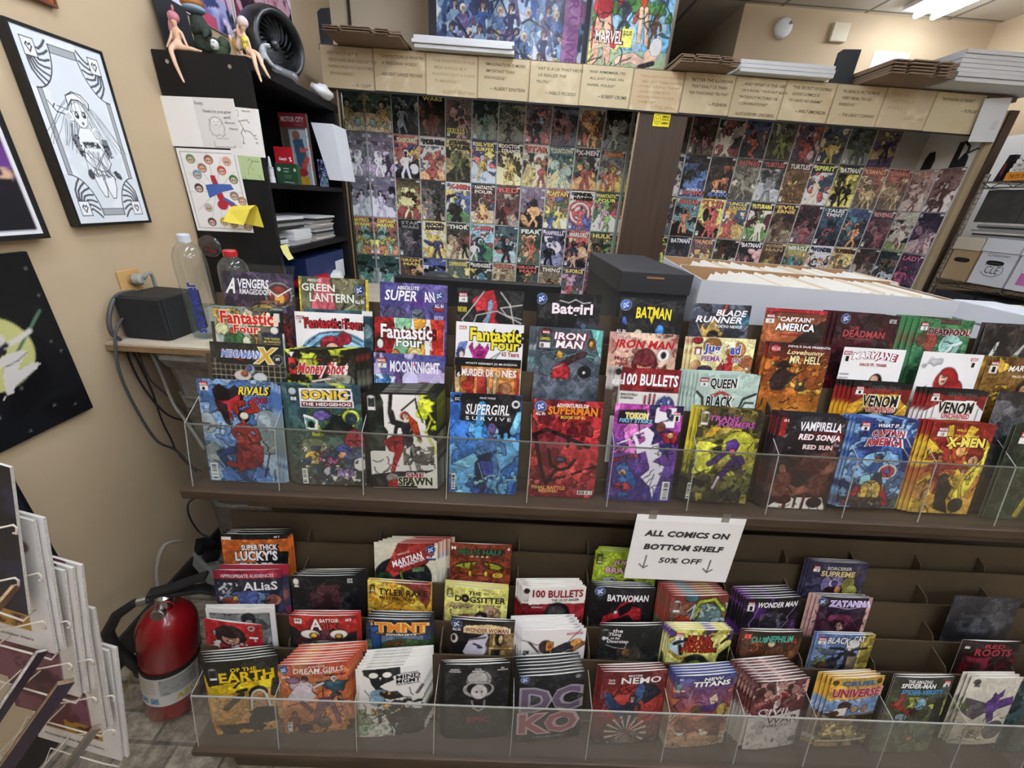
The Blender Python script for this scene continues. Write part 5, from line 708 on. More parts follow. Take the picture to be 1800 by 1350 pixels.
MB().box(-1.045, 2.54, YF-.032, YF-.022, .487, .672).build('fascia', DARKTRIM, case)
MB().box(-1.05, 2.76, 2.66, 3.02, FLOOR, -.66).build('lower_cabinet', CW, case)
# cards with quotations pinned along the fascia
CARD = ['cbb68c', 'c9b084', 'd2bd92', 'cfb98c', 'd2bd90', 'd6c294', 'd0b488', 'd2bd90', 'cdb98c', 'd2be90', 'cdb88c', 'c9b28a', 'cfbd90']
QUO = [(['ABSTRACT ART IS', 'PRODUCED AND SOLD BY THE', 'UNPRINCIPLED TO THE UTTERLY', 'BEWILDERED."'], '~ A. CAPP', '8a7a58'),
 (['"ONE PICTURE IS WORTH', 'A THOUSAND WORDS."'], '~ANCIENT CHINESE PROVERB', '6a5a40'),
 (['"THE INVENTION OF OUR', 'MIND SHOULD BE A', 'BLESSING, NOT A CURSE', 'TO MANKIND."'], '~ ALBERT EINSTEIN', 'a08c64'),
 (['"IMAGINATION IS MORE', 'IMPORTANT THAN', 'KNOWLEDGE."'], '~ ALBERT EINSTEIN', '5f5440'),
 (['"ART IS A LIE THAT HELPS', 'US REALIZE THE', 'TRUTH."'], '~ PABLO PICASSO', '5a5a44'),
 (['"AND REMEMBER, ITS', 'ALL JUST LINES ON', 'PAPER, FOLKS!"'], '~ ROBERT CRUMB', '3f4a3a'),
 (['"YEAH, BUT I NOTICE EACH', 'TIME I PUT THEM DOWN', '(COMIC BOOKS) THERE\'S', 'ALWAYS SOME BODY', 'AROUND WANT TO PICK', 'THEM UP."'], '~ YOGI BERRA', 'b08a60'),
 (['"BETTER THE ILLUSIONS', 'THAT EXALT US THAN', 'TEN THOUSAND TRUTHS"'], '~ PUSHKIN', '5a4c38'),
 (['...AND WHAT IS THE USE', 'OF A BOOK," THOUGHT ALICE', '"WITHOUT PICTURES OR', 'CONVERSATIONS?"'], '~ALICE\'S ADVENTURES  LEWIS CARROLL', '5a4a34'),
 (['"THE SECRET OF DOING', 'GOOD COMICS IS', 'TO HAVE NO SHAME"'], '~ WALT SIMONSON', '5a4c36'),
 (['"SCIENCE FICTION IS', 'VERY REAL TO US', 'WEIRDOS."'], '~ THE GREAT CONWAY', '6a5a40'),
 (['THERE ARE', 'TWO SORTS OF', 'PEOPLE...'], '~ JERRY JEFF', 'b09c74'),
 (['"WONDER IS FRESH"'], '~ PORGIE', '6a5e48')]
cx = -1.043; cw = 3.572/13
for i, (ls, who, ink) in enumerate(QUO):
    sh = Sheet(cw-.001, .18); cv = Canvas(26, 18, .66, i+5); cc_ = CARD[i]; cc_ = ''.join('%02x' % int(.8*int(cc_[j:j+2], 16)+.2*155) for j in (0, 2, 4)); cv.bg(cc_); cv.noise('c2ae88', 4, .58, soft=.2); cv.noise('d4c5a2', 5, .6, soft=.2)
    if i in (0, 2, 6, 8, 10): cv.poly('8a7650', [(.985, .4), (1, .36), (1, .44)])
    cv.rect(.988, 0, 1, 1, '8f7c58'); sh.grid(cv)
    for j, l in enumerate(ls):
        dy = .16 if len(ls) < 5 else .125; ww = min(.9, .039*len(l))
        sh.text(l, .1+ww/2+.03*(j % 2)+.02, .16+j*dy, ww, .075 if len(ls) < 5 else .06, ink, .012, .15)
    ww = min(.8, .04*len(who)); sh.text(who, .97-ww/2-.05, min(.9, .26+len(ls)*dy), ww, .085, ink, .015, .2)
    o = link('quote_card', sh.mesh('quote_card', MATTE)); sl = o.modifiers.new('thick', 'SOLIDIFY'); sl.thickness = .001; sl.offset = -1
    o.matrix_world = Matrix.Translation((cx+i*cw, YF-.036, .676 if i % 2 else .674)) @ Euler((0, (.004, -.003, .002)[i % 3], 0)).to_matrix().to_4x4()
    o['label'] = '%s handwritten tan quote card from left along top of display case' % ORD[i]; o['category'] = 'card'; o['group'] = 'handwritten quote cards above the display case'
# ---------------------------------------------------------------- bagged comics in the case
# one line per comic: title (or -), title colour, two ground colours, then colours of the picture; look for the label
CASE_L = [
 ['WARRIORS 9a9a5a 4a6a64 6a7468 c0a050,8ab0a8,3a3a34,d0b890|teal brown', '- fff 2c3440 4a5a6c 8a9aa8,c0c8d0,1c2028|blue grey', 'SECRET_WARS d8c84a 1a1a1c 26262a 6a3430,8a4038,2a2a2e|black', 'SKRULLS d0c850 7a7270 8a7a78 c0a0a0,9a3a38,4a4a50|grey pink', '- ccc 2c3a3c 3a4c4c 5a8a80,20282a,8a9a94|dark teal', '- ccc 4c544e 5c645c 7a847a,3a423c,8a928a|grey green', '- eee 4a5a68 9a6a78 3a3a48,7aa0c0,c86a78|blue and pink sky', '- d87a88 3a3240 4a4450 8a5a68,1c1a20,5a6a80|dark violet', '- c8503a c8c0a0 b0a488 d8a048,c0503a,5a4a3a|cream', '- ddd 1c1c20 26282c c0c4c4,4a4e54,8a8e90|black and white'],
 ['- eee 6a5f70 8a7f90 e4e0e6,4a3a50,b09ab8|purple and white', 'TRANSFORMERS f0e0b0 b84030 a86a60 e8e4e0,2a3a80,d8b040,1c1c24|red', 'SPIDER-VERSE 2a2a2a dcdcd4 c8c4bc a83024,a83024,5a6a80,e0a060|white', 'STRANGE_TALES 3a3a28 b8a868 8a8048 5a6a3a,d8c880,2c2c20|tan', 'SILVER_SURFER e8d83a 2a3c80 34488c d8c84a,c84030,c0d0e0|blue and yellow', 'DOCTOR_STRANGE e8e4d0 2a2620 5a5030 d8b840,8a7a40,e8e0a0|black and yellow', 'STAR c83a2a c8b8a0 8aa080 e8e0c8,a83028,3a3a30,d0c070|cream and red', 'COUNTDOWN c8d0b8 4a6c6c 5a8080 a8c0b0,2c4a4c,d0c890|teal', 'X-MEN e0d0d0 2a2426 3a3030 a03828,5a7a4a,c0c0b8,d8a050|black', 'GUNHAWKS d87a2a 7a7a74 8a8880 b86030,d0c8b8,4a4a4c,d8c040|grey and orange'],
 ['- eee 6a6478 8a8498 c0b8cc,5a1a1c,2a2026,d8d4e0|mauve', '- fff 2a2820 c8b860 e0d890,1c1a17,8a2a24|yellow and black', '- ddd 3a383a 4c4a4c 6a6866,26282a,a08a70|charcoal', 'X-MEN c83028 dcdcd0 c8ccc0 2a2a2a,3a5aa0,d8c040,5a8a4a|white', 'FANTASTIC_FOUR e0d8c8 4a3a30 5a4c3c d8a040,3a5a80,a8402c,c8b490|brown', 'RED c8402a 6a4a44 5a3230 8a2a24,3a2c2a,a8988a|brown red', '- e0a0c0 8a7a90 4a3c48 d8a050,c0b0d0,2a2430|lilac', 'CAPTAIN d8c840 a84028 8aa070 d8c850,4a7a5a,3a5a98,e0e0c0|green and yellow', 'SPINDEL_MANNEN 1c1c1c e0dcc8 e0dcd0 c02a2c,e8e4dc,c02a2c,3a5aa0|cream and red target', 'FANTASTIC_FOUR e8e04a 3a5a3a 5a8a5a c8a0a8,c83a4a,8ac04a,e0e0d0|green'],
 ['CAPTAIN_MARVEL e8d830 b84a24 3a6a6c d8c030,8ab0a0,2c4a4c,d07030|teal and orange', 'STAR_WARS 8a8a8a 1c1c1e 2c2c30 6a6068,8a7a78,3a3c44|black', 'MOON_KNIGHT 2a2a50 d8c848 dcdcd8 2a3070,e8e8e8,d8b83a|white and blue', 'THOR e0dccc 3a4034 5a5040 a88a60,8a3028,2a2a24,c8b890|olive brown', 'X-MEN c8302c 8ac0d0 9accd8 2a3a4a,e0e0d8,a83a34,3a8a5a|light blue', '- d8c850 3a4a50 6a98a0 2a2c2e,c8604a,a8c8c8|teal', 'FEAR e8ecdc 2c4434 3a5440 b85a2a,d8a070,4a6a50|dark green', 'VAMPIRELLA d0c8d8 3a3a60 4a4c70 1c1a20,e0d8d8,8a8ab0|violet', 'WARLORD f0ead8 b83a28 b84a34 2a3a4c,d8a878,1c1c22|red', 'HULK e8c840 3a5a4a b84a24 5a9a5a,d8a848,2a3a30|green and orange'],
 ['- ccc 2c4a44 3a5c54 4a9a84,1c2826,a8b0a8|dark teal', 'IRON_MAN d8c040 5a3c24 6a4a30 a8703c,2a2018,c89a60|brown', '- dde 3a4a8c 4a5c9c 1a1c24,a8c0e8,e0e8f4|blue', 'DEFENDERS e0c83a 5a6a5c 8a8e7c d8c868,4a7a8a,e0dcc8|grey green', 'AVENGERS e4e0d4 2a2620 5a5a44 d8b830,4a8aa0,e0e0d0|dark', 'CRAZY b84a3a b8a478 c8b890 8a6a4a,d8c8a0,a89068|tan', 'IRON_MAN c83a30 2a2c26 3a4034 b02a20,d8a830,4a5a54|black and red', 'THING e4e0cc 6a5c48 b0986c 8a6a40,d8c090,4a3c2c|tan brown', 'X-FORCE e8d030 5a3a64 6a7a68 b82a38,5a8a5a,c8a0b0|purple', '- eee 6a2a34 7a3a4a b84a44,2a2028,8a6a98|plum'],
]
CASE_R = [
 ['- 222 a09c88 a8a48e 1a1a18,3a3a34,1a1a18|tan with black lines', '- aaa 3a2c28 4a3a38 2a2220,a05a70,6a5048|dark brown', 'DARE c86a70 b8b8b4 4a4848 d8d4d0,2a2a2c,8a3a44|grey', '- ddd 3a4c78 4a5a80 a8443a,c89080,1c2438|blue and red', '- ddd 5a6050 6c705c 7a8a4a,a8a090,3a4038|grey green', '- e0c8c8 5a5a80 8a5a58 a83c30,c0a0b0,3a3a58|violet red', '- d8d060 3a4c78 6a7048 c8b840,d8d0b0,2a3a58|yellow and blue', '- ccc 3a4240 4a5450 5a6662,282e2c,8a948e|dark green', '- 222 3a3050 a8945a 2a2038,c8b060,4a3a68|purple and yellow'],
 ['DETECTIVE 2a2a2a a8acac c0c4c4 3a3c40,6a7074,e0e0e0|pale grey', 'RED_RAIN c02a30 1c1e24 1a1a1e 3a70b8,5a90d0,2a4a80|black and blue', 'RED_RAIN 3a6ac0 26242a 1c1a1c b86a34,8a4a28,3a3432|black and orange', 'BATMAN b83038 4a4a44 a8a48c 8a8878,d0ccb8,5a584e|grey tan', 'TURTLES b83034 3a3c40 34383c 8a9094,5a6064,b8bcc0|charcoal', 'TURTLES d8d8d4 4a3824 8a6430 d8a840,3a4a34,6a4a2a|brown and gold', 'SPIRIT d8e040 1f2420 3a6a90 d8c8b0,b82c34,e0e0d8|blue and red', 'BATMAN f0f0e0 1c1c1a d8c83a 17171a,17171a,d8c83a|black and yellow', 'KAMANDI d8a060 a83c34 8a7a58 a89468,c8b078,6a5a48|red and tan', 'IDNAMAK c87a60 a83c38 847656 a08c64,c0a878,6a5a48|faded red and tan'],  # last one is the reflection of its neighbour, built as a comic
 ['SUPERBOY e0c83a 3a2c2a 3a3c44 8a8a98,c8a048,5a6a88|dark', 'SHAZAM c8402a 4a8a98 6aa0a8 d87a30,e0c0a0,1c1c20|teal and orange', 'THE_FLASH b8303a e0d840 d8d060 c0302a,c0302a,1c1a17|yellow and red', 'UNCLE_SCROOGE d8c040 2c5a7c 34648a b0302c,e0c8a8,c8a848|blue and red', 'FUTURAMA e8e04a 1f1c22 6a1c2c e0e0c8,d8d4c0,5a8a3a|maroon', 'EVIL_ERNIE d8b030 2a2426 34302e 6a4a3a,4a3a34,8a7a60|black', '- c88 3a2c34 3a2a30 8a3a44,241c20,6a5058|dark red', 'TALES_TMNT e8ece8 2c4a5c 3a5c6c 8a3038,4a7a8a,1f2c34|teal', '- d8a060 3a4a70 34504c d89040,4a8a98,2a2c3a|dark blue', 'REVENGE c08080 4a3440 5a4448 7a3a44,8a7078,3a3038|plum'],
 ['HULK d8e060 1f2418 8a2c24 8ab83a,d86a50,c0d060|green and red', 'BATMAN e8ecf0 262a34 343a48 4a5468,3a3a44,8a6a50|navy', 'THUNDER d89a60 4a3a58 a8783c d8c060,8a4a5a,e0d8b0|purple and yellow', '- 5a8a3a 15171a 1c1f1c 3a5a2a,5a1c20,c8ccc0|black', 'BATMAN e8e8ea 1f2126 26282e a83a48,4a4e58,d8a0a0|black', 'POWER_MAN a88a60 5a4428 4a3424 a8963a,7a5a38,3a2a1f|brown', 'MIRACLE f0ecd8 8a9a4a b83a34 4a8a98,d8c060,3a5a3a|red and green', 'WONDER 2a3a60 d8d8d4 c8c4bc 3a2c2a,d8a88a,e8e8e8|white', 'SUPERMAN 5a3a20 d0b868 c8b060 8a5a30,3a6a8a,a88a48|yellow', '- 8a4a44 3a302c 4a403a 8a7a6a,6a2a28,a89c8c|dark brown'],
]
def case_art(fields, seed):
    t, tc, b1, b2, cols = fields; c = cols.split(','); r = random.Random(seed); s = ['bg %s %s' % (b1, b2)]
    for i, q in enumerate(c[:3]):
        s.append('n %s %.1f %.2f 0 .2 1 1' % (q, r.uniform(2, 4), r.uniform(.57, .63)))
    x_, y_ = r.random(), r.uniform(.5, 1)
    s.append('p %s 0 %.2f %.2f %.2f 1 %.2f 1 1 0 1' % (c[-1], r.uniform(.55, .9), x_, y_*.8, r.uniform(.6, .9)))
    if t == 'SPINDEL_MANNEN':
        for rr, q in ((.5, 'c02a2c'), (.42, 'e8e4dc'), (.33, 'c02a2c'), (.24, 'e8e4dc'), (.15, 'c02a2c'), (.07, 'e8e4dc')): s.append('e .45 .55 %.2f %.2f %s' % (rr, rr/1.53, q))
    k = r.uniform(.13, .19)
    for _ in range(2):
        s.append('e %.2f %.2f %.2f %.2f %s %d' % (r.uniform(.2, .8), r.uniform(.4, .85), r.uniform(.08, .26), r.uniform(.05, .14), r.choice(c), r.randint(0, 90)))
    s.append('h %.2f %.2f %.3f %s %s %s %d' % (r.uniform(.35, .65), r.uniform(.32, .46), k, r.choice(c), c[0], c[-1], r.randint(0, 3)))
    if r.random() < .6: s.append('h %.2f %.2f %.3f %s %s %s %d' % (r.uniform(.15, .85), r.uniform(.45, .66), k*.8, r.choice(c), r.choice(c), c[1], r.randint(0, 3)))
    s.append('k 9 1a1a1c .25 .12'); s.append('k 6 e4e0d8 .3 .1')
    if r.random() < .5: s.append('bc .04 .84 .12 .12')
    s.append('r .03 .03 .14 .12 %s' % r.choice(c))
    if t != '-':
        w2 = t.split('_')
        if len(w2) == 2:
            s.append('t %s .52 .085 .76 .09 %s 1a1614 0 .05 .04' % (w2[0], tc)); s.append('t %s .52 .19 .76 .085 %s 1a1614 0 0 .04' % (w2[1], tc))
        else: s.append('t %s .52 .11 .82 .115 %s 1a1614 0 .06 .04' % (t, tc))
        if t in ('SKRULLS',): s[-1] = 't SKRULLS .4 .84 .7 .13 d0c850 1a1614 0 0 .04'
        if t in ('RED_RAIN',):
            s[-2:] = ['t RED .6 .82 .6 .06 e8e8e8', 't RAIN .58 .9 .8 .1 %s 1a1614 .1 0 .04' % tc]
    return ';'.join(s)
SLV = mat('case_sleeve_board', 'd6d8d4', .35)
CPRINT = print_mat('bagged_cover', .3, .2)
hs = CPRINT.node_tree.nodes.new('ShaderNodeHueSaturation'); hs.inputs['Saturation'].default_value = .8; hs.inputs['Value'].default_value = 1.65
_l = CPRINT.node_tree.links; _a = [n for n in CPRINT.node_tree.nodes if n.type == 'ATTRIBUTE'][0]; _l.new(_a.outputs['Color'], hs.inputs['Color']); _l.new(hs.outputs['Color'], CPRINT.node_tree.nodes['Principled BSDF'].inputs['Base Color'])
def case_comic(line, mtx, seed, label, group, w=.162, h=.2475, mirrored=False):
    f, look = line.split('|'); f = f.split(' ')
    t = thing('comic_book', label % look, 'comic book', group=group); t.matrix_world = mtx
    sh = Sheet(w, h); paint(case_art(f, seed), sh, 56, 84, seed, .8); link('cover', sh.mesh('cover', CPRINT), t)
    MB().box(-.0035, w+.0035, .0005, .003, -h-.003, .004).build('backing_board', SLV, t)
    MB().box(w-.026, w-.003, -.0012, -.0002, -.016, -.005).build('price_sticker', PRICE, t)
ROWS = ['top row', 'second row', 'third row', 'fourth row', 'bottom row']
for r_, rowc in enumerate(CASE_L):
    for c_, line in enumerate(rowc):
        rr = random.Random(r_*40+c_)
        case_comic(line, Matrix.Translation((-.960+c_*.1692+rr.uniform(-.0006, .0006), YB-.004, .594-r_*.2518+rr.uniform(-.001, .001))), 100+r_*20+c_,
                   '%%s comic, %s from left in %s of left display bay' % (ORD[c_], ROWS[r_]), 'bagged comics in the left display bay')
for r_, rowc in enumerate(CASE_R):
    for c_, line in enumerate(rowc):
        rr = random.Random(r_*40+c_+900)
        case_comic(line, Matrix.Translation((.95+c_*.1712+rr.uniform(-.0006, .0006), YB-.004, .600-r_*.2518+rr.uniform(-.001, .001))), 300+r_*20+c_,
                   '%%s comic, %s from left in %s of right display bay' % (ORD[c_], ROWS[:3][r_] if r_ < 3 else 'bottom row'), 'bagged comics in the right display bay', w=.164)
SIDE = [['- a86a5a b08a78 a89080 c8a898,8a5a50,d0c0b0|faded pink', '- ddd 6a4a44 8a6a60 4a2c28,c09078,d8c8c4|brown figure'],
        ['- 6a8a3a b8b8a0 c0c0b0 d8d0c0,a83a44,2a2c30,8aa050|cream cartoon', '- 8a8 2c2434 34283c 8a6a78,5a3a68,c0a0a0|dark violet figure'],
        ['- aaa 26343a 3a4448 b8c4c8,1c2428,6a5a48|moonlit teal', 'LADY b83a70 3a2444 4a2a50 b02a68,5a3a68,2a1c30|purple and pink']]
for r_, rowc in enumerate(SIDE):
    for c_, line in enumerate(rowc):
        M = Matrix.Translation((2.6555, YB-.012-c_*.172, .346-r_*.252)) @ Euler((0, 0, -math.pi/2)).to_matrix().to_4x4()
        case_comic(line, M, 500+r_*10+c_, '%%s comic on right side wall of case, %s column, %s' % (('inner', 'outer')[c_], ('upper row', 'middle row', 'lower row')[r_]), 'bagged comics on the side wall of the right display bay', w=.162)
# two dark standing figures above the side wall's comics
for k, (yy, hh) in enumerate(((2.93, .1), (2.74, .135))):
    f = MB(); DK = mat('dark_cutout', '1c181a', .6)
    if k == 0: f.prism([(yy-.035, .348), (yy-.04, .40), (yy-.02, .348+hh), (yy+.012, .348+hh*.95), (yy+.025, .41), (yy+.03, .348)], 0, 2.652, 2.658)
    else:
        f.prism([(yy-.0, .348), (yy+.004, .348+hh), (yy+.03, .348+hh), (yy+.034, .348)], 0, 2.652, 2.658)
        f.prism([(yy-.06, .348), (yy-.055, .4), (yy-.03, .425), (yy-.002, .38), (yy-.002, .348)], 0, 2.652, 2.658).tube([(2.655, yy-.04, .42), (2.655, yy-.09, .44), (2.655, yy-.1, .435)], .004, 6).tube([(2.655, yy, .348+hh), (2.655, yy-.035, .348+hh*.8), (2.655, yy-.04, .42)], .006, 6)
    tag(f.build('dark_figure', DK), ('small dark standing shape on white side wall, nearer the back', 'taller dark shape with a loop on white side wall, nearer the front')[k], 'figure')
# yellow camera notice on the middle post
nt_ = flat_sheet('camera_notice', 'bg e8d82a;e .25 .48 .2 .36 2a2810;e .25 .48 .175 .32 e8d82a;e .19 .4 .025 .06 2a2810;e .3 .4 .025 .06 2a2810;l 2a2810 .03 .16 .58 .25 .66 .34 .58;t SMILE .72 .22 .42 .18 1a1a10 - .1 0 .03;t YOU\'RE_ON .72 .46 .42 .13 1a1a10;t CAMERA .72 .72 .46 .18 1a1a10 - .1 0 .03', .092, .06, 46, 30, 1)
nt_.matrix_world = Matrix.Translation((.752, YF-.026, .487)); tag(nt_, 'yellow SMILE camera notice with smiley face on wooden post', 'notice')
# ---------------------------------------------------------------- on top of the case
GREY = mat('white_cardboard', 'cfd0ce', .6); BCARD = mat('brown_cardboard', '8c7660', .75, noise=('7a6550', 6, .3)); BLK = mat('black_metal', '1d2024', .4)
TOP = .681
def stack(n, x0, x1, y0, y1, z0, th, m, name, label, cat, group, rnd, jit=.006, flaps=False):
    r = random.Random(rnd)
    for i in range(n):
        a, b = r.uniform(-jit, jit), r.uniform(-jit, jit); mb = MB()
        mb.box(x0+a, x1+a, y0+b, y1+b, z0+i*th, z0+(i+.92)*th)
        if flaps:   # the folded flaps of a flattened carton, standing a little proud
            for u0, u1, e in ((0, .2, .02), (.24, .62, .03), (.68, .85, .025)):
                mb.box(x0+a+(x1-x0)*u0, x0+a+(x1-x0)*u1, y0+b-e, y0+b, z0+i*th+th*.1, z0+(i+.6)*th)
        tag(mb.build(name, m, bevel=.0015), label, cat, group)
stack(3, -.945, -.58, 2.43, 2.95, TOP, .008, BCARD, 'flattened_carton', 'flattened brown carton at left end of display case top', 'cardboard', 'flattened brown cartons at left on the case', 1, flaps=True)
stack(3, -.55, -.04, 2.55, 2.96, TOP, .0175, GREY, 'folded_white_box', 'folded flat white box left of the blue poster, on case top', 'box', 'folded white boxes at left on the case', 2)
stack(4, .80, 1.10, 2.49, 2.95, TOP, .0095, BCARD, 'flattened_carton', 'flattened brown carton right of the boxed set on case top', 'cardboard', 'flattened brown cartons in the middle of the case', 3, flaps=True)
stack(3, 1.135, 1.63, 2.55, 2.96, TOP, .018, GREY, 'folded_white_box', 'folded flat white box in the middle stack on case top', 'box', 'folded white boxes in the middle of the case', 4)
stack(5, 1.81, 2.14, 2.42, 2.95, TOP, .0125, BCARD, 'flattened_carton', 'flattened brown carton in the thick bundle at right', 'cardboard', 'flattened brown cartons at right on the case', 5, flaps=True)
stack(7, 2.175, 2.75, 2.45, 2.96, TOP+.004, .0185, GREY, 'folded_white_box', 'folded flat white box in the tall stack at top right', 'box', 'folded white boxes at right on the case', 6, .008)
for k, (x0, x1, lab) in enumerate(((-1.05, -.985, 'upright black bracket at left end of display case'), (1.67, 1.785, 'upright black bracket before the cartons at right'))):
    mb = MB().prism([(x0, .683), (x1, .683), (x1, .835), (x0+.02, .83), (x0, .815)], 1, YF-.005, YF+.004).box(x0, x1, YF-.005, YF+.12, .681, .686)
    tag(mb.build('bracket', BLK, bevel=.001), lab, 'bracket')
# framed blue crowd poster behind the stacks
fp = thing('framed_poster', 'large framed blue crowd poster standing on the display case', 'poster', (0, 0, 0))
p1, p2 = at(738, 62, Y=2.99), at(1022, 106, Y=2.99); H_ = .62
spec = 'bg 7a94bc 8aa8cc 5a78a4;n 3a4c80 5 .5;n b8d0e4 7 .53;n 2a3458 9 .54;n e4ecf4 10 .6;n 8a5a80 8 .62;' + ';'.join('h %.2f %.2f %.3f %s %s %s %d' % (.08+.105*(i % 8)+.02*(i % 3), .3+.18*(i//8)+.03*(i % 2), .035, ('2a3050', 'e4dcd0', '5a3a4a', 'c8b890')[i % 4], ('3a5a9a', '5a78a8', '2a3460', '8aa8c8', '6a5a88')[i % 5], 'd8b8a8', i % 4) for i in range(32)) + ';k 40 1c2444 .1;r .86 0 .97 1 a06a98;t YOUR_UNIVERSE .915 .5 .09 .6 c89ac0'
sh = Sheet(.86, .6)
cv_spec = spec.split(';t YOUR')[0]; paint(cv_spec, sh, 260, 180, 9, .8)
pp, ff = text_at('YOUR UNIVERSE', .79, -.36, .62, .055, .02, 0, 0, -math.pi/2); sh.raw(pp, ff, '8a4a88')
o = link('print', sh.mesh('print', PRINT), fp); o.location = (-.50, 2.985, 1.30)
MB().box(-.545, -.50, 2.975, 3.0, .69, 1.34).box(.36, .40, 2.975, 3.0, .69, 1.34).box(-.545, .40, 2.975, 3.0, 1.30, 1.34).box(-.545, .40, 2.975, 3.0, .683, .70).build('frame', mat('poster_frame', '23262a', .4), fp)
# boxed set with the pool party picture
bs = thing('boxed_set', 'boxed comic set with sunny poolside picture and yellow price tag', 'box')
x0, x1 = .365, .795
MB().box(x0, x1, 2.735, 2.80, TOP+.001, 1.2).build('carton', mat('box_white', 'b9bcc0', .5), bs)
sh = Sheet(x1-x0, .5)
paint('bg 4a90c8 8ab8d0 a8b878;n dfe8f0 5 .55 0 0 1 .4;n 4a7a3a 6 .5 0 .35 1 .62;p a8c8d8 .3 .62 1 .55 1 .78 .5 .82;n 6ab0d0 8 .5 .4 .56 1 .8;n c8d070 6 .5 0 .6 .5 1;h .16 .15 .12 4a2a24 b82c30 e0b090 0;l e0b090 .09 .1 .55 .08 .95;l e0b090 .09 .2 .55 .24 .9;e .13 .45 .12 .1 b02a2c;h .62 .2 .07 7a2a1c b0402a e4bc98 1;l e4bc98 .05 .6 .45 .62 .72;l e4bc98 .05 .66 .45 .72 .74;h .4 .36 .06 2a2c34 34363f 8a8a94 1;h .86 .14 .05 8a2a24 3a4a6a d0a080 3;h .8 .5 .05 5a4030 6a4a34 b08060 0;l e4c0a4 .1 .4 .9 .56 .86 .74 .92;e .8 .84 .09 .07 e4c0a4;e .85 .76 .08 .08 d8d4d0;l 1a1a1c .05 .68 .94 .84 .9;l 1c1a20 .03 .0 .22 .3 .28 .6 .22 1 .3;k 40 2a3028 .2;r .4 .62 .54 .78 e8e46a;t $12.00 .47 .66 .11 .05 2a2a1c;t MARVEL .24 .7 .34 .11 f0ece4 7a1c1c 0 0 .02;l e8e0d0 .015 .08 .8 .2 .77 .36 .82', sh, 170, 200, 12, .8)
o = link('picture', sh.mesh('picture', PRINT), bs); o.location = (x0, 2.733, 1.185)
MB().box(x0-.003, x1+.003, 2.728, 2.8, 1.045, 1.052).build('lid_edge', DARKTRIM, bs)
# fold of white card at the right end of the fascia
ev = thing('white_box_flap', 'white printed box flap hanging at right end of quote cards', 'cardboard')
MB().add([(2.50, 2.585, .655), (2.645, 2.585, .668), (2.655, 2.58, .462), (2.51, 2.58, .455), (2.70, 2.66, .66), (2.70, 2.66, .45)], [(0,3,2,1), (1,2,5,4)]).build('flap', GREY, ev)
sh = Sheet(.05, .14); sh.grid(Canvas(2, 2, 1)); sh.C[0][:] = lin('cfd0ce')
for i in range(3): sh.text('THIS SIDE UP STORE FLAT', .3+.22*i, .5, .9, .05, '888', 0, 0, 0, 1.4)
o = link('printing', sh.mesh('printing', MATTE), ev); o.location = (2.59, 2.5815, .61)
# ---------------------------------------------------------------- counter behind the rack and what stands on it
PLY = mat('plywood_top', 'd6cdb9', .55, noise=('b9a98c', 5, .3, (1, 9, 9))); PLYE = mat('plywood_edge', '9c7e58', .6, noise=('7d6242', 20, .3, (1, 1, 8)))
TZ = -.472
tb = thing('counter_table', 'pale plywood counter top behind the comic rack', 'counter')
MB().box(XL+.002, 2.3, 1.165, 2.3, TZ-.006, TZ).build('top', PLY, tb)
MB().box(XL+.002, 2.3, 1.162, 2.3, TZ-.024, TZ-.006).build('edge', PLYE, tb)
for x in (-.3, .8, 2.2): MB().box(x, x+.09, 1.5, 1.59, FLOOR, TZ-.024).build('leg', PLYE, tb)
# rough layered pedestal under the counter end
pd = MB(); r = random.Random(4); z = TZ-.026; PED = mat('rough_pedestal', '7d776c', .9, noise=('5d584f', 40, .3), bump=.4)
pts = []
prof = [(.0, .13), (.02, .135), (.05, .125), (.055, .112), (.1, .11), (.16, .105), (.165, .112), (.2, .108), (.206, .1), (.24, .105), (.246, .098), (.29, .104), (.296, .112), (.5, .108), (.505, .1), (.56, .104), (.566, .112), (.62, .106), (.625, .116), (1.0, .12)]
vs = []; n = 16
for d, hw in prof:
    for i in range(n):
        t = 2*math.pi*(i+.5)/n; c, s_ = math.cos(t), math.sin(t); q = (abs(c)**8+abs(s_)**8)**(-1/8)
        vs.append((-.975+(hw+.02)*c*q+r.uniform(-.004, .004), 1.30+hw*s_*q+r.uniform(-.004, .004), z-d*(z-FLOOR)/1.0))
fs = [(j*n+i, (j+1)*n+i, (j+1)*n+(i+1) % n, j*n+(i+1) % n) for j in range(len(prof)-1) for i in range(n)]
pd.add(vs, fs+[tuple(range(n))])
tag(pd.build('pedestal', PED), 'rough grey layered pedestal under the counter end', 'pedestal')
# black box (speaker) on the counter end
bl = [at(221, 594, Z=TZ), at(300, 600.5, Z=TZ), at(338, 588, Z=TZ)]
a, b = Vector(bl[0]), Vector(bl[1]); ex = (b-a); L1 = ex.length; ex.normalize(); ey = Vector((-ex.y, ex.x, 0)); L2 = .16
ang = math.atan2(ex.y, ex.x)
sp = thing('speaker', 'black box speaker on the counter end by the wall outlet', 'speaker', (a.x, a.y, TZ), rz=ang)
SPK = mat('speaker_vinyl', '1b1b1c', .6, noise=('262626', 60, .3)); 
MB().box(0, L1+.0, .012, L2, .001, .134).build('body', SPK, sp, bevel=.003)
MB().box(.002, L1-.002, 0, .012, .003, .132).build('grille', mat('speaker_cloth', '2b2b2b', .95, noise=('1f1f1f', 300, .3)), sp, bevel=.004)
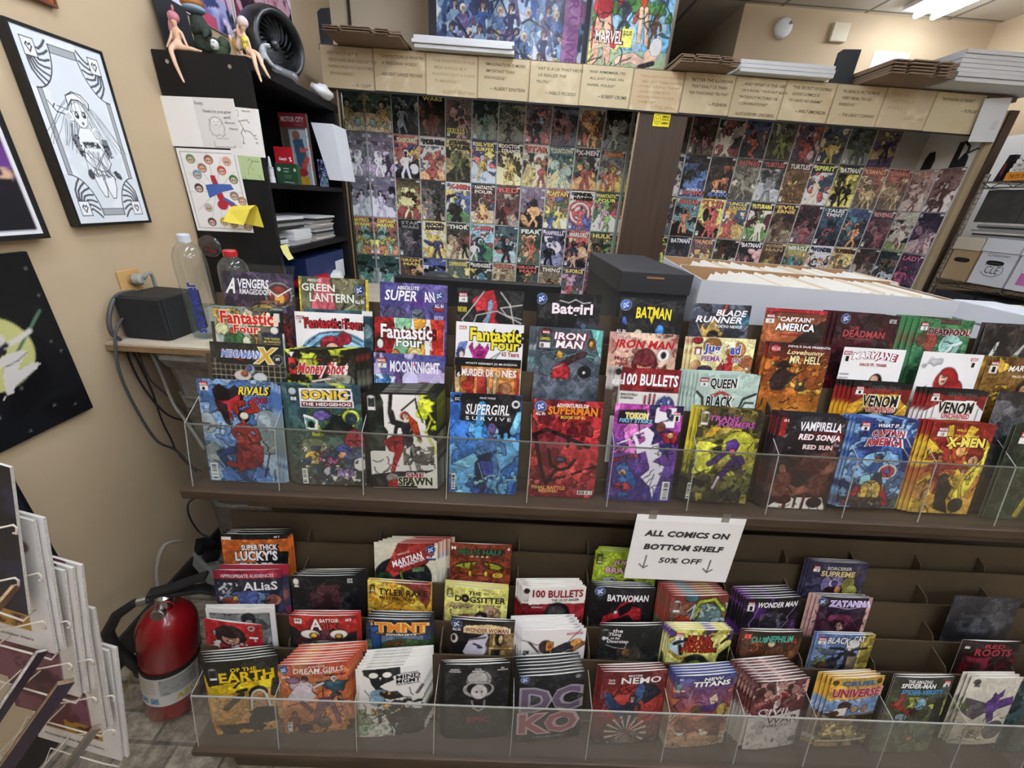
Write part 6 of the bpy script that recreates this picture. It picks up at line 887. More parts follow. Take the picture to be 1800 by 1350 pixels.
# bottles
GLS = clear_mat('clear_plastic_bottle', 'f6f8f8', .03, 'd5dcdc', .04, .07); WAT = clear_mat('water', 'e8eff0', .03, 'c0ccd0', .02, .05)
RED = mat('red_plastic', 'b8222a', .35); WCAP = mat('frosted_cap', 'c9cfd2', .35); BLUEI = mat('blue_ink', '26358f', .5)
def bottle(x, y, hgt, rad, name, label, capm, text=None, capr=.0165, water=0):
    t = thing(name, label, 'bottle', (x, y, TZ+.0005))
    pr = [(.001, .006), (rad*.7, .001), (rad*.95, .006), (rad, .02), (rad*.98, hgt*.3), (rad, hgt*.45), (rad, hgt*.74), (rad*.94, hgt*.81), (rad*.76, hgt*.87), (rad*.48, hgt*.91), (capr*.9, hgt*.925), (capr*.9, hgt*.94)]
    MB().lathe(pr, 28, caps=False).build('body', GLS, t, smooth=True)
    if water: MB().lathe([(r_*.96, z_) for r_, z_ in pr if z_ < water]+[(rad*.94, water), (.001, water)], 24, caps=False).build('water', WAT, t, smooth=True)
    c = MB(); c.lathe([(capr, hgt*.925), (capr*1.03, hgt*.93), (capr*1.03, hgt*.985), (capr*.9, hgt), (.001, hgt)], 24).build('cap', capm, t, smooth=False)
    if text:
        mb = MB(); p, f = text_at(text, 0, 0, .16, .027, .03)
        vs = [( (rad+.0008)*math.sin(.30-yy/rad), -(rad+.0008)*math.cos(.30-yy/rad), .105+xx) for xx, yy in p]
        mb.add(vs, f).build('lettering', BLUEI, t)
    return t
p = at(357, 590, Z=TZ); bottle(p.x+.022, p.y, .322, .044, 'water_bottle', 'tall clear water bottle with frosted cap beside the black speaker', WCAP, 'smartwater', water=.1)
p = at(420, 590, Y=1.36); bottle(p.x+.02, 1.38, .268, .046, 'drink_bottle', 'clear bottle with red cap behind the water bottle', RED, capr=.02)
# dark low device and dome seen over the back row of comics
dv_ = thing('card_terminal', 'flat black device standing on counter behind back row of comics', 'device', (0, 0, 0))
MB().box(-.40, .19, 1.42, 1.46, TZ+.001, -.262).build('panel', mat('black_plastic', '141416', .5), dv_, bevel=.004)
MB().box(-.40, .19, 1.40, 1.55, TZ+.0005, TZ+.02).build('foot', mat('black_plastic'), dv_)
MB().lathe([(.001, .21), (.04, .205), (.07, .185), (.09, .15), (.095, .1), (.09, .001)], 24).build('dome', mat('dark_grey_dome', '333438', .45), None, smooth=True).location = (-.27, 1.56, TZ+.001)
dome = bpy.data.objects['dome']; dome.name = 'grey_dome'; tag(dome, 'dark grey rounded cap behind the flat black device', 'hat')
# black lidded comic box
BX = mat('black_card', '2b2c2e', .55, noise=('25262a', 3, .3, (1, 1, 14))); BXE = mat('black_card_lid', '333437', .5, noise=('2c2d30', 3, .3, (1, 1, 14)))
bb = thing('comic_box', 'black lidded comic box on counter beside the white long boxes', 'box', (.318, 1.152, TZ+.001), rz=.03)
MB().box(.004, .206, .004, .43, 0, .262).build('box_body', BX, bb)
ld = MB().box(0, .21, 0, .435, .253, .3125).build('lid', BXE, bb, bevel=.002)
mb = MB()
for i in range(24): mb.box(.004+i*.0085, .008+i*.0085, -.0005, .003, .249, .2535)
mb.build('lid_teeth', BXE, ld)
MB().box(.075, .125, -.001, .002, .295, .3).build('lid_slot', mat('raw_card_edge', 'a5764a', .8), ld)
# two long white boxes full of boarded comics
WB = mat('white_box_card', 'cfd1d4', .6, noise=('c6c8cb', 2, .3)); KRAFT = mat('kraft_inside', 'a8825a', .8, noise=('9a7550', 9, .3)); BW = mat('white_backing_board', 'eeeade', .6)
BW2 = mat('cream_backing_board', 'dccdb0', .6)
bq = [(.548, 1.15), (1.205, 1.058)]
ang = math.atan2(bq[1][1]-bq[0][1], bq[1][0]-bq[0][0])
for k in range(2):
    ox, oy = bq[0][0]-math.sin(ang)*.268*k, bq[0][1]+math.cos(ang)*.268*k
    lw, ld_, hh = .665+.03*k, .262, .302
    t = thing('long_comic_box', ('long white comic box nearest the rack, open and full', 'second long white comic box, behind the nearest one')[k], 'box', (ox, oy, TZ+.001), rz=ang)
    MB().box(0, lw, 0, .004, .0, hh).box(0, lw, ld_-.004, ld_, 0, hh+.008).box(0, .004, .004, ld_-.004, 0, hh).box(lw-.004, lw, .004, ld_-.004, 0, hh).box(.004, lw-.004, .004, ld_-.004, 0, .004).build('box_body', WB, t)
    MB().box(.0045, lw-.0045, ld_-.0055, ld_-.0042, .005, hh+.0075).build('kraft_lining', KRAFT, t)
    if k == 0: MB().box(lw-.0055, lw-.0042, .006, ld_-.006, .005, hh-.001).build('kraft_lining', KRAFT, t)
    M0 = Matrix.Translation((ox, oy, TZ+.001)) @ Matrix.Rotation(ang, 4, 'Z')
    for row in range(1):
        x = .008; r = random.Random(k+7); n = 0
        base = MB().box(-.0011, .0011, 0, .236, 0, .272).mesh('backing_board', BW); base2 = MB().box(-.0011, .0011, 0, .236, 0, .272).mesh('backing_board', BW2)
        while x < lw-.115+.03*k and n < 80:
            o = link('bagged_comic', base if r.random() < .82 else base2)
            ln = .33+r.uniform(-.008, .008)
            o.matrix_world = M0 @ Matrix.Translation((x, .013+r.uniform(-.004, .004), .006)) @ Matrix.Rotation(ln, 4, 'Y') @ Matrix.Translation((0, 0, r.uniform(.026, .046)))
            tag(o, 'white boarded comic filed in the %s long box' % ('nearer', 'farther')[k], 'comic book', 'boarded comics filed in the %s long box' % ('nearer', 'farther')[k])
            x += .0082; n += 1
    if k == 0:
        dv2 = MB().box(-.001, .001, 0, .14, 0, .285).build('divider_card', mat('divider_white', 'f0efe8', .5)); dv2.matrix_world = M0 @ Matrix.Translation((.4125, .02, .006)) @ Matrix.Rotation(.33, 4, 'Y')
        tag(dv2, 'white divider card with black handwriting in the nearer long box', 'card')
        sh = Sheet(.14, .05); p_, f_ = text_at('SPAWN', .07, -.02, .09, .022, .02); sh.raw(p_, f_, '1a1a1a'); o = link('handwriting', sh.mesh('handwriting', MATTE), dv2)
        o.matrix_parent_inverse = Matrix.Identity(4); o.location = (-.0015, .14, .28); o.rotation_euler = (0, 0, -math.pi/2)
# white box with a hand hole and a cream one at the right end of the counter
def holed_box(name, label, x0, x1, y0, y1, z0, z1, m, hole=None, group=None):
    t = thing(name, label, 'box', (0, 0, 0), group)
    MB().box(x0, x1, y0, y1, z0, z1).build('box_body', m, t, bevel=.003)
    MB().box(x0-.006, x1+.006, y0-.006, y1+.006, z1-.05, z1+.004).build('lid', m, t, bevel=.003)
    if hole:
        mb = MB(); n = 14; hx, hz, ax, side = hole
        pts = [(hx+.038*math.cos(2*math.pi*i/n), hz+.014*math.sin(2*math.pi*i/n)) for i in range(n)]
        mb.prism(pts, side, ax-.0008, ax); mb.build('hand_hole', mat('dark_hole', '171310', .9), t)
    return t
CREAM = mat('cream_box', 'cfc8b6', .7); BROWNB = mat('kraft_box', 'ad9470', .75, noise=('a08862', 5, .3))
holed_box('storage_box', 'white box with hand hole at right end of the counter', 1.45, 1.575, 1.085, 1.285, TZ+.001, -.204, mat('white_box_card'), (1.51, -.30, 1.085, 1))
holed_box('storage_box', 'cream box at far right of the counter beside a white one', 1.592, 1.90, 1.085, 1.27, TZ+.001, -.208, CREAM)
pp = MB()
for i in range(5): pp.box(1.64+i*.003, 1.86+i*.004, 1.12, 1.26, -.203+i*.004, -.1995+i*.004)
tag(pp.build('paper_stack', mat('dark_grey_paper', '3c3c44', .6)), 'thin stack of dark papers on the cream box at right', 'papers')
# ---------------------------------------------------------------- black bookcase standing on the counter
BK = mat('black_laminate', '1a1a1b', .55, noise=('151516', 8, .3), spec=.25); 
bc_ = thing('bookcase', 'black bookcase standing side-on against the left wall', 'bookcase')
BX0, BX1, BY0, BY1, BZ1 = -1.226, -.915, 1.66, 2.40, .385
MB().box(BX0, BX1, BY0, BY0+.02, TZ+.001, BZ1).build('side_panel', BK, bc_, bevel=.002)
MB().box(BX0, BX1, BY1-.02, BY1, TZ+.001, BZ1-.02).build('side_panel', BK, bc_, bevel=.002)
MB().box(BX0, BX0+.008, BY0+.02, BY1-.02, TZ+.001, BZ1-.02).build('back_panel', BK, bc_)
MB().box(BX0, BX1, BY0+.02, BY1+.03, BZ1-.034, BZ1).build('top', BK, bc_, bevel=.002)
for z0, th in ((.008, .02), (-.235, .022), (TZ+.001, .02)): MB().box(BX0+.008, BX1-.002, BY0+.02, BY1-.02, z0-th if z0 > TZ+.01 else z0, z0 if z0 > TZ+.01 else z0+th).build('shelf', BK, bc_)
SCR = mat('screw_head', 'b8b8b4', .3, metal=1)
for u, v in ((294, 108), (404, 117)):
    q = at(u, v, Y=BY0); MB().lathe([(.0062, -.001), (.0062, .0012), (.003, .0014), (.002, .0004)], 14, (q.x, q.y, q.z), (0, -1, 0)).build('screw', SCR, bc_)
# papers pinned to its side
def on_side(name, spec, u, v, w, h, nu, nv, seed, rot, label, cat, bend=0, yo=.003):
    q = at(u, v, Y=BY0-yo); sf = (lambda x, z: -bend*np.abs(np.clip((-z/h-.35)/.65, 0, 1))**2) if bend else None
    o = flat_sheet(name, spec, w, h, nu, nv, seed, MATTE, sf); o.matrix_world = Matrix.Translation(q) @ Euler((0, rot, 0)).to_matrix().to_4x4()
    return tag(o, label, cat)
on_side('drawing_sheet', 'bg f2f0ea;p e6e3dc .52 0 1 0 1 1 .52 1;l d8d4cc .006 .52 0 .52 1;l 777 .006 .66 .42 .64 .62 .66 .72;l 777 .006 .8 .42 .82 .6 .8 .7;e .73 .47 .07 .11 aaa;e .73 .48 .06 .095 f0eee8;l 777 .005 .7 .47 .715 .47;l 777 .005 .75 .47 .765 .47;l 777 .005 .71 .53 .75 .53;l 888 .006 .66 .72 .7 .76 .74 .72 .78 .76 .82 .71;l 888 .006 .66 .85 .66 .98 .9 .98 .9 .94;l 888 .005 .7 .8 .84 .8;t Kenny, .58 .12 .1 .09 888 - .2 0 0;t Thanks_for_your_great .77 .27 .34 .07 888 - .2 0 0;t art! .88 .37 .08 .06 888;t Sincerely .9 .48 .12 .05 999 - .2;t Nancy .93 .6 .1 .06 999 - .2', 259, 167, .292, .15, 100, 52, 1, -.025, 'wide white folded sheet with pencil sketch and note, on bookcase side', 'drawing', yo=.0045)
on_side('drawing_sheet', 'bg efede7;e .36 .12 .06 .07 555;e .36 .12 .05 .06 efede7;l 4a4a4a .018 .1 .1 .25 .24 .4 .28 .5 .26 .62 .24 .68 .3;l 4a4a4a .016 .4 .28 .48 .42 .52 .5;l 4a4a4a .018 .48 .42 .4 .52 .44 .62 .42 .72;l 4a4a4a .018 .52 .46 .66 .48 .76 .56 .82 .54;l 444 .02 .38 .72 .46 .74;l 444 .02 .76 .6 .84 .62;t Nice_art .64 .06 .24 .04 999;t KG .82 .7 .06 .04 888', 391, 186, .122, .148, 60, 72, 2, .02, 'white sheet with pencil running figure, right of the folded sheet', 'drawing', yo=.004)
heads = [(.2, .12, '6a9a5a'), (.5, .12, '9a5a40'), (.8, .13, 'e0a890'), (.36, .22, 'a87058'), (.25, .3, '6aa0c0'), (.68, .24, 'c8481f'), (.85, .34, '3f7a3f'), (.22, .46, '3a3438'), (.8, .54, '8a7a70'), (.92, .6, 'a08070'), (.3, .7, 'c8c4c0'), (.3, .88, '5a4038'), (.52, .87, 'c8b030'), (.68, .89, '8a9a4a'), (.78, .8, '5aa04a'), (.92, .92, '8a7060')]
on_side('print_sheet', 'bg f4f3ef;l 777 .008 .05 .04 .95 .04 .95 .96 .05 .96 .05 .04;' + ';'.join('l aaa .005 .5 .5 %.2f %.2f' % (.5+.46*math.cos(a_), .5+.47*math.sin(a_)) for a_ in [i*.52 for i in range(12)]) + ';' + ';'.join('e %.2f %.2f .075 .055 %s;e %.2f %.2f .05 .035 d8b8a0;e %.2f %.2f .012 .008 222;e %.2f %.2f .012 .008 222' % (x, y, c, x, y+.012, x-.02, y+.01, x+.02, y+.01) for x, y, c in heads) + ';p b8303c .46 .3 .54 .3 .6 .5 .66 .68 .54 .66 .48 .5;p 4a6ab0 .34 .42 .5 .4 .78 .4 .82 .46 .6 .5 .36 .58;e .56 .66 .09 .06 b8303c;l b8303c .07 .6 .6 .8 .68 .88 .72;l 4a6ab0 .05 .62 .58 .76 .64', 308.4, 259.5, .216, .279, 110, 142, 3, -.02, 'white sheet printed with a ring of coloured heads, below the folded sheet', 'print', yo=.003)
on_side('sticky_note', 'bg bcd09a;l 5a6a4a .012 .4 .25 .5 .15 .6 .3 .45 .45 .6 .6;l 5a6a4a .012 .4 .5 .35 .8;l 5a6a4a .02 .1 .9 .2 .98;l 5a6a4a .02 .8 .8 .9 .98;t Kenny .75 .25 .3 .08 7a8a5a', 416.5, 271, .083, .08, 40, 38, 4, .0, 'pale green sticky note with a pen sketch on bookcase side', 'note', yo=.0035)
q = at(416, 375, Y=BY0-.003)
yn = MB(); w_, h_ = .085, .075
vs = []; m_ = 10
for i in range(m_+1):
    a_ = math.pi*.62*i/m_; vs += [(0, -.03-.026*math.sin(a_), -.026*math.cos(a_)*1.2-.0), (w_, -.03-.026*math.sin(a_), -.026*math.cos(a_)*1.2)]
yn.add([(0, -.0005, .02), (w_, -.0005, .028)]+[(0, -.012, .026), (w_, -.012, .034)]+[(-.004, -.04, .012), (w_-.006, -.04, .02)]+[(-.018, -.062, -.028), (w_-.03, -.06, -.036)], [(0,1,3,2), (2,3,5,4), (4,5,7,6)])
yn.add([(0, -.001, .02), (w_, -.001, .028), (w_+.01, -.001, -.045), (.012, -.001, -.035)], [(0,3,2,1)])
o = yn.build('sticky_note', mat('yellow_note', 'ecd94f', .7)); o.location = (q.x, q.y, q.z); tag(o, 'yellow sticky notes curling off the bookcase side', 'note')
q = at(370, 433, Y=BY0); bt = thing('badge', 'round dark badge with red lettering on bookcase side', 'badge', (q.x, q.y, q.z))
MB().lathe([(.044, 0), (.045, .003), (.036, .008), (.02, .011), (.001, .012)], 28, (0,0,0), (0, -1, 0)).build('badge_face', mat('badge_gloss', '211b1c', .15, noise=('4a4446', 14, .12), coat=1), bt, smooth=True)
p_, f_ = text_at('TITANS', .006, -.016, .044, .013, .03); MB().add([(x, -.0125, z) for x, z in p_], f_).build('lettering', mat('dark_red_ink', '8a2630', .5), bt)
q = at(492, 432, X=BX1+.002); o = MB().add([(0, 0, 0), (0, .055, .002), (.006, .056, -.03), (.014, .064, -.056), (.014, .02, -.058), (.006, .005, -.03)], [(0,1,2,5), (5,2,3,4)]).build('sticky_note', mat('pale_yellow_note', 'e6e08a', .7)); o.location = q
tag(o, 'small pale yellow sticky note hanging from bookcase shelf edge', 'note')
# things in the bookcase, facing the room
def facing(name, spec, u0, v0, u1, v1, Y, seed, label, cat, th=.01, nu=50, nv=70, rot=0, base=None, edge='cfc8bb'):
    a, b = at(u0, v0, Y=Y), at(u1, v1, Y=Y); w_, h_ = abs(b.x-a.x), abs(a.z-b.z)
    if base is not None: h_ = a.z-base
    t = thing(name, label, cat, (a.x, Y, a.z)); t.rotation_euler = (0, rot, 0)
    sh = Sheet(w_, h_); paint(spec, sh, nu, nv, seed); link('front', sh.mesh('front', PRINT), t)
    MB().box(.0005, w_-.0005, .0004, th, -h_+.0005, -.0005).build('pages' if cat == 'book' else 'body', mat('edge_'+edge, edge, .6), t)
    return t
S2 = .0085
facing('comic_book', 'bg 3a2428 7a8a90;r 0 0 1 .2 6a1c22;p 8a9aa0 .1 .22 1 .22 1 1 .1 1;r .05 .2 .3 .75 4a4034;e .55 .3 .14 .07 7a4a3a;p 2f4a60 .4 .36 .75 .34 .85 .6 .6 .8 .45 .7;n a8483a 6 .5 .6 .4 1 .8;e .6 .82 .2 .06 8a2a2a;r .3 .88 .8 1 b8902c;r .93 .2 .96 1 d8d4d0;k 20 201818 .25;t MOTOR_CITY .5 .085 .82 .07 b0a8a4;t COMICS .72 .16 .4 .04 7a5048', 487, 197, 552, 321, 2.05, 3, 'dark red titled comic leaning on the bookcase shelf', 'book', .02, 50, 80, -.02, S2, '4a3a34')
facing('gift_card', 'bg b81f2a;p 3a70c0 .25 .75 .6 .6 .95 .75 .8 .9 .4 .9;p e8e8e8 .6 .7 1 .7 1 1 .6 1;t Casey\'s .42 .42 .42 .14 fff - .15 0 .03;t % .82 .42 .14 .16 fff', 480, 257, 518, 292, 1.86, 4, 'red gift card with white script standing on bookcase shelf', 'card', .003, 40, 40, 0, S2+.03)
facing('medicine_box', 'bg 24452c;e .15 .3 .08 .1 dfe4dc;r .28 .0 .3 1 3a5a40;l c8d0c8 .03 .38 .25 .62 .25;l c8d0c8 .03 .38 .4 .58 .4;l 7a9a80 .02 .38 .6 .7 .6;l 7a9a80 .02 .38 .7 .66 .7;l c8d0c8 .02 .35 .92 .8 .94;e .9 .3 .06 .08 b8c8b8', 483, 286, 524, 316, 1.80, 5, 'small dark green box in front of the red gift card', 'box', .03, 60, 40, 0, S2, '24452c')
facing('card_pack', 'bg 2a3470 4a6a98;e .5 .25 .3 .14 c8a070;p 1f2450 .1 .1 .9 .05 .8 .5 .3 .6;n b8c0e0 6 .5;n 1c1f40 5 .55;e .6 .8 .3 .1 6aa0b0', 557, 280, 577, 323, 2.22, 6, 'blue picture card on shelf right of the comic', 'card', .004, 30, 50, 0, S2)
a = at(552, 216, Y=2.20); b = at(586, 305, Y=2.20)
o = MB().add([(a.x-.01, 2.19, a.z), (a.x+.09, 2.19, a.z), (a.x+.115, 2.19, a.z-.235), (a.x+.045, 2.19, a.z-.235), (a.x-.01, 2.35, a.z), (a.x+.09, 2.35, a.z), (a.x+.115, 2.35, a.z-.235), (a.x+.045, 2.35, a.z-.235)], [(0,3,2,1), (4,5,6,7), (0,1,5,4), (1,2,6,5), (2,3,7,6), (3,0,4,7)]).build('white_carton', mat('bright_white_card', 'e4e6e8', .5)); tag(o, 'plain white carton sticking out of the bookcase', 'box')
q = at(478, 312, Y=1.78); ns = thing('nasal_spray', 'white nasal spray bottle on the bookcase shelf', 'bottle', (q.x, 1.78, S2))
MB().lathe([(.012, 0), (.012, .018), (.0105, .02), (.0105, .05), (.009, .052)], 18).build('body', mat('white_plastic', 'e0e0dc', .4), ns)
MB().lathe([(.012, .053), (.012, .055), (.006, .056), (.005, .08), (.003, .092), (.001, .092)], 18).build('nozzle', mat('white_plastic'), ns)
def crumple(mb, k, seed):
    r_ = random.Random(seed); mb.v = [(x+r_.uniform(-k, k), y+r_.uniform(-k, k), z+r_.uniform(-k, 0)) for x, y, z in mb.v]; return mb
# magazines lying on the shelf below
MG = [mat('magazine_edge_%d' % i, c, .6) for i, c in enumerate(('d8d8d6', '8a8a88', '2c2c2c', 'c8c0b4'))]
r = random.Random(8)
def pile(x0, x1, y0, y1, z0, n, th, label, grp, cols):
    for i in range(n):
        j = r.uniform(-.006, .006); o = MB().box(x0+j, x1+j+r.uniform(-.005, .01), y0+r.uniform(-.004, .004), y1+r.uniform(-.004, .004), z0+i*th, z0+(i+.9)*th).build('magazine', MG[cols[i % len(cols)]])
        tag(o, label, 'magazine', grp)
SZ = -.2345
pile(-1.13, -.95, 1.70, 1.80, SZ, 6, .007, 'thin booklet in the nearest low pile in the bookcase', 'booklets in the nearest low pile', [0, 2, 0, 0, 2, 1])
pile(-1.13, -.94, 1.83, 1.99, SZ, 6, .0105, 'white edged book in the short pile beside the booklets', 'white books in the short pile', [0, 0, 0])
pile(-1.17, -.96, 1.73, 1.98, SZ+.067, 4, .012, 'dark magazine laid across the two low piles', 'dark magazines across the low piles', [2, 1, 2, 0])
pile(-1.16, -.935, 2.03, 2.25, SZ, 13, .0085, 'magazine in the tall farther pile in the bookcase', 'magazines in the tall farther pile', [0, 3, 0, 1, 2, 0, 1])
bg = MB().ball((-.965, 1.97, TZ+.06), (.055, .12, .035), 14, 8).ball((-.95, 2.06, TZ+.062), (.04, .06, .025), 12, 7); tag(crumple(bg, .005, 1).build('red_packet', mat('red_foil', 'b01c26', .2), smooth=True), 'glossy red packet at bottom of bookcase', 'packet')
wt = MB().ball((-.94, 2.2, TZ+.052), (.05, .06, .03), 12, 7); tag(crumple(wt, .005, 2).build('white_packet', mat('white_plastic'), smooth=True), 'crumpled white packet beside the red one', 'packet')
o = MB().box(-1.19, -.935, 1.9, 2.34, TZ+.022, TZ+.17).build('blue_carton', mat('navy_card', '20315e', .5)); tag(o, 'navy blue carton on the bottom bookcase shelf', 'box'); MB().box(-.9349, -.934, 2.22, 2.33, TZ+.03, TZ+.12).build('white_panel', mat('bright_white_card'), o)
# ---------------------------------------------------------------- on top of the bookcase
def skin(name, chains, m, parent=None, sub=2):
    """chains: lists of (point, radius); points that repeat join up; grown into one smooth surface"""
    idx = {}; vs = []; rs = []; es = []
    for ch in chains:
        pv = None
        for p, rr in ch:
            k = tuple(round(c, 5) for c in p)
            if k not in idx: idx[k] = len(vs); vs.append(k); rs.append(rr)
            if pv is not None and pv != idx[k]: es.append((pv, idx[k]))
            pv = idx[k]
    me = bpy.data.meshes.new(name); me.from_pydata(vs, es, []); o = link(name, me, parent); me.materials.append(m)
    sk = o.modifiers.new('skin', 'SKIN'); sk.use_smooth_shade = True; me.skin_vertices or None
    if not me.skin_vertices: pass
    for i, rr in enumerate(rs): me.skin_vertices[0].data[i].radius = (rr, rr)
    me.skin_vertices[0].data[0].use_root = True
    sb = o.modifiers.new('sub', 'SUBSURF'); sb.levels = sub; sb.render_levels = sub
    return o
SKINF = mat('figurine_skin', 'e3bc9c', .45); TOPZ = BZ1+.001
# seated figurine with pink hair, one leg hanging over the bookcase side
f1 = thing('figurine', 'seated figurine with long pink hair, leg hanging over bookcase side', 'figurine', (-1.14, BY0+.012, TOPZ))
hp = (0, 0, .012); ch = (.004, .008, .052); nk = (.004, .004, .066); hd = (.004, -.002, .086)
skin('body', [[(hp, .011), ((.002, .004, .03), .0085), (ch, .0105), (nk, .0042), (hd, .012)],
  [(hp, .011), ((-.008, -.012, .010), .0098), ((-.010, -.026, -.004), .0075), ((-.004, -.027, -.04), .0062), ((.004, -.025, -.073), .0042), ((.016, -.034, -.092), .0026)],
  [(hp, .011), ((.018, -.002, .010), .0092), ((.042, .0, .009), .0068), ((.062, .006, .006), .0048), ((.074, .002, .005), .003)],
  [(ch, .0105), ((-.010, .004, .055), .0052), ((-.017, -.002, .034), .0042), ((-.026, -.006, .018), .0034), ((-.033, -.008, .006), .0026)],
  [(ch, .0105), ((.016, .006, .052), .0052), ((.024, .002, .032), .0042), ((.034, -.004, .012), .0034)]], SKINF, f1)
PK = mat('pink_hair', 'c47c84', .45); MB().ball((.002, .006, .091), (.0165, .017, .017), 14, 9).ball((-.010, .008, .07), (.010, .011, .028), 12, 8, (0, .2, 0)).ball((-.012, .006, .045), (.007, .008, .022), 10, 7).ball((.012, -.004, .112), (.004, .004, .008), 8, 5).build('hair', PK, f1, smooth=True)
# broad dark creature figure with an orange topped round head
cr = thing('creature_figure', 'dark green scaly toy creature with orange and blue domed cap', 'figurine', (-1.095, BY0+.085, TOPZ))
SCALE = mat('dark_green_scales', '38443a', .7, noise=('20281f', 120, .3), bump=.6)
skin('body', [[((0, 0, .002), .034), ((0, .006, .04), .036), ((-.004, .006, .075), .03), ((-.008, 0, .10), .024), ((-.010, -.006, .125), .022)], [((-.004, .006, .075), .03), ((.022, -.024, .074), .013), ((.034, -.04, .06), .009), ((.03, -.046, .048), .006)], [((0, .006, .04), .036), ((.05, .01, .03), .028), ((.06, .01, .004), .02)]], SCALE, cr)
MB().ball((-.008, -.008, .133), (.033, .033, .014), 18, 8).build('jaw', mat('blue_grey_plastic', '7f98ac', .4), cr, smooth=True)
MB().ball((-.010, -.008, .147), (.035, .035, .019), 18, 9).build('cap', mat('orange_plastic', 'c98a3c', .5, noise=('8a5220', 30, .2)), cr, smooth=True)
hn = MB(); hn.lathe([(.006, 0), (.003, .012), (.001, .02)], 8, (-.028, -.01, .158), (-.3, 0, 1)).lathe([(.006, 0), (.003, .012), (.001, .02)], 8, (.012, .0, .158), (.3, .1, 1)); hn.build('horn', SCALE, cr)
# pale faced bust
bu = thing('bust', 'small bust with pale face and dark green coat on bookcase edge', 'figurine', (-1.02, BY0+.035, TOPZ))
MB().ball((0, .008, .012), (.028, .018, .02), 14, 8).ball((.01, .016, .034), (.02, .016, .026), 12, 8).build('coat', mat('dark_green_cloth', '3a4a34', .7), bu, smooth=True)
fc = MB().ball((-.004, -.012, .028), (.0125, .012, .0165), 16, 12); fc.ball((-.004, -.0245, .026), (.0022, .003, .003), 8, 6); fc.build('face', mat('pale_face', 'd4d6cc', .5), bu, smooth=True)
dk = mat('dark_paint', '2a2422', .5); e_ = MB().ball((-.009, -.0228, .032), (.0024, .001, .0014), 8, 5).ball((.001, -.0228, .032), (.0024, .001, .0014), 8, 5).ball((-.004, -.0222, .0195), (.005, .001, .0012), 8, 5); e_.build('features', dk, bu)
MB().ball((-.004, -.006, .041), (.0135, .013, .008), 14, 8).ball((-.016, -.006, .032), (.003, .008, .01), 8, 6).build('hair', mat('dark_hair', '33382a', .6), bu, smooth=True)
# gilded toy with round horn ear
gd = thing('gilded_figure', 'tan and gold ornamental figurine behind the bust', 'figurine', (-.962, BY0+.04, TOPZ)); GOLD = mat('old_gold', 'b08d4a', .35, metal=.5)
skin('body', [[((0, .01, .002), .014), ((-.004, .01, .03), .012), ((.006, .012, .052), .01)], [((0, .01, .002), .014), ((.028, 0, .004), .008), ((.048, .004, .004), .006)], [((-.004, .01, .03), .012), ((-.022, .014, .05), .006), ((-.026, .014, .066), .004)]], SKINF, gd)
MB().lathe([(.008, 0), (.019, .001), (.021, .005), (.017, .009), (.01, .006), (.004, .008)], 18, (.012, -.002, .038), (.2, -1, .2)).lathe([(.011, 0), (.013, .006), (.008, .012)], 14, (.014, .01, .062), (0, 0, 1)).build('ornament', GOLD, gd, smooth=True)
# seated figurine with pale hair and yellow top at the corner
f2 = thing('figurine', 'seated figurine with pale streaming hair and yellow top, bookcase corner', 'figurine', (-.918, BY0+.018, TOPZ))
hp = (0, 0, .012); ch = (-.004, .004, .052); nk = (0, .0, .067); hd = (.006, -.006, .085)
skin('body', [[(hp, .0115), ((-.002, .002, .03), .0085), (ch, .0105), (nk, .0042), (hd, .012)],
  [(hp, .0115), ((.016, -.014, .010), .010), ((.034, -.026, .002), .0076), ((.038, -.03, -.032), .0062), ((.044, -.026, -.062), .004), ((.05, -.034, -.074), .0026)],
  [(hp, .0115), ((.012, -.008, .014), .010), ((.042, -.012, .008), .0076), ((.052, -.014, -.022), .006), ((.064, -.012, -.048), .004), ((.074, -.02, -.058), .0026)],
  [(ch, .0105), ((-.016, .0, .056), .005), ((-.014, -.006, .078), .0042), ((-.004, -.002, .092), .0032)],
  [(ch, .0105), ((.010, -.004, .052), .005), ((.018, -.012, .034), .0042), ((.022, -.012, .016), .003)]], SKINF, f2)
MB().ball((.004, -.002, .091), (.016, .016, .0165), 14, 9).ball((-.014, .008, .07), (.012, .01, .022), 12, 8, (0, .4, 0)).ball((-.022, .01, .044), (.007, .008, .026), 10, 7, (0, .25, 0)).tube([(-.012, .008, .075), (-.03, .006, .07), (-.042, .0, .058)], [.005, .004, .001]).tube([(-.018, .008, .06), (-.034, .01, .035), (-.03, .012, .01)], [.005, .004, .001]).build('hair', mat('pale_hair', 'd9c4bd', .45), f2, smooth=True)
MB().ball((.004, -.006, .043), (.0115, .0095, .0105), 12, 8).ball((.004, -.008, .026), (.008, .007, .012), 10, 7).build('top', mat('yellow_cloth', 'dccf3c', .5), f2, smooth=True)
# white jointed figure lying behind her
wf = thing('figurine', 'small white jointed figure leaning on the turbine base', 'figurine', (-.905, BY0+.09, TOPZ))
skin('body', [[((0, 0, .03), .010), ((.002, .01, .05), .012), ((.012, .01, .056), .008), ((.028, .006, .054), .006)], [((0, 0, .03), .010), ((.008, .02, .014), .008), ((.004, .06, .006), .007), ((.012, .1, .006), .005)], [((0, 0, .03), .010), ((-.006, -.004, .012), .007), ((.0, -.006, .002), .006)]], mat('white_armour', 'cfd4d6', .35, noise=('7a8088', 40, .2)), wf)
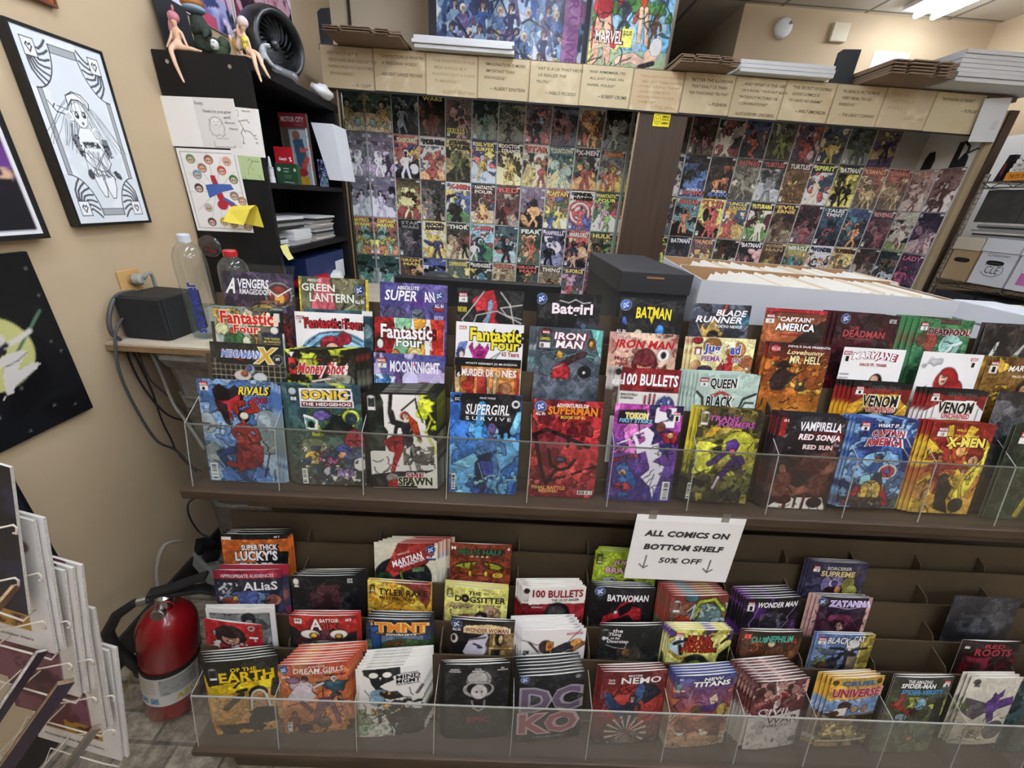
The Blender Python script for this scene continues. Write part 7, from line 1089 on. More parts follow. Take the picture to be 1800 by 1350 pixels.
# turbine shaped fan
tf = thing('turbine_fan', 'black round turbine fan on top of the bookcase', 'fan', (-.985, 1.985, TOPZ+.115), rz=-.42); TBK = mat('gloss_black', '161718', .3, noise=('3a3b3c', 9, .05)); SIL = mat('dark_silver', '8c8e90', .3, metal=.35)
MB().lathe([(.085, -.06), (.105, -.058), (.118, -.02), (.120, .02), (.112, .05), (.100, .062), (.090, .058), (.086, .03), (.084, -.02), (.085, -.06)], 40, (0, 0, 0), (1, 0, 0), caps=False).build('housing', TBK, tf, smooth=True)
MB().lathe([(.001, -.055), (.088, -.055)], 30, (0, 0, 0), (1, 0, 0), caps=False).build('back_plate', mat('black_metal'), tf)
for i in range(18):
    a0 = 2*math.pi*i/18; vs = []
    for k in range(6):
        rr = .02+.064*k/5; t0 = a0+.9*(k/5)**1.2; t1 = t0+.19
        vs += [(-.006, rr*math.cos(t0), rr*math.sin(t0)), (.022, rr*math.cos(t1), rr*math.sin(t1))]
    MB().add(vs, [(2*k, 2*k+2, 2*k+3, 2*k+1) for k in range(5)]).build('blade', SIL, tf)
MB().ball((.012, 0, 0), (.022, .022, .022), 16, 9).build('hub', TBK, tf, smooth=True)
MB().box(-.045, .045, -.05, .05, -.1145, -.105).build('foot', TBK, tf, bevel=.004)
fl = thing('flashlight', 'dark silver cylinder lying at the foot of the turbine', 'flashlight', (-.93, 1.95, TOPZ+.0185)); MB().lathe([(.012, -.06), (.016, -.055), (.016, .03), (.018, .035), (.018, .055), (.014, .06)], 20, (0, 0, 0), (.15, 1, 0)).build('barrel', SIL, fl, smooth=False)
pk = MB().ball((-.93, 2.28, TOPZ+.03), (.05, .08, .029), 14, 8, (0, .2, .2)); tag(crumple(pk, .008, 3).build('white_bag', mat('white_plastic'), smooth=True), 'crumpled white bag at far end of the bookcase top', 'bag')
bd = MB().box(0, .004, -.075, .08, 0, .17).build('black_board', mat('black_card'), None); bd.location = (-1.205, 1.78, TOPZ); bd.rotation_euler = (0, -.06, 0); tag(bd, 'plain black board leaning on wall behind the pink haired figurine', 'board')
# ---------------------------------------------------------------- pictures on the left wall (they face +x: local x runs away from the camera)
FRB = mat('black_frame', '18181a', .4)
WR = Euler((0, 0, math.pi/2)).to_matrix().to_4x4()
def wall_pic(name, label, cat, y0, z1, w_, h_, spec, nu, nv, seed, border=.012, th=.02, fm=FRB, rot=0, m=MATTE):
    t = thing(name, label, cat, (0, 0, 0)); t.matrix_world = Matrix.Translation((XL+th+.002, y0, z1)) @ WR @ Euler((0, rot, 0)).to_matrix().to_4x4()
    sh = Sheet(w_-2*border, h_-2*border); paint(spec, sh, nu, nv, seed); o = link('picture', sh.mesh('picture', m), t); o.location = (border, -.0005, -border)
    if border > 0: MB().box(0, w_, 0, th, -h_, 0).box(0, border, -.003, 0, -h_, 0).box(w_-border, w_, -.003, 0, -h_, 0).box(border, w_-border, -.003, 0, -border, 0).box(border, w_-border, -.003, 0, -h_, -h_+border).build('frame', fm, t)
    else: MB().box(0, w_, 0, th, -h_, 0).build('panel', fm, t)
    return t
def fan(cx, cy, sx, sy):
    o = []
    for i in range(7):
        a_ = .12+i*.2; p_ = []
        for k in range(5):
            rr = .07+.185*k/4; aa = a_+.18*math.sin(k*1.1); p_ += ['%.3f' % (cx+sx*rr*math.cos(aa)), '%.3f' % (cy+sy*rr*math.sin(aa)*.92)]
        o.append('l 55585a .022 '+' '.join(p_))
    arc = ' '.join('%.3f %.3f' % (cx+sx*.28*math.cos(a_*.157), cy+sy*.235*math.sin(a_*.157)) for a_ in range(11))
    o.append('l 26282c .012 '+arc)
    o.append('r %.3f %.3f %.3f %.3f eceeec' % (min(cx, cx+sx*.13), min(cy, cy+sy*.085), max(cx, cx+sx*.13), max(cy, cy+sy*.085)))
    q = [(cx, cy), (cx+sx*.13, cy), (cx+sx*.13, cy+sy*.085), (cx, cy+sy*.085), (cx, cy)]; o.append('l 26282c .009 '+' '.join('%.3f %.3f' % p_ for p_ in q))
    hx, hy = cx+sx*.065, cy+sy*.043; o.append('l 26282c .012 %.3f %.3f %.3f %.3f %.3f %.3f %.3f %.3f %.3f %.3f' % (hx, hy+.022, hx-.03, hy-.008, hx-.012, hy-.02, hx, hy-.008, hx+.02, hy-.018)+' %.3f %.3f %.3f %.3f' % (hx+.03, hy-.004, hx, hy+.022))
    return ';'.join(o)
card = 'bg e6e9e8;r .07 .045 .93 .955 dfe5e6;n e9ecec 3 .5;r .07 .045 .93 .085 a9adae;r .07 .915 .93 .955 a9adae;r .07 .045 .12 .955 a9adae;r .88 .045 .93 .955 a9adae;l 26282c .008 .07 .045 .93 .045 .93 .955 .07 .955 .07 .045;l 26282c .007 .12 .085 .88 .085 .88 .915 .12 .915 .12 .085;' + ';'.join(
  'e %.2f %.2f .28 .235 dfe5e6' % c for c in ((.07, .045), (.93, .045), (.07, .955), (.93, .955))) + ';' + ';'.join(fan(*c) for c in ((.07, .045, 1, 1), (.93, .045, -1, 1), (.07, .955, 1, -1), (.93, .955, -1, -1)))
INK = '2c2d31'
L_ = lambda c, w_, *p: 'l %s %s ' % (c, w_)+' '.join('%.3f' % q for q in p)
rs = random.Random(12); hair = []
for i in range(46):      # long loose strands falling and flying from the head
    x0 = .36+.24*rs.random(); y0 = .30+.05*rs.random(); sx = (x0-.48)*rs.uniform(1.2, 2.6)
    hair.append(L_('5a5c61', '.005', x0, y0, x0+sx*.5, y0+.06, x0+sx*.9, y0+.13, x0+sx*1.5+rs.uniform(-.03, .03), y0+.2+.06*rs.random()))
dress = [L_('3a3b40', '.006', .36+.3*rs.random(), .57+.02*rs.random(), .34+.34*rs.random(), .69+.03*rs.random()) for i in range(16)]
frill = [L_(INK, '.012', .34+.02*i, .705+.012*math.sin(i*2.1), .352+.02*i, .725+.012*math.sin(i*1.7)) for i in range(17)]
sketch = ';'.join(['e .48 .40 .19 .11 e4e8e8']+hair+['e .465 .385 .095 .066 f0f2f1', L_(INK, '.007', .372, .37, .385, .42, .43, .448, .48, .45, .53, .43, .558, .38),
  'p f0f2f1 .36 .29 .45 .262 .55 .27 .62 .31 .6 .345 .5 .305 .4 .31 .355 .34', L_(INK, '.011', .355, .34, .36, .29, .45, .262, .55, .27, .62, .31, .6, .345), L_(INK, '.014', .37, .335, .42, .305, .5, .302, .56, .318, .598, .345), L_(INK, '.008', .38, .285, .46, .268, .54, .285, .59, .32),
  L_('6a6c70', '.006', .4, .32, .39, .37), L_('6a6c70', '.006', .44, .31, .43, .37), L_('6a6c70', '.006', .49, .31, .5, .36), L_('6a6c70', '.006', .53, .32, .545, .365),
  'e .425 .385 .026 .018 2c2d31', 'e .42 .381 .009 .006 f0f2f1', 'e .515 .378 .026 .018 2c2d31', 'e .51 .374 .009 .006 f0f2f1', L_(INK, '.006', .395, .366, .455, .364), L_(INK, '.006', .49, .36, .545, .362), 'e .472 .425 .014 .009 5a4a4c',
  L_(INK, '.012', .2, .345, .17, .365, .2, .385, .28, .39, .34, .4), L_(INK, '.008', .22, .352, .3, .36, .35, .375), 'e .33 .40 .05 .032 f0f2f1', L_(INK, '.007', .29, .39, .32, .425, .37, .42), L_(INK, '.006', .31, .385, .33, .41), L_(INK, '.006', .33, .38, .35, .405), L_(INK, '.009', .13, .335, .17, .36),
  'p f0f2f1 .4 .455 .54 .45 .6 .5 .64 .56 .6 .6 .4 .6 .34 .56 .36 .49', L_(INK, '.008', .4, .455, .36, .49, .33, .55, .37, .6), L_(INK, '.008', .54, .45, .61, .5, .66, .56, .62, .6), 'e .6 .475 .05 .035 f0f2f1', L_(INK, '.007', .56, .465, .58, .5, .63, .5, .645, .47, .61, .45), L_(INK, '.006', .59, .455, .6, .49), L_(INK, '.006', .62, .455, .62, .49),
  'p 44464b .38 .53 .58 .52 .61 .555 .4 .57', 'n d8dcdc 40 .55 .38 .52 .61 .57', 'p 7a7c80 .28 .5 .36 .49 .34 .56 .36 .62 .3 .6', 'p 7a7c80 .64 .5 .72 .5 .74 .58 .66 .62', 'n 2c2d31 34 .55 .27 .49 .36 .62', 'n 2c2d31 34 .55 .64 .49 .75 .62',
  'p eef0ef .38 .565 .61 .555 .67 .64 .6 .69 .46 .68 .36 .63', L_(INK, '.009', .38, .565, .35, .625, .42, .672, .52, .69, .62, .685, .68, .64, .61, .555)]+dress+frill+[
  'p f0f2f1 .38 .72 .5 .735 .51 .8 .49 .845 .44 .84', L_(INK, '.009', .38, .72, .41, .79, .45, .842, .49, .845, .515, .79, .5, .735), 'p f0f2f1 .53 .735 .66 .72 .65 .79 .6 .85 .56 .855 .52 .8', L_(INK, '.009', .52, .735, .525, .8, .56, .853, .6, .85, .65, .79, .665, .72),
  'e .36 .715 .04 .026 4a4c50', 'p 4a4c50 .33 .69 .38 .68 .4 .73 .35 .745', 'p 4a4c50 .67 .69 .72 .68 .77 .72 .76 .738 .7 .725', L_(INK, '.01', .7, .69, .76, .7, .775, .73)])
wall_pic('framed_drawing', 'large black framed line drawing of a leaping girl inside a card border', 'picture', 1.192, .318, .246, .457, card+';'+sketch, 190, 350, 21, .0075, .022)
wall_pic('framed_poster', 'black framed purple and black poster cut by left edge of photo', 'poster', .70, .16, .405, .321, 'bg 4a2a5c 2a1838 141018;n 6a3a84 3 .5 .4 0 1 .6;e .9 .55 .06 .05 d8b090;p 17141a .6 .55 1 .6 1 1 .5 1;n 3a1c44 5 .56;r 0 .97 1 1 e8e6e4;r .975 0 1 1 e8e6e4', 60, 50, 22, .012, .025)
moon = 'bg 0f1012;n 17181b 3 .55;' + ';'.join('e %.3f %.3f .006 .005 8a8c90' % (random.Random(i).random(), random.Random(i+99).random()) for i in range(26)) + ';e .615 .49 .212 .205 c9c77e;n d6d48e 3 .5 2 2 3 3;l 5a7a62 .016 .72 .53 .935 .325;p d8d2c8 .5 .5 .62 .52 .76 .505 .79 .53 .72 .58 .66 .68 .63 .72 .6 .71 .62 .62 .66 .56 .5 .62;p d8d2c8 .68 .62 .79 .59 .82 .615 .78 .64 .66 .69 .58 .75 .575 .735 .66 .66;l 3a3632 .005 .66 .57 .72 .56 .78 .53;l 3a3632 .005 .66 .69 .78 .64;l d8d2c8 .028 .66 .47 .76 .45 .84 .42;l 26282c .03 .66 .47 .7 .46;p 26262c .5 .46 .66 .44 .7 .5 .6 .53 .5 .54;e .66 .42 .05 .04 d8d4cc;p 17181a .565 .755 .6 .715 .62 .73 .585 .785;l 17181a .012 .57 .75 .575 .79'
wall_pic('moon_picture', 'black panel with yellow moon and pale legs on left wall', 'picture', .62, -.19, .43, .445, moon, 110, 110, 23, 0, .012, mat('black_panel_edge', '1a1a1b', .5), m=PRINT)
wall_pic('dark_picture', 'dark picture at lower left, behind the wire spinner', 'picture', .50, -.668, .31, .40, 'bg 14161c 1c2030;n 2a3048 4 .6', 30, 40, 24, .006, .012)
wall_pic('orange_plaque', 'corner of a small orange brown plaque at top left', 'plaque', 1.15, .62, .205, .236, 'bg b0683a 9a5428;n 6a3420 5 .56', 30, 40, 25, .006, .012, mat('plaque_edge', '6a3a24', .5))
wall_pic('wall_poster', 'lilac and white poster pinned on wall above the bookcase', 'poster', 1.62, .98, .56, .43, 'bg a8a4d0 b8b4dc 9aa4cc;n e4e0f0 4 .5;n 6a6aa8 5 .56;n d8b0c8 6 .6;p 3a4470 .55 .75 .75 .7 .85 .8 .7 .86;l 2a2c48 .02 .9 0 .86 .4 .95 .8;n 2a2a3a 8 .62 .8 0 1 1;r .6 .9 .78 1 c8506a;k 20 6a70a8 .1', 90, 70, 26, .0008, .003, mat('poster_back', 'd8d8dc', .6), .0)
wall_pic('wall_poster', 'crimson and pink poster pinned on wall nearer the back corner', 'poster', 2.20, 1.12, .53, .5, 'bg 8a3a50 a04a64 6a2838;n d8a8b8 4 .52;n 2a1a24 5 .54;n 3a2030 7 .5 0 0 .35 1;p b02a3c .7 .75 .85 .8 1 .7 1 1 .8 1;n e8e0e8 8 .6 .55 0 1 .6;l d87a8a .02 .4 .2 .6 .6 .9 .8;k 18 2a141c .1', 80, 80, 27, .0008, .003, mat('poster_back'), .0)
# wall outlet with plug
IV = mat('ivory_plate', 'caa264', .5); GRP = mat('grey_plug', '9a9a92', .5); GRC = mat('grey_cable', '8f8d84', .55); DKC = mat('black_cable', '1e1e20', .5); DGC = mat('dark_grey_cable', '4a4a4a', .5)
a = at(203, 477, X=XL+.004)
ol = thing('wall_outlet', 'yellowed ivory outlet plate on left wall above the speaker', 'outlet', (XL, a.y, a.z))
MB().box(.001, .007, 0, .078, -.115, 0).build('plate', IV, ol, bevel=.003)
MB().lathe([(.016, 0), (.016, .003)], 16, (.007, .04, -.03), (1, 0, 0)).lathe([(.016, 0), (.016, .003)], 16, (.007, .04, -.085), (1, 0, 0)).build('socket', mat('ivory_socket', 'b89258', .5), ol)
pg = thing('power_plug', 'grey right angled plug in the ivory outlet', 'plug', (XL+.011, a.y+.045, a.z-.032))
MB().lathe([(.016, 0), (.018, .004), (.018, .02), (.012, .026), (.001, .026)], 14, (0, 0, 0), (1, .25, 0)).build('plug_body', GRP, pg)
MB().tube([(.02, .01, .0), (.022, .03, .014), (.02, .048, .014), (.016, .056, 0), (.014, .058, -.04), (.012, .06, -.1)], .0055, 8).build('cord', GRC, pg, smooth=True)
# cables hanging behind the counter end: measured points on the wall side
def cable(pts, rad, m, label):
    P_ = [at(u, v, X=x) for u, v, x in pts]; Q = []
    for i in range(len(P_)-1):
        p0 = P_[max(0, i-1)]; p1 = P_[i]; p2 = P_[i+1]; p3 = P_[min(len(P_)-1, i+2)]
        for k in range(6):
            t = k/6; Q.append(.5*((2*p1)+(p2-p0)*t+(2*p0-5*p1+4*p2-p3)*t*t+(3*p1-p0-3*p2+p3)*t*t*t))
    Q.append(P_[-1]); tag(MB().tube(Q, rad, 8).build('cable', m, smooth=True), label, 'cable')
cable([(236, 512, -1.215), (205, 520, -1.205), (192, 555, -1.2), (196, 585, -1.2), (212, 597, -1.2)], .006, DGC, 'thick dark cable looping left of the black speaker to the counter')
cable([(216, 560, -1.195), (204, 580, -1.19), (203, 610, -1.19), (212, 660, -1.19), (240, 720, -1.19), (276, 775, -1.185), (310, 792, -1.18), (345, 830, -1.15)], .0042, DGC, 'grey cable hanging over counter edge in the longest curve')
cable([(220, 612, -1.2), (240, 660, -1.2), (270, 705, -1.19), (300, 732, -1.17), (340, 742, -1.12), (380, 752, -1.0)], .0035, DKC, 'black cable curving right behind the acrylic guard')
cable([(232, 614, -1.205), (250, 650, -1.205), (268, 690, -1.2), (285, 740, -1.2), (300, 770, -1.195), (306, 785, -1.19)], .0028, DKC, 'thin black cable ending halfway down the left wall')
cable([(240, 612, -1.2), (262, 665, -1.19), (300, 700, -1.16), (325, 725, -1.12), (340, 750, -1.05)], .0032, mat('brown_cable', '3f3834', .5), 'thin brown cable under the counter end')
cable([(265, 618, -1.16), (285, 660, -1.15), (305, 710, -1.13), (330, 745, -1.08), (360, 790, -1.0)], .005, GRC, 'pale grey cable slanting right under the counter')
cable([(305, 785, -1.2), (330, 815, -1.19), (360, 830, -1.15), (400, 835, -1.1)], .003, DKC, 'black cable low behind left end of rack')
cable([(372, 868, -1.1), (335, 880, -1.1), (332, 905, -1.1), (350, 935, -1.1), (368, 945, -1.05)], .0032, DKC, 'black loop of cable under left end of upper ledge')
cable([(322, 950, -1.18), (290, 958, -1.19), (277, 990, -1.2), (278, 1030, -1.2), (292, 1060, -1.19), (320, 1080, -1.12), (352, 1090, -1.05)], .0065, mat('beige_cable', 'a29a8c', .5), 'thick beige cable looping from power strip to floor')
cable([(360, 1015, -1.16), (335, 1030, -1.17), (316, 1055, -1.18)], .0035, mat('yellow_cable', 'a8954a', .5), 'thin yellow cable on floor by baseboard')
cable([(232, 1170, -1.16), (226, 1200, -1.1), (212, 1225, -1.0), (203, 1245, -.95)], .003, mat('yellow_cable'), 'thin yellow cable left of the fire extinguisher')
# power strip with black adapters
q0, q1 = at(338, 952, Z=-1.40), at(415, 1040, Z=-1.42); vx = (q1-q0); LN = max(.36, vx.length); vx.normalize()
ps = thing('power_strip', 'grey power strip leaning behind left end of lower rack', 'power strip'); vy = vx.cross(Vector((.35, .35, .87))).normalized(); vz = vx.cross(vy).normalized()
if vz.z < 0: vz, vy = -vz, -vy
M = Matrix.Identity(4)
for i in range(3): M[i][0] = vx[i]; M[i][1] = vy[i]; M[i][2] = vz[i]; M[i][3] = (q0.x, q0.y, q0.z)[i]
ps.matrix_world = M
MB().box(0, LN, -.03, .03, -.04, 0).build('housing', mat('grey_metal_strip', '8e8e88', .5), ps, bevel=.004)
sk_ = MB()
for i in range(6): sk_.box(.06+i*.05, .085+i*.05, -.014, .014, 0, .002)
sk_.build('socket', mat('strip_socket', '6a6a66', .6), ps)
ad = MB().box(.055, .11, -.025, .03, .003, .05); ta = ad.build('power_adapter', mat('black_plastic', '141416', .5), None, bevel=.004); ta.matrix_world = M; tag(ta, 'upper black adapter block plugged in power strip', 'adapter')
ta = MB().box(.13, .17, -.02, .025, .003, .035).build('power_adapter', mat('black_plastic'), None, bevel=.003); ta.matrix_world = M; tag(ta, 'lower black adapter plugged in power strip', 'adapter')
# fire extinguisher on the floor
fb = at(300, 1236, Z=FLOOR)
fe = thing('fire_extinguisher', 'red fire extinguisher leaning on floor beside the lower rack', 'fire extinguisher', (fb.x+.012, fb.y+.01, FLOOR+.012))
fe.rotation_euler = (-.02, .17, .3)
REDM = mat('red_enamel', 'a0181e', .25, coat=.4, noise=('7d1117', 5, .35)); BLKP = mat('black_rubber', '1b1b1c', .6); STEEL = mat('steel', 'b4b4b0', .3, metal=1)
RX = .072
MB().lathe([(.001, 0), (RX*.9, 0), (RX, .012), (RX, .30), (RX*.97, .335), (RX*.84, .362), (RX*.6, .385), (RX*.32, .398), (.02, .405), (.02, .418), (.001, .418)], 36, caps=False).build('cylinder', REDM, fe, smooth=True)
lab = Sheet(.2, .125, None); cvx = Canvas(90, 56, .62, 31)
cvx.bg('cfd0cc', 'd8d8d2'); cvx.rect(0, 0, 1, .05, '2a2624'); cvx.rect(.5, .1, .95, .62, 'a8aaa8'); cvx.noise('8f918f', 14, .58, (.5, .1, .95, .62)); 
for i in range(6): cvx.line('7a7c7a', .01, [(.06, .14+.08*i), (.44, .14+.08*i)])
for i in range(3): cvx.rect(.06+.15*i, .72, .18+.15*i, .92, '7fa4c8'); cvx.line('2a4a7a', .015, [(.09+.15*i, .88), (.15+.15*i, .78)])
lab.grid(cvx); p_, f_ = text_at('ABC', .16, -.101, .05, .024, .03); lab.raw(p_, f_, 'c8b848', .0006)
me = lab.mesh('label', MATTE); 
for v in me.vertices:
    x, y, z = v.co; th_ = (x-.1)/RX; rr = RX+.0008-y; v.co = (rr*math.sin(th_), -rr*math.cos(th_), .205+z)
lb = link('label', me, fe); lb.rotation_euler = (0, 0, -.05)
MB().lathe([(RX+.0015, .205), (RX+.0025, .208), (RX+.0025, .216), (RX+.0015, .219)], 36, caps=False).build('strap', BLKP, fe)
MB().lathe([(.022, .414), (.022, .445), (.014, .452)], 18).build('valve', STEEL, fe)
MB().prism([(-.03, .452), (.09, .462), (.13, .44), (.128, .432), (.088, .45), (-.028, .44)], 1, -.014, .014).build('lower_handle', BLKP, fe, bevel=.002)
MB().prism([(-.035, .458), (.02, .475), (.10, .51), (.104, .503), (.03, .465), (-.03, .45)], 1, -.014, .014).build('lever', BLKP, fe, bevel=.002)
MB().tube([(.01+.02*math.cos(t_*.52), -.02, .44+.02*math.sin(t_*.52)-.02) for t_ in range(12)], .002, 6, True).build('pin_ring', REDM, fe)
MB().lathe([(.017, 0), (.017, .012), (.014, .014)], 18, (-.005, -.02, .4), (-.1, -1, .2)).build('gauge', STEEL, fe)
hs = [(-.02, -.005, .44), (-.06, -.01, .435), (-.10, -.015, .40), (-.125, -.015, .34), (-.12, -.012, .28), (-.095, -.01, .22), (-.078, -.004, .17), (-.075, 0, .14)]
MB().tube(hs, [.010, .011, .013, .014, .014, .014, .015, .016], 12).build('hose', BLKP, fe, smooth=True); MB().tube([(-.035, -.007, .439), (-.055, -.009, .436)], .0125, 12).build('hose_ferrule', STEEL, fe)
# ---------------------------------------------------------------- wire spinner rack with magazines, lower left
WIRE = mat('cream_wire', 'cdc6b6', .4)
sr = thing('spinner_rack', 'cream wire spinner rack at lower left edge of the photo', 'rack')
AX = (-.96, .40)
MB().tube([(AX[0], AX[1], FLOOR+.02), (AX[0], AX[1], -.36)], .012, 10).build('pole', WIRE, sr)
MB().lathe([(.12, 0), (.12, .015), (.03, .03)], 24, (AX[0], AX[1], FLOOR)).build('base', WIRE, sr)
MAROON = 'bg e4e0d8 dcd8d0;r 0 0 .84 1 5a2a3c;n 7a4a5c 4 .5 0 0 .84 1;n 3a1824 5 .55 0 0 .84 1;r .84 .0 .86 1 8a6a70;e .72 .22 .08 .05 8a6a58;e .9 .4 .04 .02 8a6a58'
WHITEM = 'bg e6e4e0 e0deda;e .82 .2 .1 .05 8a6a58;e .68 .4 .1 .05 6a4a44;r .12 .64 .8 .86 b0883a;r .12 .64 .36 .84 6a2c34;n 5a2420 12 .52 .4 .66 .76 .84;l 4a3a34 .012 .6 .6 .8 .62;t Heroes_of_the_Golden_Stars .46 .92 .7 .02 555'
DARKM = 'bg 14151c 1c1e2c;n 242840 3 .5'
tiers = [((17, 822), (50, 1082), DARKM, 'dark navy magazine in the top tier of wire spinner'), ((58, 916), (98, 1150), WHITEM, 'white magazine with gold picture, second tier of wire spinner'),
         ((111, 1004), (140, 1226), MAROON, 'maroon and white magazine in the third tier of wire spinner'), ((150, 1076), (184, 1284), MAROON, 'maroon magazine in the fourth tier of wire spinner'), ((190, 1145), (214, 1338), WHITEM, 'white magazine in the lowest tier of wire spinner')]
for i, (tr, br_, spec, lab_) in enumerate(tiers):
    a, b = at(*tr, Y=.50+.004*i), at(*br_, Y=.462+.004*i)
    dn = (a-b); hh = dn.length; dn.normalize(); exv = Vector((1, -.12, -.06)); exv = (exv-dn*exv.dot(dn)).normalized(); eyv = dn.cross(exv)
    w_ = .21; M = Matrix.Identity(4); o_ = a-exv*w_
    for k in range(3): M[k][0] = exv[k]; M[k][1] = eyv[k]; M[k][2] = dn[k]; M[k][3] = o_[k]
    n2 = (1, 2, 3, 2, 2)[i]
    for j in range(n2):
        t = thing('magazine', lab_ if j == 0 else 'magazine showing a white edge behind the front one, %s tier of spinner' % ('top', 'second', 'third', 'fourth', 'lowest')[i], 'magazine', group=None if j == 0 else 'back magazines in tier %d of the spinner' % (i+1))
        t.matrix_world = M @ Matrix.Translation((.009*j, .007*j, .003*j))
        sh = Sheet(w_, hh); paint(spec, sh, 60, 80, 60+i+j); link('cover', sh.mesh('cover', PRINT), t); MB().box(.001, w_-.001, .0004, .005, -hh+.001, -.001).build('pages', PAPER, t)
    # the wire arms that hold this tier
    hp_ = a-dn*(hh*.28)-eyv*.012
    for s_ in (0, 1):
        q = hp_-dn*(.10*s_+.01)-eyv*.006*s_
        MB().tube([Vector((AX[0], AX[1], q.z-.09)), q-exv*.10-Vector((0, .01, .055)), q-exv*.05-Vector((0, .008, .03)), q+exv*.012, q+exv*.017-dn*.004, q+exv*.016-dn*.016, q+exv*.010-dn*.016], .0017, 7).build('wire_arm', WIRE, sr, smooth=True)
    MB().tube([Vector((AX[0], AX[1], b.z+.015)), b-exv*.15-eyv*.02+dn*.02, b-exv*.02-eyv*.02+dn*.02, b+exv*.004-eyv*.01+dn*.0, b-exv*.01+eyv*.016-dn*.008], .0017, 7).build('wire_tray', WIRE, sr, smooth=True)
# nearer magazines seen from above in the spinner's next face: a pale top edge running towards the camera, cover hanging below it
for i, (p0, p1, c, cc, ya, yb, th_, lab_) in enumerate([((28, 1028), (-40, 1108), 'c8a878', '8a6a48', .44, .38, .007, 'tan edged booklet seen end on, upper left of spinner'), ((67, 1148), (-30, 1292), 'dedcd6', '3a2c34', .44, .36, .009, 'white edged booklet seen end on, middle of spinner'),
        ((101, 1206), (-25, 1385), 'a08260', '3c3044', .42, .34, .010, 'brown edged magazine with dark cover, lower part of spinner'), ((162, 1284), (80, 1395), '94806a', '8a8478', .42, .37, .009, 'brown magazine edge at the bottom of spinner')]):
    a, b = at(*p0, Y=ya), at(*p1, Y=yb); u = (b-a); L_ = u.length; u.normalize(); dd = Vector((-.1, .1, -1)); dd = (dd-u*dd.dot(u)).normalized(); nn = u.cross(dd).normalized()
    if nn.x > 0: nn = -nn
    def blk(n0, n1, d0, d1):
        vs = [a+u*s0+nn*s1+dd*s2 for s2 in (d0, d1) for s1 in (n0, n1) for s0 in (0, L_)]
        return MB().add(vs, [(0, 1, 3, 2), (4, 6, 7, 5), (0, 4, 5, 1), (2, 3, 7, 6), (0, 2, 6, 4), (1, 5, 7, 3)])
    t = thing('magazine', lab_, 'magazine')
    blk(.0008, th_-.0008, .0005, (.010, .014, .022, .012)[i]).build('pages', mat('edge_'+c, c, .6, noise=('6a5844', 90, .25)), t)
    mb = blk(0, .0007, 0, (.011, .015, .023, .013)[i]); q = blk(th_-.0007, th_, 0, (.011, .015, .023, .013)[i]); mb.add(q.v, q.f); mb.build('cover', mat('cover_'+cc, cc, .4, noise=('2a2028', 9, .3)), t)
# ---------------------------------------------------------------- right side: chrome wire shelving along the right wall
CH = mat('chrome', 'a8a8a6', .22, metal=1)
ws = thing('wire_shelving', 'chrome wire shelving unit along the right wall', 'shelving')
SX0, SX1, SY0, SY1 = 2.68, 3.16, 1.2, 2.56
def post(x, y):
    m_ = MB().tube([(x, y, FLOOR), (x, y, .305)], .0125, 10)
    for i in range(30): m_.lathe([(.0125, -.003), (.0142, 0), (.0125, .003)], 10, (x, y, .29-i*.028))
    m_.build('post', CH, ws)
for x in (SX0+.012, SX1): 
    for y in (SY0, SY1): post(x, y)
SHZ = (.262, -.272, -.80)
for zz in SHZ:
    m_ = MB()
    for x in (SX0, SX1):
        m_.tube([(x, SY0, zz), (x, SY1, zz)], .0035, 6).tube([(x, SY0, zz-.03), (x, SY1, zz-.03)], .0035, 6)
        n = 24
        m_.tube([(x, SY0+(SY1-SY0)*i/n, zz-(.03 if i % 2 else 0)) for i in range(n+1)], .0025, 5)
    for y in (SY0, SY1): m_.tube([(SX0, y, zz), (SX1, y, zz)], .0035, 6).tube([(SX0, y, zz-.03), (SX1, y, zz-.03)], .0035, 6)
    for i in range(26): m_.tube([(SX0, SY0+.02+(SY1-SY0-.04)*i/25, zz+.002), (SX1, SY0+.02+(SY1-SY0-.04)*i/25, zz+.002)], .0018, 5)
    m_.build('shelf', CH, ws)
def side_box(name, label, y0, y1, z0, z1, m, lidm, hole=True, text=None, grp=None, x0=SX0+.012):
    t = thing(name, label, 'box', (0, 0, 0), grp)
    MB().box(x0, x0+.40, y0+.004, y1-.004, z0, z1-.01).build('box_body', m, t)
    MB().box(x0-.008, x0+.408, y0, y1, z1-.07, z1).build('lid', lidm, t, bevel=.003)
    if hole:
        c = (y0+y1)/2; n = 16; pts = [(c+.045*math.copysign(abs(math.cos(2*math.pi*i/n))**.5, math.cos(2*math.pi*i/n)), z1-.125+.013*math.sin(2*math.pi*i/n)) for i in range(n)]
        MB().prism(pts, 0, x0-.0008, x0).build('hand_hole', mat('dark_hole', '171310', .9), t)
    for (s_, yy, zz, w_, h_) in text or []:
        p_, f_ = text_at(s_, 0, 0, w_, h_, 0.0, .1); MB().add([(x0-.0012, yy-p[0], zz+p[1]) for p in p_], f_).build('marker_writing', mat('marker_grey', '55544f', .6), t)
    return t
Z2 = SHZ[1]+.004
side_box('storage_box', 'brown cardboard box with hand hole on middle wire shelf, nearest the case', 2.392, 2.548, Z2, -.028, BROWNB, mat('cream_lid', 'bfb49e', .7), grp=None)
b2 = side_box('storage_box', 'white box marked CLE with hand hole, beside the brown one', 2.198, 2.386, Z2, -.024, WB, WB, text=[('Crossover', 2.29, -.108, .11, .016), ('CLE', 2.29, -.185, .07, .04)])
pt = []
MB().tube([(SX0+.0105, 2.29+.055*math.cos(t_*.31), -.185+.036*math.sin(t_*.31)) for t_ in range(2, 20)], .0012, 5).build('marker_ring', mat('marker_grey'), b2)
b3 = side_box('storage_box', 'white box with pink sticker on middle wire shelf, right edge of photo', 2.0, 2.192, Z2, -.026, WB, WB)
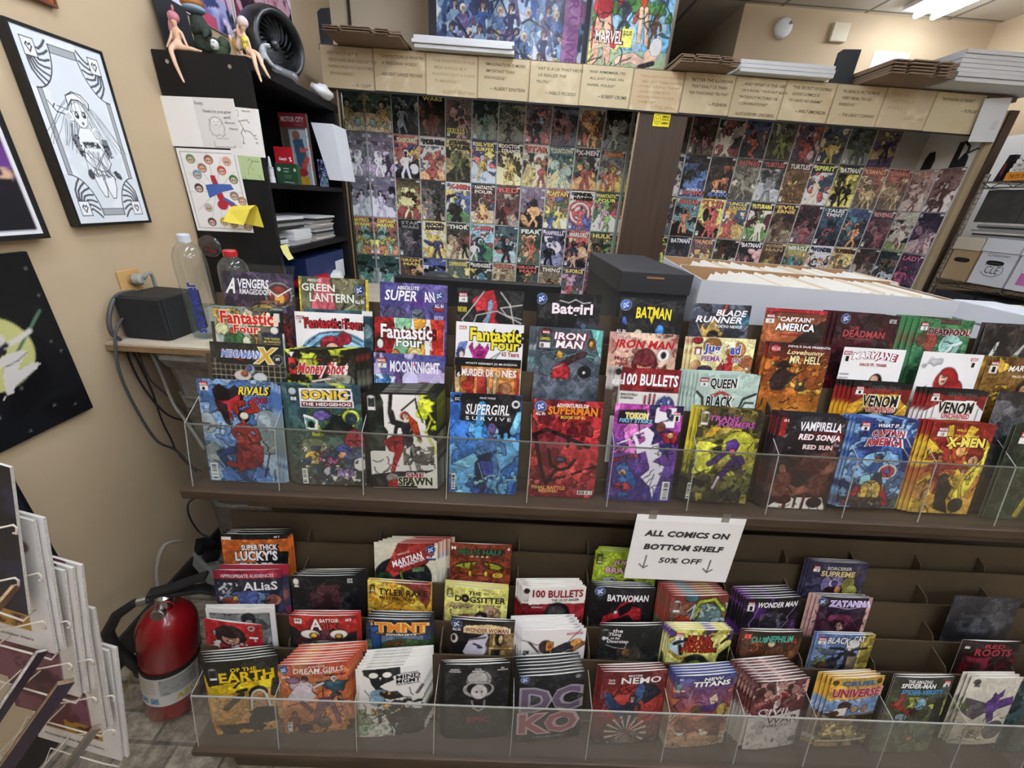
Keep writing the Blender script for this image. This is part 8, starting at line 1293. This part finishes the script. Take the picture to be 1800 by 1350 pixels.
MB().box(SX0+.011, SX0+.0116, 2.08, 2.15, -.24, -.18).build('sticker', mat('pink_sticker', 'c070a8', .5), b3)
for y0, y1, lab_ in ((2.30, 2.53, 'added black box filling the dark gap on lower wire shelf, nearest the case'), (2.04, 2.28, 'added black box filling the dark gap on lower wire shelf, nearer right edge')):  # made-up boxes that keep the space under the shelf dark
    side_box('storage_box', lab_, y0, y1, SHZ[2]+.004, -.335, mat('black_card'), mat('black_card'), hole=False)
# magazines and dark covers lying between the shelves' top pair
r = random.Random(3)
for i in range(8):
    o = MB().box(SX0+.01, SX0+.36, 1.75+r.uniform(-.01, .01), 2.50+r.uniform(-.05, .01), -.022+i*.0095, -.0132+i*.0095).build('magazine', MG[(1, 2, 3, 1, 1, 2, 1, 3)[i]]); tag(o, 'flat magazine stacked on boxes of the middle wire shelf', 'magazine', 'magazines lying on the boxes of the wire shelf')
for i, (y0, y1, c) in enumerate(((2.32, 2.53, '26282a'), (2.12, 2.31, '34332f'), (1.9, 2.11, '2c2c2c'))):
    o = MB().box(SX0+.03, SX0+.045, y0, y1, .055, .222).build('album_cover', mat('dark_cover_'+c, c, .35, noise=('4a4844', 8, .2))); tag(o, ('black cover standing under the top wire shelf, nearest the case', 'grey patterned cover standing under the top wire shelf', 'dark cover under the top wire shelf at right edge')[i], 'album')
# books on the top shelf
Z1 = SHZ[0]+.005
BKS = [('e8962a', 'orange book at the bottom of the pile on top wire shelf', 'THE EYE OF THE INDIAN BOOK'), ('e4e2dc', 'lowest white book in the pile on top wire shelf', 'COLLECTED'), ('dcdad6', 'middle white book in the pile on top wire shelf', 'STORIES'), ('e6e4de', 'upper white book in the pile on top wire shelf', 'VOLUME'), ('d8d8d6', 'topmost white book in the pile on top wire shelf', '')]
for i, (c, lab_, tx) in enumerate(BKS):
    th_ = .042 if i == 0 else .021; z0 = Z1 if i == 0 else Z1+.042+(i-1)*.0215
    t = thing('book', lab_, 'book'); y1 = 2.475-.006*i
    MB().box(SX0+.02, SX0+.24, 1.98, y1, z0, z0+th_-.0006).build('cover', mat('book_'+c, c, .5), t, bevel=.002)
    if tx: p_, f_ = text_at(tx, 0, 0, .2, .5*th_, .02); MB().add([(SX0+.0192, y1-.12-p[0], z0+th_/2+p[1]) for p in p_], f_).build('spine_lettering', mat('book_ink', '3a2010', .6), t)
t = thing('book', 'black book with red lettering standing at left end of the pile', 'book')
MB().add([(SX0+.03, 2.535, Z1), (SX0+.22, 2.535, Z1), (SX0+.22, 2.505, Z1), (SX0+.03, 2.505, Z1), (SX0+.03, 2.515, Z1+.13), (SX0+.22, 2.515, Z1+.13), (SX0+.22, 2.485, Z1+.13), (SX0+.03, 2.485, Z1+.13)], [(0,1,2,3), (4,7,6,5), (0,4,5,1), (1,5,6,2), (2,6,7,3), (3,7,4,0)]).build('cover', mat('black_book', '1f1a1c', .5), t)
MB().box(SX0+.0285, SX0+.0299, 2.505, 2.515, Z1+.03, Z1+.09).build('spine_lettering', mat('dark_red_ink', '8a2630', .5), t)
wp = MB().box(3.30, 3.31, 1.3, 3.6, -.1, .60); tag(wp.build('white_board', mat('white_board', 'dcdad2', .7)), 'large white board standing behind the wire shelving', 'board')
# ---------------------------------------------------------------- on the back right wall
q = at(1376, 50, Y=3.69); sd = thing('smoke_detector', 'round white smoke detector on the back right wall', 'smoke detector', (q.x, 3.699, q.z))
MB().lathe([(.062, 0), (.064, .012), (.058, .03), (.05, .036), (.001, .037)], 32, (0, 0, 0), (0, -1, 0)).build('body', mat('white_plastic', 'e0e0dc', .4), sd, smooth=True)
mb = MB()
for rr in (.012, .02, .028): mb.tube([(.018+rr*math.cos(t_), -.0375, .012+rr*math.sin(t_)) for t_ in (.3, .6, .9, 1.2)], .002, 5)
mb.build('symbol', mat('marker_grey', '55544f', .6), sd)
q = at(1474, 58, Y=3.69); MB_ = MB().box(-.06, .06, -.03, 0, -.055, .055).build('wall_box', mat('ivory_box', 'd0c4a4', .5), None, bevel=.006); MB_.location = (q.x, 3.699, q.z); tag(MB_, 'square ivory box on wall right of the smoke detector', 'wall box')
pw = flat_sheet('wall_notice', 'bg e8e6e0;l 999 .01 .1 .5 .3 .3 .5 .6 .7 .35 .9 .5;l 888 .012 .3 .9 .4 .6 .5 .62 .55 .9;k 12 aaa .1', .27, .2, 40, 30, 6); q = at(1540, 88, Y=3.69); pw.location = (q.x, 3.697, q.z); tag(pw, 'white sheet with pencil sketch on wall above the carton bundle', 'drawing')
# ---------------------------------------------------------------- lift everything so that the floor is z = 0
bpy.context.view_layer.update()
for o in list(SC.objects):
    if o.parent is None: o.location.z += EYE
